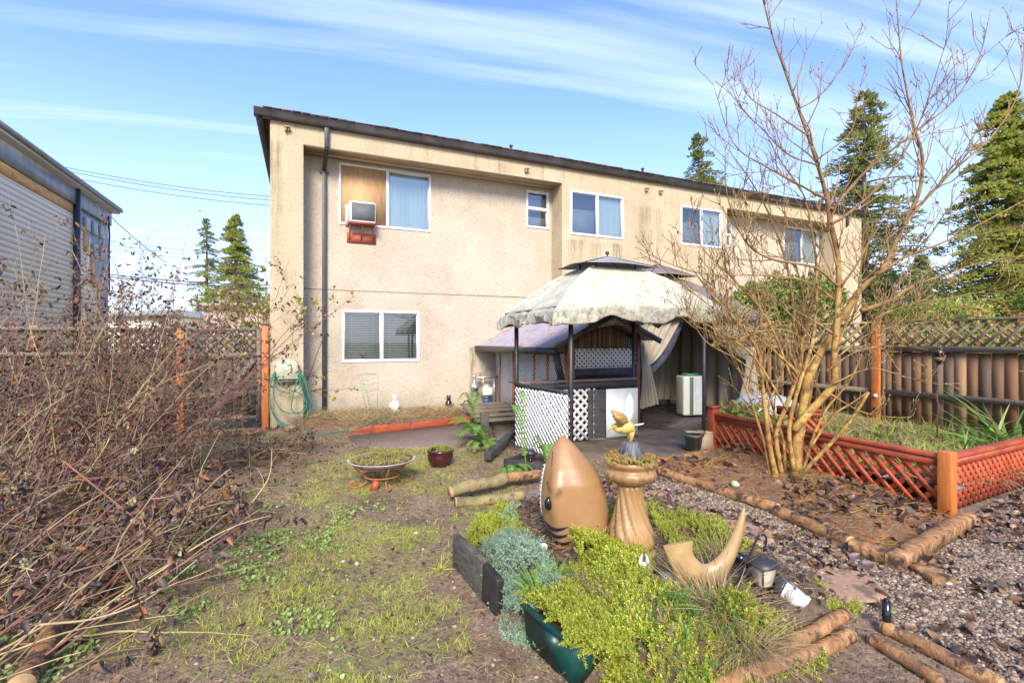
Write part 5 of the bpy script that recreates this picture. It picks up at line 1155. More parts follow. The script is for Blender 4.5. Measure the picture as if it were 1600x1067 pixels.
mb = MB(); mb.add([ep(988, 662, -.015), ep(1004, 659, -.03), ep(1000, 664, .02), ep(990, 668, .02), ep(988, 664, -.015), ep(1004, 661, -.03), ep(1000, 666, .02), ep(990, 670, .02)], [[0, 1, 2, 3], [7, 6, 5, 4], [0, 4, 5, 1], [1, 5, 6, 2], [2, 6, 7, 3], [3, 7, 4, 0]]); mb.build('tail', _MC['pale_wing'], EG)

# ---- tail fluke sculpture: lofted crescent
p = B(1098, 925, .17); k2 = p[1] / FP
TS = thing('tail_fluke_sculpture', 'tan painted tail fluke sculpture curving up out of the bed', 'sculpture', p)
def tp(px, py, dy=0): return np.array([(px - 800) * k2, p[1] + dy, H + (533 - py) * k2])
cl = [(1059, 846, 24, .010), (1061, 858, 22, .018), (1066, 874, 19, .026), (1074, 889, 22, .036), (1086, 899, 21, .04), (1100, 903, 20, .042), (1115, 900, 18, .042), (1129, 889, 15, .04), (1141, 873, 12, .036), (1150, 856, 10, .03), (1157, 839, 8, .026), (1163, 820, 6, .02), (1167, 806, 4, .014), (1169, 796, 1.2, .006)]
cl = np.array(cl, float); cs = np.stack([np.interp(np.linspace(0, 13, 60), range(14), cl[:, i]) for i in range(4)], -1)
for i in range(4): cs[:, i] = np.convolve(np.pad(cs[:, i], 2, 'edge'), np.ones(5) / 5, 'valid')
rows = []
for i in range(60):
    t0, t1 = cs[max(i - 1, 0)], cs[min(i + 1, 59)]; tx, ty = t1[0] - t0[0], t1[1] - t0[1]; L = math.hypot(tx, ty) + 1e-6; nx, ny = -ty / L, tx / L
    row = []
    for k in range(28):
        th = 2 * math.pi * k / 28; a_ = math.cos(th); b_ = math.sin(th)
        w_ = abs(a_) ** .8 * math.copysign(1, a_) * cs[i, 2]; cr = -.02 * (1 - abs(a_)) 
        row.append(tp(cs[i, 0] + nx * w_, cs[i, 1] + ny * w_, b_ * cs[i, 3] * (1 - .3 * abs(a_)) + .05 * (i / 60)))
    rows.append(row)
mb = MB(); mb.grid(np.array(rows), True); mb.add(rows[0], [list(range(28))]); mb.add(rows[-1], [list(range(28))[::-1]]); mb.build('fluke', mt('tail_paint', (.30, .18, .07), (.42, .29, .13), scale=3, rough=.35, spots=((.36, .34, .10), 6, .56), bump=.25, bscale=14), TS, True)

# ---- shepherd hook lantern
b0 = B(1139, 945, .17); yb = b0[1]; kk = yb / FP
def hp(px, py, dy=0): return np.array([(px - 800) * kk, yb + dy, H + (533 - py) * kk])
HK = thing('hanging_solar_lantern', 'black solar lantern with cream panels beside a leaning shepherd hook', 'lantern', B(1194, 910, .2))
SHK = thing('shepherd_hook', 'thin leaning black shepherd hook stuck in the sedum', 'hook', b0)
mb = MB(); mb.tube(smooth_path([hp(1136, 943), hp(1152, 908), hp(1168, 873), hp(1179, 849), hp(1184, 838), hp(1189, 834), hp(1195, 835.5), hp(1197.5, 842), hp(1196, 851), hp(1193, 857), hp(1196, 860), hp(1199, 856)], 5), .0055, 8); mb.build('rod', M['gloss'], SHK, True)
lp = B(1192, 914, .21); kl = lp[1] / FP
def lan(th, c, k, tilt=None, m=M['black']):
    def sq(r, z): return [c + np.array([r * math.cos(a), r * math.sin(a), z]) for a in np.array([-.35, 1.22, 2.79, 4.36]) - .1]
    def loft(l):
        mb = MB(); n0 = [sq(r * k, z * k) for r, z in l]; mb.grid(np.array(n0), True); mb.add(n0[0], [[3, 2, 1, 0]]); mb.add(n0[-1], [[0, 1, 2, 3]]); return mb
    parts = [loft([(12, 0), (17, 25)]).build('light_panel', M['lampglass'], th), loft([(9, -3), (12, -2), (12, 0)]).build('base', m, th),
             loft([(21, 25), (22, 27), (16, 32), (10, 36), (7, 37), (6, 40), (0.5, 41)]).build('roof', m, th)]
    mb = MB()
    for q, r in zip(sq(11.3 * k, 0), sq(17.6 * k, 25 * k)): mb.bar(q, r, .006, .006, N)
    parts.append(mb.build('frame', m, th)); return parts
lan(HK, lp + ZV * .01, kl * 1.12)
FLN = thing('fallen_solar_lantern', 'pale solar lantern head lying on its side beside the white stone', 'lantern', B(1227, 925, .16))
c_ = B(1227, 930, .17); mb = MB(); mb.bar(c_ + [-.04, 0, .06], c_ + [.05, .0, .01], .095, .085); bevel(mb.build('light_panel', mt('pale_blue_lamp_panel', (.42, .50, .48), (.55, .62, .60), rough=.35), FLN), .006)
mb = MB(); mb.bar(c_ + [-.055, 0, .068], c_ + [-.041, 0, .0605], .105, .10); mb.bar(c_ + [-.0, 0, .0378], c_ + [.012, 0, .031], .101, .091); mb.build('roof', M['black'], FLN)
BL = thing('tipped_black_lamp', 'black lamp head tipped over against the tail sculpture', 'lantern', B(1166, 885, .2)); c_ = B(1160, 886, .2)
mb = MB(); mb.tube([c_ + [-.03, 0, .07], c_ + [.03, .03, .02]], [.03, .042], 10); mb.build('housing', M['gloss'], BL); mb = MB(); mb.tube([c_ + [.03, .03, .02], c_ + [.045, .035, .01]], [.052, .048], 10); mb.tube([c_ + [-.03, 0, .07], c_ + [-.045, -.01, .085]], [.018, .012], 8); mb.build('cap', M['black'], BL)
p = B(1244, 940, .17); mb = MB(); rows = []
V0 = MB(); V0.ell(p + ZV * .02, (.065, .05, .042), 18, 26, -.5); V = np.concatenate(V0.V); nn = fbm(V[:, 0] * 40, V[:, 2] * 40 + V[:, 1] * 23, 3, 3) - .5; V = V + (V - p) * nn[:, None] * .55; V0.V = [V]
o = V0.build('white_rough_stone', mt('white_pitted_stone', (.46, .45, .42), (.64, .63, .60), scale=30, rough=.8, bump=.8, spots=((.18, .18, .17), 45, .60)), None, True, origin=p); tag(o, 'white pitted lump of stone between the fallen lantern and the log', 'stone')
p = G(1385, 985); p[2] += .05; mb = MB(); mb.tube([p - ZV * .06, p + ZV * .13], .021, 14); mb.tube([p + ZV * .13, p + ZV * .14], [.016, .013], 14); o = mb.build('black_stake_light', M['gloss'], None, origin=p); tag(o, 'short black cylinder stake standing at the end of a log', 'stake')
def rock(px, py, r, label, m='stone', z=None):
    p = G(px, py) if z is None else B(px, py, z); V0 = MB(); V0.ell(p + ZV * r[2] * .6, r, 10, 14, random.random() * 3); V = np.concatenate(V0.V); nn = fbm(V[:, 0] * 14 + V[:, 2] * 9, V[:, 1] * 14 + V[:, 2] * 11, int(px), 3) - .5; V0.V = [p + (V - p) * (1 + nn[:, None] * .7)]
    o = V0.build('stone', M[m], None, True, origin=p); tag(o, label, 'stone')
p = B(1046, 915, .22); o = MB().hexa([p + np.array(v) for v in ((-.03, -.05, 0), (.04, -.07, .0), (.03, .08, .03), (-.04, .09, .03), (-.028, -.05, .012), (.036, -.068, .014), (.03, .078, .046), (-.036, .085, .042))]).build('bark_chunk', mt('grey_bark_chunk', (.12, .11, .11), (.26, .24, .23), scale=12, rough=.8, bump=.8), None, origin=p); tag(o, 'grey flat bark chunk lying on the sedum left of the tail sculpture', 'bark')
p = B(1006, 888, .22); WF = thing('white_bird_ornament', 'small white winged ornament in the sedum in front of the bird bath', 'ornament', p)
for sx_ in (-1, 1):
    mb = MB(); mb.tube(smooth_path([p + [sx_ * .004, 0, .0], p + [sx_ * .022, 0, .035], p + [sx_ * .018, -.004, .07], p + [sx_ * .008, -.004, .095]], 5), np.array([.008, .010, .012, .013, .013, .013, .013, .012, .011, .010, .008, .007, .006, .004, .003, .002])[:16], 8); mb.build('wing', M['whiteceramic'], WF, True)
mb = MB(); mb.ell(p + [0, -.004, .02], (.016, .014, .026)); mb.build('body', M['whiteceramic'], WF, True)
rock(1149, 766, (.055, .045, .04), 'pale green stone on the mulch left of the tree', 'stonegreen')
rock(1480, 912, (.05, .035, .02), 'flat cream stone on the gravel at the right')
rock(1462, 838, (.05, .04, .02), 'small grey stone by the square timber')
rock(848, 858, (.035, .03, .03), 'small white stone at the foot of the fish head', 'whiteceramic', .18)
for (px, py, l) in ((558, 880, 'pale pebble in the middle of the muddy lawn'), (536, 878, 'flat grey pebble left of the pale one in the lawn'), (650, 832, 'small white pebble on the lawn right of centre')):
    rock(px, py, (.022, .016, .012), l)
rock(420, 690, (.16, .10, .05), 'flat mossy slab at the foot of the orange gate post', 'logdark'); rock(455, 672, (.2, .13, .07), 'larger mossy slab below the hose loops', 'logdark')
# ---- hanging lantern on pole in front of right fence
b0 = P(1464, 715); b0 = b0 * [1, 1, 0] + ZV * .1; yb = b0[1]; kk = yb / FP
PL = thing('pole_lantern', 'black lantern hanging with a chain from a pole by the fence', 'lantern', b0)
mb = MB(); mb.tube([b0, hp(1465, 640), hp(1464, 585), hp(1466, 534)], .009, 6); mb.build('pole', M['cable'], PL)
hp0 = lambda px, py, dy=0: np.array([(px - 800) * kk, yb + dy, H + (533 - py) * kk])
mb = MB()
for j in range(20): q = hp0(1463 + 1.6 * math.sin(j), 588 + j * 6, -.02); th = np.linspace(0, 2 * np.pi, 9); mb.tube(np.stack([q[0] + .011 * np.cos(th) * (j % 2), q[1] + .011 * np.cos(th) * (1 - j % 2), q[2] + .02 * np.sin(th)], -1), .003, 4, False)
mb.build('chain', M['rust'], PL)
c_ = hp0(1465, 562, -.03); mb = MB(); mb.lathe(c_, [(.018, -.06), (.05, -.02), (.062, .05), (.06, .09), (.072, .095), (.03, .125), (.028, .15), (.04, .152), (.04, .16)], 10); mb.build('lamp_body', M['gloss'], PL); mb = MB(); mb.lathe(c_, [(.053, -.01), (.065, .04)], 10); mb.build('lamp_glass', mt('amber_lamp_glass', (.20, .11, .04), rough=.2), PL)
# ================================================================= small base shapes for scattering
def blade_base(w=.012, h=1.0, bend=.25, k=3):
    V, F = [], []
    for i in range(k + 1):
        t = i / k; ww = w * (1 - t) ** .7 / 2 + 1e-4; V += [[-ww, bend * t * t, h * t], [ww, bend * t * t, h * t]]
    for i in range(k): F.append([2 * i, 2 * i + 1, 2 * i + 3, 2 * i + 2])
    return np.array(V), np.array(F)
def leaf_base(w=.5, fold=.15, curl=.2):
    V = [[0, 0, 0], [-w / 2, fold, .4], [0, 0, .42], [w / 2, fold, .4], [-w / 3, fold - curl, .8], [0, -curl, .8], [w / 3, fold - curl, .8], [0, -curl * 1.4, 1.0]]
    F = [[0, 2, 1, 1], [0, 3, 2, 2], [1, 2, 5, 4], [2, 3, 6, 5], [4, 5, 7, 7], [5, 6, 7, 7]]
    return np.array(V, float), F
def leafV(w=.5, fold=.15, curl=.2):   # as clean tris only
    V, _ = leaf_base(w, fold, curl); return V, np.array([[0, 2, 1], [0, 3, 2], [1, 2, 5], [1, 5, 4], [2, 3, 6], [2, 6, 5], [4, 5, 7], [5, 6, 7]])
def pebble_base():
    import itertools
    p = (1 + 5 ** .5) / 2
    V = np.array([[-1, p, 0], [1, p, 0], [-1, -p, 0], [1, -p, 0], [0, -1, p], [0, 1, p], [0, -1, -p], [0, 1, -p], [p, 0, -1], [p, 0, 1], [-p, 0, -1], [-p, 0, 1]], float); V /= np.linalg.norm(V[0])
    F = np.array([[0, 11, 5], [0, 5, 1], [0, 1, 7], [0, 7, 10], [0, 10, 11], [1, 5, 9], [5, 11, 4], [11, 10, 2], [10, 7, 6], [7, 1, 8], [3, 9, 4], [3, 4, 2], [3, 2, 6], [3, 6, 8], [3, 8, 9], [4, 9, 5], [2, 4, 11], [6, 2, 10], [8, 6, 7], [9, 8, 1]])
    return V, F
def near_xy(k, x0, x1, y0, y1, power=1.6):
    """points in the ground rectangle, denser near the viewer"""
    u = rng.random(k); y = y0 + (y1 - y0) * u ** power; x = rng.uniform(x0, x1, k) ; x = np.clip(x, -1.15 * y - .3, 1.15 * y + .3) if False else x
    ok = np.abs(x) < 1.12 * y + .4; return x[ok], y[ok]

# ---- grass
x, y = near_xy(620000, -6, 3.2, 1.6, 9, 1.4); m = grassmask(x, y) * (sdpoly(x, y, BED) > .02)
pat = sm(fbm(x * 4.5, y * 4.5, 61, 3), .40, .62); k_ = rng.random(len(x)) < (m ** 1.2 * pat * .8 + .015 * (sdpoly(x, y, GRAVEL) > 0)) * (sdpoly(x, y, BED) > .02); x, y = x[k_], y[k_]
print('grass', len(x))
bV, bF = blade_base(.12, 1, .35, 2); mb = MB(); sc = rng.uniform(.018, .048, len(x)) * (.7 + .6 * vnoise(x * 3, y * 3, 5))
mb.scatter(bV, bF, np.stack([x, y, gz(x, y) - .003], -1), rng.uniform(0, 6.28, len(x)), rng.uniform(.2, 1.25, len(x)), np.stack([sc, sc, sc], -1) * np.array([.9, 1, 1]))
o = mb.build('lawn_grass', M['grass']); tag(o, 'patchy short bright green grass growing through the mud', 'grass', kind='stuff')
# ---- dry straw on mud, mulch and wall bed
def strewn(name, mat, k, area, label, cat, length, width=.035, tilt=(1.15, 1.6), prob=None, zoff=.006, power=1.4):
    x, y = near_xy(k, *area, power)
    if prob is not None: q = rng.random(len(x)) < prob(x, y); x, y = x[q], y[q]
    bV, bF = blade_base(width, 1, .22, 3); mb = MB(); sc = rng.uniform(length[0], length[1], len(x))
    mb.scatter(bV, bF, np.stack([x, y, gz(x, y) + zoff * rng.random(len(x))], -1), rng.uniform(0, 6.28, len(x)), rng.uniform(*tilt, len(x)), np.stack([sc, sc, sc], -1))
    o = mb.build(name, M[mat]); tag(o, label, cat, kind='stuff'); return o
outb = lambda x, y: (sdpoly(x, y, BED) > .02) * (sdpoly(x, y, PATIO) > 0) 
strewn('dry_grass_litter', 'straw', 110000, (-6, 3.5, 1.6, 8.5), 'dry straw and dead grass scattered over the mud', 'straw', (.03, .10), .03, prob=lambda x, y: outb(x, y) * (sdpoly(x, y, GRAVEL) > 0) * (.15 + .85 * sm(fbm(x * 2.2, y * 2.2, 71, 3), .42, .62)))
strewn('mulch_needles', 'orangetwig', 52000, (.6, 5.2, 3.4, 7.8), 'orange brown needles and twigs covering the mulch bed', 'mulch', (.04, .14), .03, prob=lambda x, y: (sdpoly(x, y, MULCH) < .02) * (.25 + .75 * sm(fbm(x * 3, y * 3, 73, 3), .35, .6)), zoff=.02)
strewn('wall_bed_straw', 'straw', 30000, (-4.2, -.2, 7.6, 10.2), 'straw and dead stalks in the bed along the wall', 'straw', (.08, .30), .02, (.9, 1.6), prob=lambda x, y: (sdpoly(x, y, STRIP) < .03) * .8, zoff=.07, power=1)
# ---- clover like weeds
x, y = near_xy(60000, -3.6, .5, 1.6, 6.5, 1.3); q = rng.random(len(x)) < sm(fbm(x * 2.6, y * 2.6, 91, 3), .54, .70) * sm(-x - .05 * y, .6, 1.3) * .30 * sm(5.4 - y, 0, 1.5) * (sdpoly(x, y, BED) > .05); x, y = x[q], y[q]
bV, bF = leafV(.8, .1, .1); mb = MB(); print('clover', len(x))
for i in range(3):
    s_ = rng.uniform(.014, .032, len(x)); mb.scatter(bV, bF, np.stack([x + rng.normal(0, .006, len(x)), y + rng.normal(0, .006, len(x)), gz(x, y) + .008 + .012 * rng.random(len(x))], -1), rng.uniform(0, 6.28, len(x)), rng.uniform(.8, 1.5, len(x)), s_)
o = mb.build('low_weeds', M['clover']); tag(o, 'small pale green round-leaved weeds spread over the mud', 'weeds', kind='stuff')
# ---- dead leaves on gravel, mulch and mud
def litter(name, k, area, prob, size, label, mat='litter', cat='dead leaves'):
    x, y = near_xy(k, *area, 1.4); q = rng.random(len(x)) < prob(x, y); x, y = x[q], y[q]
    bV, bF = leafV(.75, .12, .25); mb = MB(); s_ = rng.uniform(size[0], size[1], len(x)) * rng.uniform(.6, 1.2, len(x))
    mb.scatter(bV, bF, np.stack([x, y, gz(x, y) + .008 + .012 * rng.random(len(x))], -1), rng.uniform(0, 6.28, len(x)), rng.uniform(1.25, 1.75, len(x)), s_)
    o = mb.build(name, M[mat]); tag(o, label, cat, kind='stuff')
litter('gravel_leaf_litter', 20000, (.5, 6.5, 1.7, 5.6), lambda x, y: (sdpoly(x, y, GRAVEL) < 0) * (sdpoly(x, y, BED) > .03) * (.06 + .75 * sm(fbm(x * 1.7, y * 1.7, 101, 3), .45, .62)), (.02, .085), 'wet dark purple-brown leaves matted on the gravel')
litter('mulch_leaf_litter', 9000, (1., 5.2, 3.4, 7.8), lambda x, y: (sdpoly(x, y, MULCH) < 0) * (.05 + .6 * sm(fbm(x * 2, y * 2, 103, 3), .46, .6)), (.04, .11), 'wet dark leaves on the mulch around the tree')
litter('lawn_leaf_litter', 9000, (-5, 1.6, 1.6, 8), lambda x, y: (sdpoly(x, y, GRAVEL) > 0) * outb(x, y) * (.10 + .25 * sm(-x, 1.2, 3)), (.015, .05), 'scattered brown leaf scraps on the muddy lawn')
# ---- gravel
x, y = near_xy(210000, .3, 7, 1.7, 6.4, 1.5)
q = (sdpoly(x, y, GRAVEL) < .02) * (sdpoly(x, y, BED) > .02) * (rng.random(len(x)) < .35 + .65 * sm(fbm(x * 1.4, y * 1.4, 111, 3), .36, .55)); x, y = x[q], y[q]; print('pebbles', len(x))
bV, bF = pebble_base(); mb = MB(); s_ = rng.uniform(.004, .0115, len(x)) * np.where(rng.random(len(x)) < .05, 2.0, 1)
mb.scatter(bV, bF, np.stack([x, y, gz(x, y) + .003], -1), rng.uniform(0, 6.28, len(x)), rng.uniform(-.4, .4, len(x)), np.stack([s_ * rng.uniform(.9, 1.5, len(x)), s_, s_ * .6], -1))
o = mb.build('gravel', M['pebble']); tag(o, 'mixed grey and cream gravel path', 'gravel', kind='stuff')
x, y = near_xy(2600, -5, 1.2, 1.7, 7, 1.4); q = outb(x, y) * (sdpoly(x, y, GRAVEL) > 0) > 0; x, y = x[q], y[q]
mb = MB(); s_ = rng.uniform(.004, .012, len(x)); mb.scatter(bV, bF, np.stack([x, y, gz(x, y) + .002], -1), rng.uniform(0, 6.28, len(x)), 0.2, np.stack([s_ * 1.4, s_, s_ * .7], -1))
o = mb.build('loose_grit', M['pebble']); tag(o, 'small pale stones and shells scattered on the mud', 'grit', kind='stuff')
# dirt clods give the mud its rough skin
x, y = near_xy(90000, -6, 3, 1.6, 8, 1.5); q = (outb(x, y) * (sdpoly(x, y, GRAVEL) > 0) * (rng.random(len(x)) < .35 + .5 * sm(fbm(x * 3, y * 3, 117, 3), .4, .6))) > 0; x, y = x[q], y[q]
mb = MB(); s_ = rng.uniform(.004, .016, len(x)) * rng.uniform(.5, 1, len(x)); mb.scatter(bV, bF, np.stack([x, y, gz(x, y) - .001], -1), rng.uniform(0, 6.28, len(x)), rng.uniform(-.5, .5, len(x)), np.stack([s_ * rng.uniform(1, 2, len(x)), s_, s_ * .55], -1))
o = mb.build('dirt_crumbs', mt('dirt_crumbs', (0, 0, 0), isl=[(.16, .105, .07), (.10, .065, .045), (.22, .15, .105), (.13, .09, .07)], rough=.8, scale=20)); tag(o, 'crumbs and clods of brown mud', 'soil', kind='stuff')

# ================================================================= sedum and other bed planting
def sprig(nl=12, h=1.0, lw=.16, ll=.28):
    V, F = [], []; n0 = 0
    for i in range(nl):
        t = i / (nl - 1); z = h * (.25 + .75 * t); a = i * 2.4; r = ll * (1 - .45 * t); up = .25 + .5 * t
        d = np.array([math.cos(a), math.sin(a), 0]); q = np.array([-math.sin(a), math.cos(a), 0]); c = np.array([0, 0, z]); tip = c + d * r + np.array([0, 0, up * r * 1.4])
        m = (c + tip) / 2; V += [c - q * lw * .25, m - q * lw * .5, tip, m + q * lw * .5 + [0, 0, .0]]; F += [[n0, n0 + 3, n0 + 1], [n0 + 1, n0 + 3, n0 + 2]]; n0 += 4
    return np.array(V), np.array(F)
sV, sF = sprig()
s2V, s2F = sprig(26, 1.0, .07, .20)
def cover(name, mat, k, polys, label, size, z=None, thr=0, key=120, lift=.0, spread=.0, parent=None, keep=None, tilt=.7, cat='ground cover'):
    poly = np.array(polys)[:, :2]; lo, hi = poly.min(0), poly.max(0); x = rng.uniform(lo[0], hi[0], k); y = rng.uniform(lo[1], hi[1], k)
    ed = (fbm(x * 6, y * 6, key, 3) - .5) * .22; q = sdpoly(x, y, polys) < ed - .02
    if thr: q &= fbm(x * 3.2, y * 3.2, key + 5, 3) > thr
    if keep is not None: q &= keep(x, y)
    x, y = x[q], y[q]; d = -sdpoly(x, y, BED)
    zz_ = bedz(x, y) - .03 if z is None else z
    clump = sm(fbm(x * 5, y * 5, key + 9, 3), .35, .65); lift_ = lift * (clump * .6 + .55 * sm(fbm(x * 11, y * 11, key + 3, 2), .3, .7)) * (sm(d, -.02, .15) if z is None else 1)
    s_ = rng.uniform(size[0], size[1], len(x)) * (.7 + .6 * clump); lift_ = lift_ + rng.random(len(x)) ** 3 * .035 + (vnoise(x * 22, y * 22, key) - .5) * .03
    mb = MB(); h_ = len(x) // 2; pz = np.stack([x, y, zz_ + lift_ - .015], -1)
    mb.scatter(sV, sF, pz[:h_], rng.uniform(0, 6.28, h_), rng.uniform(0, tilt, h_), s_[:h_])
    mb.scatter(s2V, s2F, pz[h_:], rng.uniform(0, 6.28, len(x) - h_), rng.uniform(.1, tilt + .35, len(x) - h_), s_[h_:] * 1.45)
    print(name, len(x)); o = mb.build(name, M[mat]); 
    if parent: 
        o.parent = parent; return o
    tag(o, label, cat, kind='stuff'); return o
FRONT = [P(835, 930, .2), P(870, 890, .2), P(900, 870, .2), P(975, 868, .2), P(1030, 900, .2), P(1080, 945, .2), P(1135, 950, .2), P(1180, 935, .2), P(1230, 950, .2), P(1315, 985, .12), P(1210, 1048, .12), P(1100, 1085, .1), P(990, 1080, .18), P(940, 1010, .22), P(890, 960, .22)]
off = lambda x, y: (np.hypot(x - .82, y - 3.3) > .15) & (np.hypot((x - .46), (y - 3.55)) > .22)
cover('chartreuse_sedum', 'sedum', 19000, FRONT, 'dense bright chartreuse sedum filling the front of the raised bed', (.026, .056), key=121, lift=.05, keep=lambda x, y: off(x, y) & (fbm(x * 3.6, y * 3.6, 321, 4) > .25) & (fbm(x * 13, y * 13, 322, 2) > .26))
cover('green_moss_stems', 'fern', 1500, FRONT, 'darker green stems mixed through the bright sedum', (.03, .06), thr=.5, key=127, lift=.06, tilt=.9)
cover('straw_in_sedum', 'straw', 1300, FRONT, 'dead straw coloured stems mixed through the bright sedum', (.03, .06), thr=.52, key=129, lift=.06, tilt=1.2)
cover('rim_sedum', 'sedum', 1500, [P(812, 925, .22), P(850, 925, .22), P(915, 985, .22), P(898, 1018, .2), P(860, 985, .2)], 'sedum trailing over the long rim of the green trough', (.022, .046), z=.20, thr=.40, key=197, lift=.03, tilt=1.6)
BACK = [P(900, 850, .2), P(962, 800, .2), P(955, 850, .2), P(945, 890, .2), P(890, 895, .2)]
cover('sedum_behind_head', 'sedum', 5200, BACK, 'bright sedum between the fish head sculpture and the bird bath', (.025, .05), key=131, lift=.13, keep=off)
SIDE = [P(1010, 805, .15), P(1120, 830, .15), P(1160, 870, .15), P(1120, 880, .2), P(1030, 850, .2)]
cover('sedum_behind_tail', 'sedum', 5000, SIDE, 'patchy bright sedum along the back edge of the bed', (.022, .045), thr=.36, key=141, lift=.05)
RIGHT = [P(1180, 865, .1), P(1250, 905, .1), P(1400, 960, .03), P(1360, 985, .03), P(1290, 950, .1), P(1170, 890, .1)]
cover('sedum_right_edge', 'sedum', 4200, RIGHT, 'trailing sedum creeping along the log past the fallen lantern', (.02, .038), z=.05, thr=.40, key=151, lift=.05)
LEFTY = [P(712, 850, .2), P(745, 800, .2), P(800, 790, .2), P(830, 830, .2), P(760, 850, .2)]
cover('sedum_left_edge', 'sedum', 5000, LEFTY, 'yellow green sedum at the left back corner of the bed', (.02, .04), thr=.42, key=161, lift=.06)
BLUE = [P(730, 855, .2), P(800, 815, .2), P(836, 862, .2), P(872, 915, .2), P(855, 970, .2), P(800, 950, .2), P(765, 905, .2)]
cover('blue_green_sedum', 'sedumblue', 9500, BLUE, 'mound of blue green stonecrop spilling over the left of the bed', (.022, .046), key=171, lift=.12, tilt=1.2)
BLUEHANG = [P(775, 930, .1), P(800, 920, .1), P(850, 975, .1), P(815, 985, .05)]
cover('hanging_stonecrop', 'sedumblue', 4200, [P(770, 915, .1), P(800, 900, .1), P(845, 965, .1), P(812, 985, .05), P(785, 960, .05)], 'dull stonecrop hanging between the timber end and the green trough', (.018, .032), z=.10, key=181, lift=.10, tilt=1.5)
# green trough overflow
cover('trough_sedum', 'sedum', 5200, [P(828, 928, .24), P(960, 925, .24), P(985, 1015, .24), P(915, 1000, .24), P(890, 985, .24)], 'sedum tumbling over the rim of the green trough', (.022, .04), z=.22, key=191, lift=.05, tilt=1.3)
cover('sedum_over_rim', 'sedum', 2600, [P(880, 990, .2), P(965, 975, .2), P(990, 1045, .15), P(925, 1030, .15)], 'sedum draped down the near end of the green trough', (.024, .046), z=.13, key=195, lift=.08, tilt=1.6)
x = rng.uniform(-.4, 2.2, 26000); y = rng.uniform(1.9, 4.6, 26000); q = sdpoly(x, y, BED) < -.01; x, y = x[q], y[q]
for nm, mt_, sl_, (bV, bF), sz, tl, lb in (('bed_straw', 'straw', slice(0, 5000), blade_base(.025, 1, .3, 3), (.04, .12), (1.1, 1.6), 'dry straw lying between the sedum in the raised bed'), ('bed_leaf_litter', 'litter', slice(5000, 6400), leafV(.7, .15, .25), (.02, .055), (1.2, 1.8), 'dead brown leaves lying between the sedum in the raised bed')):
    a, b = x[sl_], y[sl_]; mb = MB(); mb.scatter(bV, bF, np.stack([a, b, bedz(a, b) - .02 + .02 * rng.random(len(a))], -1), rng.uniform(0, 6.28, len(a)), rng.uniform(*tl, len(a)), rng.uniform(*sz, len(a)))
    o = mb.build(nm, M[mt_]); tag(o, lb, 'litter', kind='stuff')
# planter floor litter
u, v = rng.random(16000), rng.random(16000); F0, F1 = W(SF - .1, -3.2), np.array([c2_[0], c2_[1], 0]); A3 = c0_[None] * (1 - u[:, None]) + c1_[None] * u[:, None]; B3 = F0[None] * (1 - u[:, None]) + F1[None] * u[:, None]; q3 = A3 + (B3 - A3) * v[:, None]; q3[:, 2] = .15 + .10 * vnoise(u * 5, v * 9, 3)
for nm, mt_, sl_, (bV, bF), sz, tl, lb in (('planter_straw', 'straw', slice(0, 9000), blade_base(.025, 1, .3, 3), (.08, .26), (.9, 1.6), 'dry straw covering the ground inside the lattice planter'), ('planter_weeds', 'grass', slice(9000, 13000), blade_base(.05, 1, .5, 3), (.05, .2), (.2, 1.3), 'yellow green weeds scattered inside the lattice planter'), ('planter_leaf_litter', 'litter', slice(13000, 16000), leafV(.7, .15, .25), (.04, .1), (1.2, 1.8), 'dead leaves inside the lattice planter')):
    a = q3[sl_]; mb = MB(); mb.scatter(bV, bF, a, rng.uniform(0, 6.28, len(a)), rng.uniform(*tl, len(a)), rng.uniform(*sz, len(a))); o = mb.build(nm, M[mt_]); tag(o, lb, 'litter', kind='stuff')
# fillings of pots and bowl
cover('sedum_front_corner', 'sedum', 1600, [P(925, 1000, .18), P(985, 990, .18), P(1010, 1066, .12), P(950, 1075, .1)], 'sedum filling the corner right of the green trough', (.024, .05), key=199, lift=.06, tilt=1.0)
def disc_cover(name, label, c, r, k, z, size, mats, cat='plant'):
    th = thing(name, label, cat, c + ZV * z)
    for mname, frac in mats:
        n_ = int(k * frac); a = rng.uniform(0, 6.28, n_); rr = r * np.sqrt(rng.random(n_)); x, y = c[0] + rr * np.cos(a), c[1] + rr * np.sin(a)
        dome = .04 * (1 - (rr / r) ** 2) + .05 * (fbm(x * 9, y * 9, 7, 3) - .4); q = vnoise(x * 11, y * 11, len(mname)) > .3; x, y, dome, a, rr = x[q], y[q], dome[q], a[q], rr[q]
        mb = MB(); mb.scatter(sV, sF, np.stack([x, y, c[2] + z + dome], -1), rng.uniform(0, 6.28, len(x)), rng.uniform(.1, .9, len(x)) * (rr / r + .3), rng.uniform(*size, len(x)), a); mb.build('foliage', M[mname], th)
    return th
disc_cover('succulent_clump', 'red and yellow succulents filling the bird bath bowl', bt, .175, 700, -.01, (.022, .04), (('succulent', .7), ('sedum', .2), ('deadleaf', .12)))
disc_cover('bowl_planting', 'yellow green and straw coloured plants filling the rusty stand bowl', BS.location[:] + np.zeros(3), .35, 1900, .29, (.02, .042), (('sedum', .45), ('straw', .35), ('succulent', .2)))
disc_cover('pot_planting', 'lime green groundcover in the plum glazed pot', np.array(GP.location[:]), .15, 420, .185, (.018, .035), (('sedum', .8), ('fern', .3)))

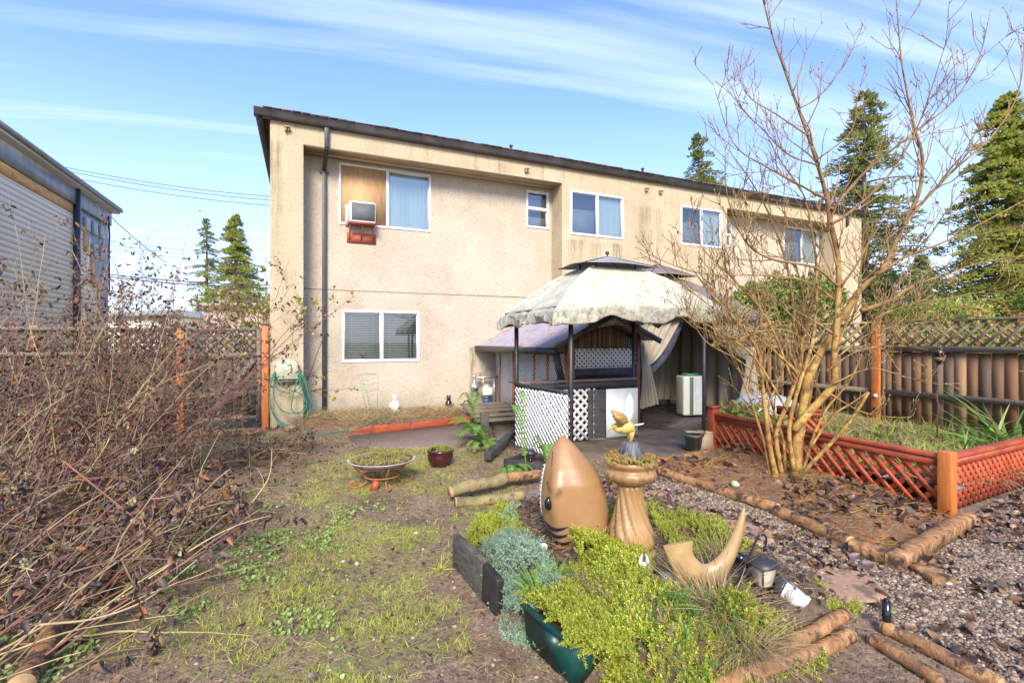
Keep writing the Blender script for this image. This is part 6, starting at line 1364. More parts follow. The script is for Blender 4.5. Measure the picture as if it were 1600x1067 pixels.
# ---- tufts of blades
def tuft(name, mat, c, k, h, label, cat='plant', spread=.05, w=.03, bend=.6, tilt=(.1, .9), group=None, seg=5):
    bV, bF = blade_base(w, 1, bend, seg); c = np.array(c, float); mb = MB(); a = rng.uniform(0, 6.28, k); r = spread * np.sqrt(rng.random(k))
    mb.scatter(bV, bF, np.stack([c[0] + r * np.cos(a), c[1] + r * np.sin(a), np.full(k, c[2])], -1), a - math.pi / 2 + rng.normal(0, .6, k), rng.uniform(*tilt, k), rng.uniform(h[0], h[1], k), a)
    o = mb.build(name, M[mat], None, origin=c); tag(o, label, cat, group); return o
tuft('dry_grass_tuft', 'straw', B(1115, 945), 420, (.14, .36), 'tall tuft of dry straw grass in front of the tail sculpture', 'grass tuft', .14, .012, .7, (.2, 1.2))
tuft('dry_grass_tuft', 'straw', B(1160, 1000, .14), 420, (.14, .34), 'dry straw grass hanging down at the front of the bed', 'grass tuft', .15, .012, .8, (.5, 1.5))
tuft('dry_grass_tuft', 'straw', B(1128, 865), 120, (.10, .26), 'wisps of straw lodged inside the curve of the tail sculpture', 'grass tuft', .07, .012, .6, (.2, 1.1))
tuft('dry_grass_tuft', 'straw', B(1005, 985), 160, (.10, .24), 'thin dry stalks in the middle of the front sedum', 'grass tuft', .2, .010, .6, (.6, 1.4))
tuft('green_weed', 'fern', B(838, 925), 60, (.07, .17), 'fresh green leafy weed standing in the stonecrop', 'weed', .05, .11, .5, (.05, .7))
tuft('green_weed', 'fern', B(868, 900), 34, (.06, .13), 'second green weed behind the first in the stonecrop', 'weed', .04, .1, .5, (.1, .8))
tuft('green_weed', 'fern', G(727, 885), 30, (.06, .13), 'small star shaped weed on the mud left of the timber end', 'weed', .02, .1, .3, (.6, 1.4)) if False else tuft('green_weed', 'grass', G(688, 888), 34, (.05, .12), 'small star shaped weed on the mud left of the timber end', 'weed', .02, .09, .4, (.6, 1.4))
for (px, py, h, l) in ((1500, 725, .55, 'long leaved plant nearest the orange corner post'), (1545, 700, .85, 'tall arching green leaves by the right fence'), (1590, 705, 1.15, 'tallest arching green leaves at the right edge'), (1385, 690, .5, 'green leaves left of the pole lantern'), (1305, 690, .45, 'grassy leaves low behind the tree stems')):
    p = P(px, py, .15); tuft('long_leaved_plant', 'bambooleaf', p, 46, (h * .4, h), l, 'plant', .12, .055, .75, (.1, 1.1), 'long-leaved plants along the fence', 6)
for (px, py, l) in ((1270, 672, 'weedy yellow green grass inside the planter behind the tree'), (1340, 690, 'weedy grass inside the planter left of the fence post'), (1430, 705, 'weedy dry grass inside the planter near the pole lantern'), (1560, 720, 'weedy grass tuft at the far right of the planter')):
    tuft('weedy_grass', 'grass', P(px, py, .16), 260, (.08, .26), l, 'grass tuft', .35, .02, .6, (.1, 1.3), 'weed tufts in the lattice planter'); 
for (px, py, l) in ((1290, 690, 'straw litter inside the planter behind the tree'), (1400, 705, 'straw litter inside the planter by the pole'), (1520, 730, 'straw litter at the right of the planter')):
    tuft('straw_heap', 'straw', P(px, py, .17), 500, (.10, .3), l, 'straw', .6, .02, .5, (1.0, 1.6), 'straw in the lattice planter')
# ---- ferns
def fern(c, fronds, label, name='fern'):
    c = np.array(c, float); th = thing(name, label, 'fern', c, 'sword ferns')
    for (az, L, rise, droop) in fronds:
        d = np.array([math.cos(az), math.sin(az), 0]); n_ = 22; pts = [c + d * L * t + ZV * (rise * math.sin(min(t * 1.25, 1.3) * math.pi / 2) - droop * t * t) for t in np.linspace(0, 1, n_)]; pts = np.array(pts); pts[:, :] += d * 0
        mb = MB(); mb.tube(pts, np.linspace(.0035, .001, n_), 4); tg = np.gradient(pts, axis=0); tg /= np.linalg.norm(tg, axis=1)[:, None]; q = np.cross(tg, ZV); q /= np.linalg.norm(q, axis=1)[:, None] + 1e-6
        for i in range(2, n_ - 1):
            ll = L * .20 * math.sin(math.pi * (i / n_) ** .7) + .012
            for s_ in (-1, 1):
                a = pts[i]; e = a + q[i] * s_ * ll + tg[i] * ll * .35 - ZV * ll * .15; w_ = tg[i] * .011; mid = (a + e) / 2 + ZV * .004
                mb.add([a - w_ * .6, mid - w_, e, mid + w_, a + w_ * .6], [[0, 1, 3, 4], [1, 2, 3]])
        mb.build('frond', M['fern'], th)
R_ = random.uniform
def frs(k, a0, a1, L, rise, droop): return [(a0 + (a1 - a0) * (i + .5) / k + R_(-.15, .15), L * R_(.75, 1.1), rise * R_(.7, 1.1), droop * R_(.7, 1.2)) for i in range(k)]
fern(P(757, 692, .05), frs(8, 2.0, 4.6, .62, .42, .22), 'large arching fern by the timber stub and black beam')
fern(P(752, 700, .05), frs(6, -2.6, 0.6, .38, .25, .22), 'smaller fern in front of the black beam')
fern(P(745, 660, .25), frs(4, 1.9, 3.6, .34, .55, .15), 'upright fern fronds rising before the shed steps')
fern(P(800, 735, .1), frs(5, -2.4, .2, .28, .18, .16), 'low fern hanging over the black planter box')
fern(P(822, 728, .12), [(1.9, .20, .85, -.05), (2.2, .3, .7, .0)], 'tall thin fern frond leaning against the white lattice')
fern(P(858, 735, .1), frs(6, .4, 3.6, .22, .42, .08), 'fern behind the fish head against the white lattice')

# ================================================================= woody plants
def branch_system(mb, mbt, pts, r0, r1, depth, dens, L, up, seed=0, leafs=None, jitter=.12, k=7, droop=0., rmin=.0016, spread=(.5, 1.0)):
    """adds the stem pts to mb and random side branches to mbt; leafs collects tip/side positions"""
    pts = np.array(pts, float); n_ = len(pts); rr = np.linspace(r0, r1, n_); mb.tube(pts, rr, k, True)
    if depth <= 0: return
    seg = np.linalg.norm(np.diff(pts, axis=0), axis=1).sum(); nb = max(1, int(dens * seg))
    for i in range(nb):
        t = R_(.22, 1.0); j = min(int(t * (n_ - 1)), n_ - 2); a = pts[j] + (pts[j + 1] - pts[j]) * (t * (n_ - 1) - j)
        tg = pts[j + 1] - pts[j]; tg = tg / (np.linalg.norm(tg) + 1e-9); v = rng.normal(size=3); v -= tg * v.dot(tg); v /= np.linalg.norm(v) + 1e-9
        sp = R_(*spread); d = tg * (1 - sp * .6) + v * sp; d[2] += up; d /= np.linalg.norm(d); l = L * R_(.45, 1.15) * (1.15 - .55 * t); m_ = 7
        q = [a]; dd = d.copy()
        for _ in range(m_):
            dd = dd + rng.normal(size=3) * jitter + np.array([0, 0, up * .14 - droop]); dd /= np.linalg.norm(dd); q.append(q[-1] + dd * l / m_)
        rb = max(rmin, min(np.interp(t, [0, 1], [r0, r1]) * .6, .02 * l + .002)); 
        branch_system(mbt, mbt, q, rb, rmin * .7, depth - 1, dens * 1.15, L * .48, up, leafs=leafs, jitter=jitter, k=4 if depth < 3 else 5, droop=droop, rmin=rmin, spread=spread)
        if leafs is not None: leafs.append((np.array(q), depth))

# ---- the bare magnolia
def qs(l, ys):
    ys = np.interp(np.linspace(0, 1, len(l)), np.linspace(0, 1, len(ys)), ys); return smooth_path([Q(a, b, y_) for (a, b), y_ in zip(l, ys)], 5)
MG = thing('bare_tree', 'multi-stemmed bare magnolia with yellow orange bark growing in the mulch bed', 'tree', P(1235, 748))
stems = [
 ([(1243, 752), (1246, 690), (1253, 655), (1261, 597), (1276, 564), (1300, 520)], (5.5, 5.5), .072, .042, .5, .5),
 ([(1240, 672), (1262, 646), (1288, 618), (1304, 597), (1303, 563), (1307, 512), (1310, 456), (1309, 400), (1297, 345), (1292, 310), (1278, 258), (1262, 210), (1243, 157), (1221, 95), (1205, 49), (1190, -10)], (5.45, 5.3, 5.3, 5.2), .050, .008, 1.7, .95),
 ([(1300, 520), (1322, 485), (1335, 465), (1347, 449), (1369, 430), (1385, 408), (1412, 350), (1436, 300), (1441, 245), (1428, 197), (1418, 148), (1408, 89), (1400, -6)], (5.5, 5.2, 5.1), .040, .006, 1.8, .9),
 ([(1345, 485), (1385, 472), (1404, 460), (1429, 446), (1460, 434), (1530, 411), (1620, 396)], (5.45, 5.1), .030, .008, 1.8, .8),
 ([(1369, 430), (1416, 400), (1470, 380), (1540, 345), (1625, 300)], (5.2, 4.8), .020, .005, 1.8, .8),
 ([(1300, 327), (1330, 292), (1359, 262), (1424, 210), (1490, 157), (1529, 92), (1548, 15)], (5.25, 5.5, 5.6), .020, .004, 2.2, .7),
 ([(1298, 350), (1323, 335), (1382, 282), (1428, 210), (1455, 140), (1480, 59)], (5.2, 4.9), .018, .004, 2.2, .7),
 ([(1412, 352), (1440, 318), (1490, 266), (1552, 210), (1592, 141), (1602, 40)], (5.1, 5.3), .018, .004, 2.2, .7),
 ([(1264, 213), (1211, 177), (1168, 148), (1147, 89)], (5.2, 5.4), .010, .003, 2.2, .5),
 ([(1292, 312), (1250, 289), (1195, 259), (1146, 223), (1114, 131)], (5.2, 4.9), .015, .003, 2.4, .7),
 ([(1278, 258), (1230, 240), (1190, 200), (1160, 170), (1130, 110)], (5.2, 5.7), .011, .003, 2.4, .6),
 ([(1248, 170), (1280, 150), (1320, 100), (1352, 30)], (5.2, 5.5), .009, .003, 2.2, .5),
 ([(1276, 250), (1330, 205), (1340, 150), (1356, 95), (1312, 60)][:4], (5.25, 5.6), .010, .003, 2.2, .5),
 ([(1215, 756), (1203, 700), (1197, 650), (1190, 590), (1183, 545), (1150, 500), (1112, 460), (1082, 420)], (5.45, 5.3, 5.0), .036, .006, 2.0, .7),
 ([(1222, 745), (1213, 680), (1228, 635), (1250, 570), (1252, 520), (1242, 494), (1231, 420), (1209, 352), (1190, 311), (1165, 270), (1140, 236)], (5.5, 5.7, 5.6), .032, .005, 2.2, .8),
 ([(1240, 735), (1233, 670), (1246, 610), (1262, 560), (1272, 518), (1276, 420), (1269, 366), (1255, 303), (1215, 244), (1185, 180)], (5.4, 5.2), .028, .004, 2.2, .8),
 ([(1209, 735), (1212, 690), (1200, 640), (1218, 590), (1230, 540), (1205, 500), (1172, 455), (1120, 430)], (5.55, 5.8), .020, .004, 2.4, .7),
 ([(1309, 447), (1272, 417), (1204, 404), (1163, 374), (1136, 303), (1133, 230)], (5.2, 4.7), .018, .004, 2.4, .7),
 ([(1305, 470), (1272, 445), (1217, 431), (1109, 428), (1062, 417), (1014, 398)], (5.2, 4.8), .013, .003, 2.6, .6),
 ([(1250, 585), (1200, 540), (1150, 505), (1100, 470), (1050, 430), (1022, 405)], (5.4, 4.9), .016, .003, 2.6, .6),
 ([(1190, 590), (1150, 560), (1100, 530), (1070, 470)], (5.3, 4.8), .011, .003, 2.8, .5),
 ([(1205, 752), (1196, 700), (1178, 640), (1160, 590), (1140, 540), (1128, 480), (1120, 420)], (5.5, 5.2), .020, .004, 2.2, .7),
 ([(1228, 750), (1224, 690), (1210, 640), (1190, 560), (1188, 480), (1170, 400), (1150, 330)], (5.6, 5.8), .022, .004, 2.2, .7),
 ([(1252, 745), (1268, 690), (1290, 640), (1330, 590), (1360, 520), (1400, 450), (1430, 380)], (5.6, 5.7), .022, .004, 2.0, .8),
 ([(1236, 745), (1245, 650), (1240, 560), (1255, 470), (1240, 400), (1225, 320), (1230, 250)], (5.65, 5.9), .022, .004, 2.0, .8),
 ([(1262, 640), (1280, 560), (1330, 500), (1345, 420), (1350, 350), (1362, 280)], (5.6, 5.8), .018, .004, 2.2, .7),
 ([(1230, 640), (1180, 560), (1130, 520), (1090, 500), (1060, 470)], (5.3, 4.9), .014, .003, 2.8, .6),
 ([(1240, 600), (1200, 500), (1150, 440), (1100, 390), (1075, 340)], (5.4, 5.0), .014, .003, 2.8, .6),
 ([(1265, 700), (1300, 650), (1330, 630), (1356, 612)], (5.3, 5.0), .014, .010, .8, .3),
 ([(1290, 580), (1340, 548), (1400, 540), (1450, 545)], (5.3, 4.9), .011, .003, 3.6, .5), ([(1305, 560), (1360, 520), (1430, 505), (1500, 500)], (5.3, 5.1), .011, .003, 3.6, .5),
 ([(1300, 600), (1360, 575), (1420, 590), (1453, 594)], (5.3, 4.9), .009, .003, 3.6, .45), ([(1310, 540), (1380, 490), (1460, 470), (1560, 450)], (5.3, 4.7), .012, .003, 3.4, .6),
 ([(1290, 610), (1340, 640), (1380, 650), (1422, 652)], (5.3, 5.0), .008, .003, 3, .4), ([(1285, 560), (1240, 520), (1200, 515), (1150, 530)], (5.3, 4.8), .009, .003, 3.6, .45),
]
tips = []; tw = MB()
for (l, ys, r0, r1, dens, L) in stems:
    mb = MB(); branch_system(mb, tw, qs(l, ys), r0 * .92, r1 * .8, 2, dens * 3.1, L * .92, .48, leafs=tips, jitter=.12, k=10, rmin=.004, spread=(.45, 1.0)); mb.build('stem', M['bark'], MG, True)
tw.build('twigs', M['barkdark'], MG)
bV, bF = pebble_base(); bp = []; bd = []
for q, d_ in tips:
    if R_(0, 1) < .75: bp.append(q[-1]); 
    for j in (3, 5):
        if R_(0, 1) < .35: bp.append(q[j])
bp = np.array(bp); s_ = rng.uniform(.5, 1.0, len(bp)); mb = MB(); mb.scatter(bV, bF, bp, 0, rng.uniform(0, .7, len(bp)), np.stack([s_ * .006, s_ * .006, s_ * .017], -1)); mb.build('buds', M['bud'], MG)
lV, lF = leafV(.45, .2, .4); ii = rng.integers(0, len(tips), 420); lp_ = np.array([tips[i][0][rng.integers(2, 8)] for i in ii]); lp_ = lp_[(lp_[:, 2] < 3.2)]
mb = MB(); mb.scatter(lV, lF, lp_, rng.uniform(0, 6, len(lp_)), rng.uniform(2.2, 3.0, len(lp_)), rng.uniform(.02, .06, len(lp_))); mb.build('dead_leaves', M['deadleaf'], MG)
print('tree tips', len(tips))
# branch prop lying from the trunk
mb = MB(); mb.tube(qs([(1250, 742), (1300, 690), (1330, 655), (1357, 612)], (5.2, 4.9)), np.linspace(.022, .016, 16), 9); o = mb.build('leaning_branch', M['bark'], None, True, origin=P(1250, 745)); tag(o, 'cut pale branch leaning out to the right from the tree base', 'branch')

# ---- dead shrubs on the left
def shrub(name, label, base, canes, mats, leafn, heads, th_off=0, leafsize=(.03, .08), group='dead tangled shrubs on the left', depth=2, dens=3.2, drop=.0):
    base = np.array(base, float); th = thing(name, label, 'shrub', base, group); tips = []
    for mi, mname in enumerate(mats):
        ms = MB(); cs_ = canes[mi::len(mats)]
        for (b, az, el, L, curve) in cs_:
            d = np.array([math.cos(az) * math.cos(el), math.sin(az) * math.cos(el), math.sin(el)]); q = [np.array(b, float)]
            for i in range(12): d = d + rng.normal(size=3) * .07 + np.array([0, 0, -curve]); d /= np.linalg.norm(d); q.append(q[-1] + d * L / 12)
            q = np.array(q); q[:, 2] = np.maximum(q[:, 2], .01 + .0 * q[:, 2]); branch_system(ms, ms, q, R_(.004, .010), .002, depth, dens, .38 * min(L, 1.4), .12, leafs=tips, jitter=.16, k=5, droop=drop, rmin=.0014)
        ms.build('canes', M[mname], th)
    nt_ = len(tips); ii = rng.integers(0, nt_, leafn); lp_ = np.array([tips[i][0][rng.integers(1, 8)] for i in ii]) + rng.normal(0, .012, (leafn, 3))
    for v, (fold, curl) in enumerate(((.3, .5), (.45, -.3))):
        mb = MB(); l2 = lp_[v::2]; V_, F_ = leafV(.5, fold, curl); mb.scatter(V_, F_, l2, rng.uniform(0, 6, len(l2)), rng.uniform(1.7, 3.0, len(l2)), rng.uniform(*leafsize, len(l2)) * .85); mb.build('dead_leaves', M['deadleaf'], th)
    if heads:
        hp_ = [tips[i][0][-1] for i in rng.integers(0, nt_, heads)]; V_, F_ = leafV(.9, .2, .2)
        for h in hp_:
            k = 26; mb = MB(); a = rng.normal(size=(k, 3)); a /= np.linalg.norm(a, axis=1)[:, None]; mb.scatter(V_, F_, h + a * .018, rng.uniform(0, 6, k), rng.uniform(0, 3, k), rng.uniform(.012, .024, k)); mb.build('dried_flower_head', M['seedhead'], th)
    print(name, nt_); return th
def cn(k, x, y, az, el, L, cv): return [((R_(*x), R_(*y), .0), R_(*az), R_(*el), R_(*L), R_(*cv)) for _ in range(k)]
# tall one before the neighbouring building
shrub('tangled_shrub', 'tall dead shrub with dark clinging leaves in front of the siding', (-4.9, 5.2, 0), cn(150, (-6.0, -3.7), (4.5, 5.9), (-.6, 2.6), (.8, 1.5), (1.7, 3.0), (.0, .05)), ('cane', 'canedark'), 7000, 4, leafsize=(.025, .065), dens=5)
# arching canes toward the gate
shrub('tangled_shrub', 'arching tan canes rising before the gate and lattice fence', (-3.9, 5.0, 0), cn(70, (-5.1, -4.1), (4.3, 5.7), (.3, 2.2), (.6, 1.3), (1.1, 2.0), (.02, .07)), ('cane', 'canedark'), 900, 4, dens=4)
# middle mass
shrub('tangled_shrub', 'dense dark heap of dead hydrangea leaves and stems in the middle left', (-3.6, 3.9, 0), cn(90, (-4.9, -3.7), (3.1, 4.6), (-.8, 2.4), (.3, 1.2), (.8, 1.6), (.03, .12)) + cn(85, (-3.7, -2.7), (3.0, 4.9), (-.9, 1.6), (.15, .75), (.5, .95), (.03, .12)), ('cane', 'canedark'), 6000, 22, leafsize=(.02, .055), dens=4.5)
# foreground low arching canes
shrub('tangled_shrub', 'low sweep of yellowish bare canes in the left foreground', (-3.1, 2.8, 0), cn(100, (-3.8, -2.35), (2.2, 3.4), (.1, 1.5), (.15, 1.0), (.6, 1.2), (.01, .06)), ('cane', 'canedark'), 1300, 8, depth=2, dens=2.4)
shrub('tangled_shrub', 'bare canes at the lower left corner of the picture', (-2.6, 2.2, 0), cn(16, (-2.9, -2.1), (1.9, 2.6), (.2, 1.3), (.15, .8), (.5, 1.0), (.0, .06)), ('cane',), 120, 1, depth=1, dens=2.4)
# low heap before the gate with hanging stalks
shrub('tangled_shrub', 'low brown heap of cut stems in front of the garden gate', (-3.2, 6.2, 0), cn(40, (-4.1, -3.2), (5.9, 6.8), (-.7, 1.1), (.25, .8), (.6, .95), (.08, .15)), ('canedark', 'cane'), 1300, 5, leafsize=(.02, .05), dens=4)
# long single rose canes crossing the mud
mb = MB()
for l, ys in (([(90, 900), (160, 880), (220, 872), (310, 874), (345, 862), (400, 815), (440, 775)], (2.5, 3.2)), ([(60, 975), (150, 965), (230, 935), (300, 880), (330, 860)], (2.2, 2.8)), ([(190, 872), (205, 905), (212, 918)], (2.7, 2.8)), ([(100, 720), (200, 800), (240, 830), (300, 870)], (2.9, 3.0)), ([(390, 790), (420, 745), (425, 700)], (3.6, 3.9))):
    branch_system(mb, mb, qs(l, ys), .006, .002, 1, 6, .22, .05, jitter=.2, k=6, rmin=.0014)
o = mb.build('rose_canes', M['cane'], None, origin=P(200, 900)); tag(o, 'long thorny rose canes reaching out over the mud', 'rose canes')
# hanging dried stalks
for i, (px, py) in enumerate(((345, 740), (372, 730), (392, 748), (318, 765), (280, 775), (404, 715))):
    c = G(px, py); h = R_(.45, .75); mb = MB(); pts = smooth_path([c, c + [R_(-.03, .03), 0, h * .4], c + [R_(-.05, .05), R_(-.03, .03), h]], 6); branch_system(mb, mb, pts, .005, .002, 1, 9, .08, -.2, jitter=.3, k=5, rmin=.0014)
    k = 40; q = pts[rng.integers(0, len(pts), k)] + rng.normal(0, .015, (k, 3)); V_, F_ = leafV(.5, .4, .5)
    m2 = MB(); m2.scatter(V_, F_, q, rng.uniform(0, 6, k), rng.uniform(2.3, 3.1, k), rng.uniform(.02, .05, k))
    ttl = ['tallest', 'thick', 'rightmost nearer', 'lone', 'leftmost', 'farthest'][i]
    T_ = thing('dead_flower_stalk', f'{ttl} blackened dead stalk standing on the mud before the gate', 'dead stalk', c, 'blackened dead stalks'); mb.build('stalk', M['canedark'], T_); m2.build('dead_leaves', M['deadleaf'], T_)

# leafy yellow green plant by the red planter and vine
def leafy(name, label, c, k, r, h, mat, size, cat='plant', group=None):
    c = np.array(c, float); th = thing(name, label, cat, c, group); a = rng.normal(size=(k, 3)); a /= np.linalg.norm(a, axis=1)[:, None]; a *= rng.random(k)[:, None] ** .4; a[:, 2] = abs(a[:, 2])
    q = c + a * np.array([r, r, h]); V_, F_ = leafV(.7, .15, .25); mb = MB(); mb.scatter(V_, F_, q, rng.uniform(0, 6, k), rng.uniform(.6, 2.0, k), rng.uniform(*size, k)); mb.build('leaves', M[mat], th)
    mb = MB()
    for i in range(0, k, 6): mb.tube(smooth_path([c + a[i] * [r * .2, r * .2, 0], c + a[i] * [r * .5, r * .5, h * .6], q[i]], 3), .004, 4)
    mb.build('stems', M['canedark'], th); return th
leafy('leafy_plant', 'yellow green broad leaves in the planter behind the black leg', (3.65, 7.55, .3), 150, .42, .34, 'leafyellow', (.07, .16))
leafy('leafy_plant', 'smaller broad-leaved plant just left of the tree stems', (3.85, 6.9, .3), 60, .30, .22, 'leafyellow', (.06, .13))
leafy('hanging_vine', 'dry vine with green leaves over the brown canopy corner', (3.9, 8.3, 2.0), 260, .8, .42, 'leafyellow', (.03, .07), 'vine')
leafy('orange_vine', 'orange brown dried vine draped at the canopy corner behind the tree', (4.5, 9.0, 1.5), 420, .75, .75, 'orangetwig', (.04, .09), 'vine')
# ================================================================= background planting
def conifer(px, ytop, Y, halfpx, label, mat='conifer', ybot=520, dens=1.0, sparse=False, lean=0, droop=.35):
    base = Q(px, 533, Y) * [1, 1, 0]; top = Q(px, ytop, Y)[2]; R = halfpx / FP * Y; th = thing('conifer_tree', label, 'tree', base, 'conifers behind the houses')
    mb = MB(); mb.tube([base, base + ZV * top * .5, base + ZV * top * .97], [top * .018, top * .011, .02], 8); mb.build('trunk', M['barkgrey'], th)
    nb = int(dens * 170); P_, A_, S_, T_ = [], [], [], []; br = MB(); V_, F_ = leafV(.55, .15, .25)
    for i in range(nb):
        u = (i + R_(0, 1)) / nb; z = top * (.10 + .89 * u); prof = (1 - u) ** .72 * R * R_(.5, 1.2) * (1 if not sparse else R_(.4, 1.25)) * (1 if i % 9 else 1.25) + .03 * R
        if sparse and R_(0, 1) < .28: continue
        az = R_(0, 6.283); d = np.array([math.cos(az), math.sin(az), 0]); n_ = 7; pts = np.array([base + ZV * z + d * prof * t + ZV * (prof * (.18 * t - droop * t * t)) for t in np.linspace(0, 1, n_)])
        br.tube(pts, np.linspace(.02 + .01 * R, .008, n_), 3)
        m_ = int((40 + 105 * prof / R) * (1 if not sparse else .75)); t = rng.random(m_) ** .7; c = pts[0] + (pts[-1] - pts[0]) * t[:, None]; c[:, 2] = base[2] + z + prof * (.18 * t - droop * t * t)
        side = np.array([-d[1], d[0], 0]); w_ = (rng.random(m_) - .5) * prof * .62 * (1 - t * .6); c = c + side * w_[:, None] - ZV * (np.abs(w_)[:, None] * .35 + rng.random(m_)[:, None] * .05 * R)
        P_.append(c); A_.append(az + np.sign(w_) * .7 + rng.normal(0, .3, m_)); T_.append(rng.uniform(1.3, 2.2, m_)); S_.append(rng.uniform(.5, 1.1, m_) * (.045 * R + .085))
    mb = MB(); P_, A_, T_, S_ = map(np.concatenate, (P_, A_, T_, S_)); mb.scatter(V_, F_, P_, A_ - math.pi / 2, T_, S_, A_); mb.build('crown', M[mat], th); br.build('limbs', M['barkgrey'], th)
conifer(323, 335, 38, 48, 'thin ragged conifer left of the golden one beyond the gate', 'conifer', sparse=True)
conifer(368, 332, 36, 66, 'full golden green conifer beyond the gate', 'coniferyellow', dens=1.3)
conifer(1092, 205, 34, 95, 'small fir peeking over the roof of the apartment building', 'conifer', sparse=True, dens=1.4)
conifer(1350, 140, 27, 140, 'tall open fir rising behind the right end of the building', 'conifer', dens=1.7, sparse=True, droop=.3)
conifer(1575, 140, 20, 122, 'dense bright spruce at the right side above the fence', 'coniferyellow', dens=1.9)
conifer(1670, 240, 24, 80, 'duller conifer partly cut off by the right edge', 'conifer', dens=1.0)
conifer(1440, 395, 40, 60, 'small distant fir low between the roof and the spruce', 'conifer', dens=.9)
def hedge(px0, px1, ytop, Y, label, mat, depth=1.2, k=9000, ybase=0.0, size=(.06, .13)):
    a, b = Q(px0, ytop, Y), Q(px1, ytop, Y); c = (a + b) / 2; th = thing('hedge_bush', label, 'bush', c * [1, 1, 0]); hx, hz = (b[0] - a[0]) / 2, a[2]
    q = rng.normal(size=(k, 3)); q /= np.linalg.norm(q, axis=1)[:, None]; q = np.sign(q) * np.abs(q) ** .7; rr = rng.uniform(.78, 1.04, k)[:, None] + (fbm(q[:, 0] * 3 + 7, q[:, 2] * 3 + q[:, 1] * 2, 5, 3)[:, None] - .5) * .5
    pos = np.array([c[0], c[1], hz * .5]) + q * rr * np.array([hx, depth, hz * .5]); V_, F_ = leafV(.5, .1, .2); mb = MB(); mb.scatter(V_, F_, pos, rng.uniform(0, 6, k), rng.uniform(0, 1.4, k), rng.uniform(*size, k)); mb.build('foliage', M[mat], th)
    mb = MB(); mb.tube([c * [1, 1, 0], c * [1, 1, 0] + ZV * hz * .8], [.08, .02], 8); mb.build('trunk', M['barkgrey'], th)
hedge(1150, 1215, 440, 12.3, 'rounded cedar bush left of centre behind the dividing fence', 'hedge'); hedge(1205, 1290, 432, 12.0, 'taller cedar bush behind the dividing fence by the downspout', 'hedge')
hedge(1375, 1480, 472, 16, 'low clipped green hedge in front of the tudor house', 'hedge', k=7000); hedge(1430, 1530, 468, 19, 'green bush under the dense spruce', 'coniferyellow', k=7000)
hedge(1590, 1720, 440, 15, 'leafy green shrub at the right edge above the fence', 'hedge', k=9000)
# orange twiggy shrub behind the fence
def bare_bush(name, label, c, k, L, mat, leafmat=None, leafn=0, dens=3, el=(.7, 1.5), lsize=(.05, .1), group=None):
    c = np.array(c, float); th = thing(name, label, 'shrub', c, group); mb = MB(); tips = []
    for i in range(k):
        az, e = R_(0, 6.28), R_(*el); d = np.array([math.cos(az) * math.cos(e), math.sin(az) * math.cos(e), math.sin(e)]); q = [c + np.array([R_(-.4, .4), R_(-.4, .4), 0])]
        for j in range(8): d = d + rng.normal(size=3) * .1; d /= np.linalg.norm(d); q.append(q[-1] + d * L * R_(.8, 1.1) / 8)
        branch_system(mb, mb, q, .016, .004, 2, dens, L * .4, .15, leafs=tips, jitter=.15, k=5, rmin=.004)
    mb.build('branches', M[mat], th)
    if leafn:
        q = np.array([tips[i][0][rng.integers(2, 8)] for i in rng.integers(0, len(tips), leafn)]); V_, F_ = leafV(.7, .15, .25); m2 = MB(); m2.scatter(V_, F_, q, rng.uniform(0, 6, leafn), rng.uniform(.5, 2.4, leafn), rng.uniform(*lsize, leafn)); m2.build('leaves', M[leafmat], th)
bare_bush('twiggy_shrub', 'orange twiggy shrub over the fence left of the pole lantern', (7.9, 8.6, 0), 26, 2.1, 'orangetwig', 'orangetwig', 900, 4, lsize=(.03, .07))
bare_bush('twiggy_shrub', 'orange twiggy shrub over the fence at the far right', (8.6, 7.4, 0), 26, 2.2, 'orangetwig', 'leafyellow', 500, 4, lsize=(.03, .07))
bare_bush('leafy_shrub', 'green leafy branches reaching over the garden gate', (-5.0, 10.2, 0), 22, 2.9, 'canedark', 'leafyellow', 1500, 2.5, lsize=(.05, .11))
bare_bush('leafy_shrub', 'green leafy branches against the corner of the building', (-5.6, 12.6, 0), 14, 3.4, 'canedark', 'fern', 900, 2.2, lsize=(.06, .13))
for (px, yt, Y, l) in ((215, 415, 44, 'hazy bare tree beyond the fence at the left'), (255, 425, 50, 'second hazy bare tree beyond the fence'), (410, 430, 48, 'hazy bare tree beside the golden conifer'), (1500, 430, 50, 'hazy bare tree behind the spruce')):
    c = Q(px, 533, Y) * [1, 1, 0]; hh = Q(px, yt, Y)[2]; bare_bush('bare_far_tree', l, c, 10, hh, 'fartree', None, 0, .8, (1.1, 1.5), group='far bare trees')

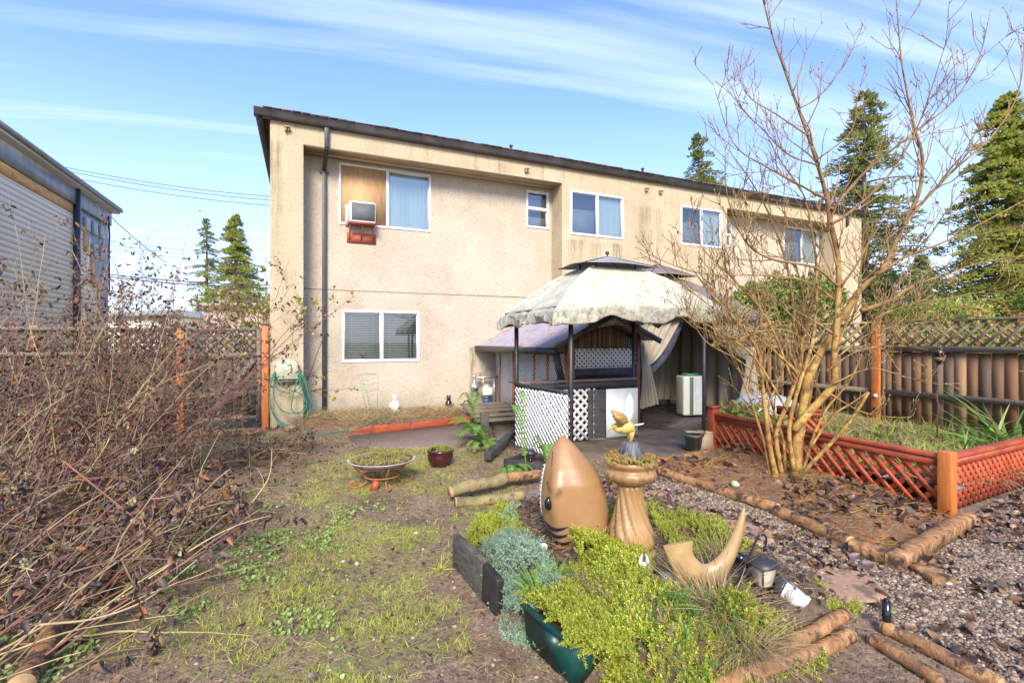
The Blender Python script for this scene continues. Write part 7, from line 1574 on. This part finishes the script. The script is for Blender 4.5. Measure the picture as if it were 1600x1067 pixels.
# ================================================================= far houses, cables
def house(name, label, px0, px1, yroof, yeave, ybot, Y, depth, wm, rm, wins=(), over=.4, trim=None):
    a = Q(px0, 533, Y); b = Q(px1, 533, Y); ze = Q(px0, yeave, Y)[2]; zt = Q(px0, yroof, Y)[2]; th = thing(name, label, 'house', (a + b) / 2 * [1, 1, 0])
    mb = MB(); mb.wb([(a[0] + b[0]) / 2, Y + depth / 2, ze / 2], (b[0] - a[0], depth, ze)); mb.build('wall', wm, th)
    x0, x1, y0, y1 = a[0] - over, b[0] + over, Y - over, Y + depth + over; ym = (y0 + y1) / 2; i_ = min((x1 - x0) * .3, depth / 2)
    mb = MB(); mb.add([[x0, y0, ze], [x1, y0, ze], [x1, y1, ze], [x0, y1, ze], [x0 + i_, ym, zt], [x1 - i_, ym, zt], [x0, y0, ze - .15], [x1, y0, ze - .15], [x1, y1, ze - .15], [x0, y1, ze - .15]], [[0, 1, 5, 4], [1, 2, 5], [2, 3, 4, 5], [3, 0, 4], [6, 7, 1, 0], [7, 8, 2, 1], [9, 6, 0, 3], [9, 8, 7, 6]]); mb.build('roof', rm, th)
    for (wx0, wx1, wy0, wy1) in wins:
        p, q = Q(wx0, wy0, Y), Q(wx1, wy1, Y); mb = MB(); cx, cz = (p[0] + q[0]) / 2, (p[2] + q[2]) / 2; w_, h_ = q[0] - p[0], p[2] - q[2]
        mb.wb([cx, Y - .03, cz], (w_ + .24, .06, h_ + .24)); f = mb.build('window', M['white'] if trim is None else trim, th); mb = MB(); mb.wb([cx, Y - .065, cz], (w_, .02, h_)); mb.build('pane', mt('far_dark_pane', (.05, .07, .09), rough=.15), f)
    return th
tr = mt('dark_timber_trim', (.08, .055, .045), rough=.8)
T_ = house('tudor_house', 'white house with dark timber framing behind the right fence', 1338, 1397, 419, 431, 533, 28, 7, mt('white_render', (.70, .70, .70), rough=.9), M['roofgrey'], ((1349, 1358, 434, 452), (1372, 1383, 434, 453)), trim=tr)
for px in (1346, 1362, 1370, 1386, 1393):
    p, q = Q(px, 432, 28), Q(px, 500, 28); mb = MB(); mb.wb([p[0], 27.97, (p[2] + q[2]) / 2], (.14, .05, p[2] - q[2])); mb.build('timber_strut', tr, T_)
p, q = Q(1339, 462, 28), Q(1396, 462, 28); mb = MB(); mb.wb([(p[0] + q[0]) / 2, 27.96, p[2]], (q[0] - p[0], .06, .16)); mb.build('timber_beam', tr, T_)
house('grey_roofed_house', 'low house with grey hipped roof beyond the right fence', 1398, 1475, 459, 483, 533, 34, 8, M['creamwall'], M['roofgrey'], ())
house('grey_roofed_house', 'farther low grey roofed house near the spruce', 1455, 1560, 452, 476, 533, 42, 8, M['creamwall'], M['roofgrey'], ())
house('pink_house', 'low pinkish house roof seen above the garden gate', 318, 430, 471, 474, 533, 24, 8, M['pinkwall'], M['pinkwall'], ())
house('far_white_house', 'small white house seen through the left shrubs', 165, 245, 478, 490, 533, 27, 7, M['creamwall'], M['roofgrey'], ((185, 195, 495, 505),))
def cable(label, a, b, Ya, Yb, sag=.4, r=.018):
    p, q = Q(*a, Ya), Q(*b, Yb); pts = [p * (1 - t) + q * t - ZV * sag * 4 * t * (1 - t) for t in np.linspace(0, 1, 14)]; o = MB().tube(pts, r, 5).build('power_cable', M['cable'], None, origin=pts[0]); tag(o, label, 'cable', 'overhead cables')
cable('topmost overhead cable left of the building', (60, 252), (500, 312), 32, 30); cable('second overhead cable from the top', (60, 257), (500, 318), 32, 30); cable('third overhead cable from the top', (60, 266), (500, 326), 32, 30)
for i, y_ in enumerate((368, 374, 381)): cable(['upper', 'middle', 'lower'][i] + ' thin wire of the distant trio passing behind the conifers', (120, y_), (500, y_ + 40), 46, 44, .3, .016)
cable('upper thick dark cable low behind the conifers', (120, 422), (500, 446), 34, 33, .3, .035); cable('lower thick dark cable low behind the conifers', (120, 425), (500, 450), 34, 33, .35, .035)
cable('service wire dropping from the corner of the white sided building', (161, 326), (260, 410), 15.6, 20, .1, .014)
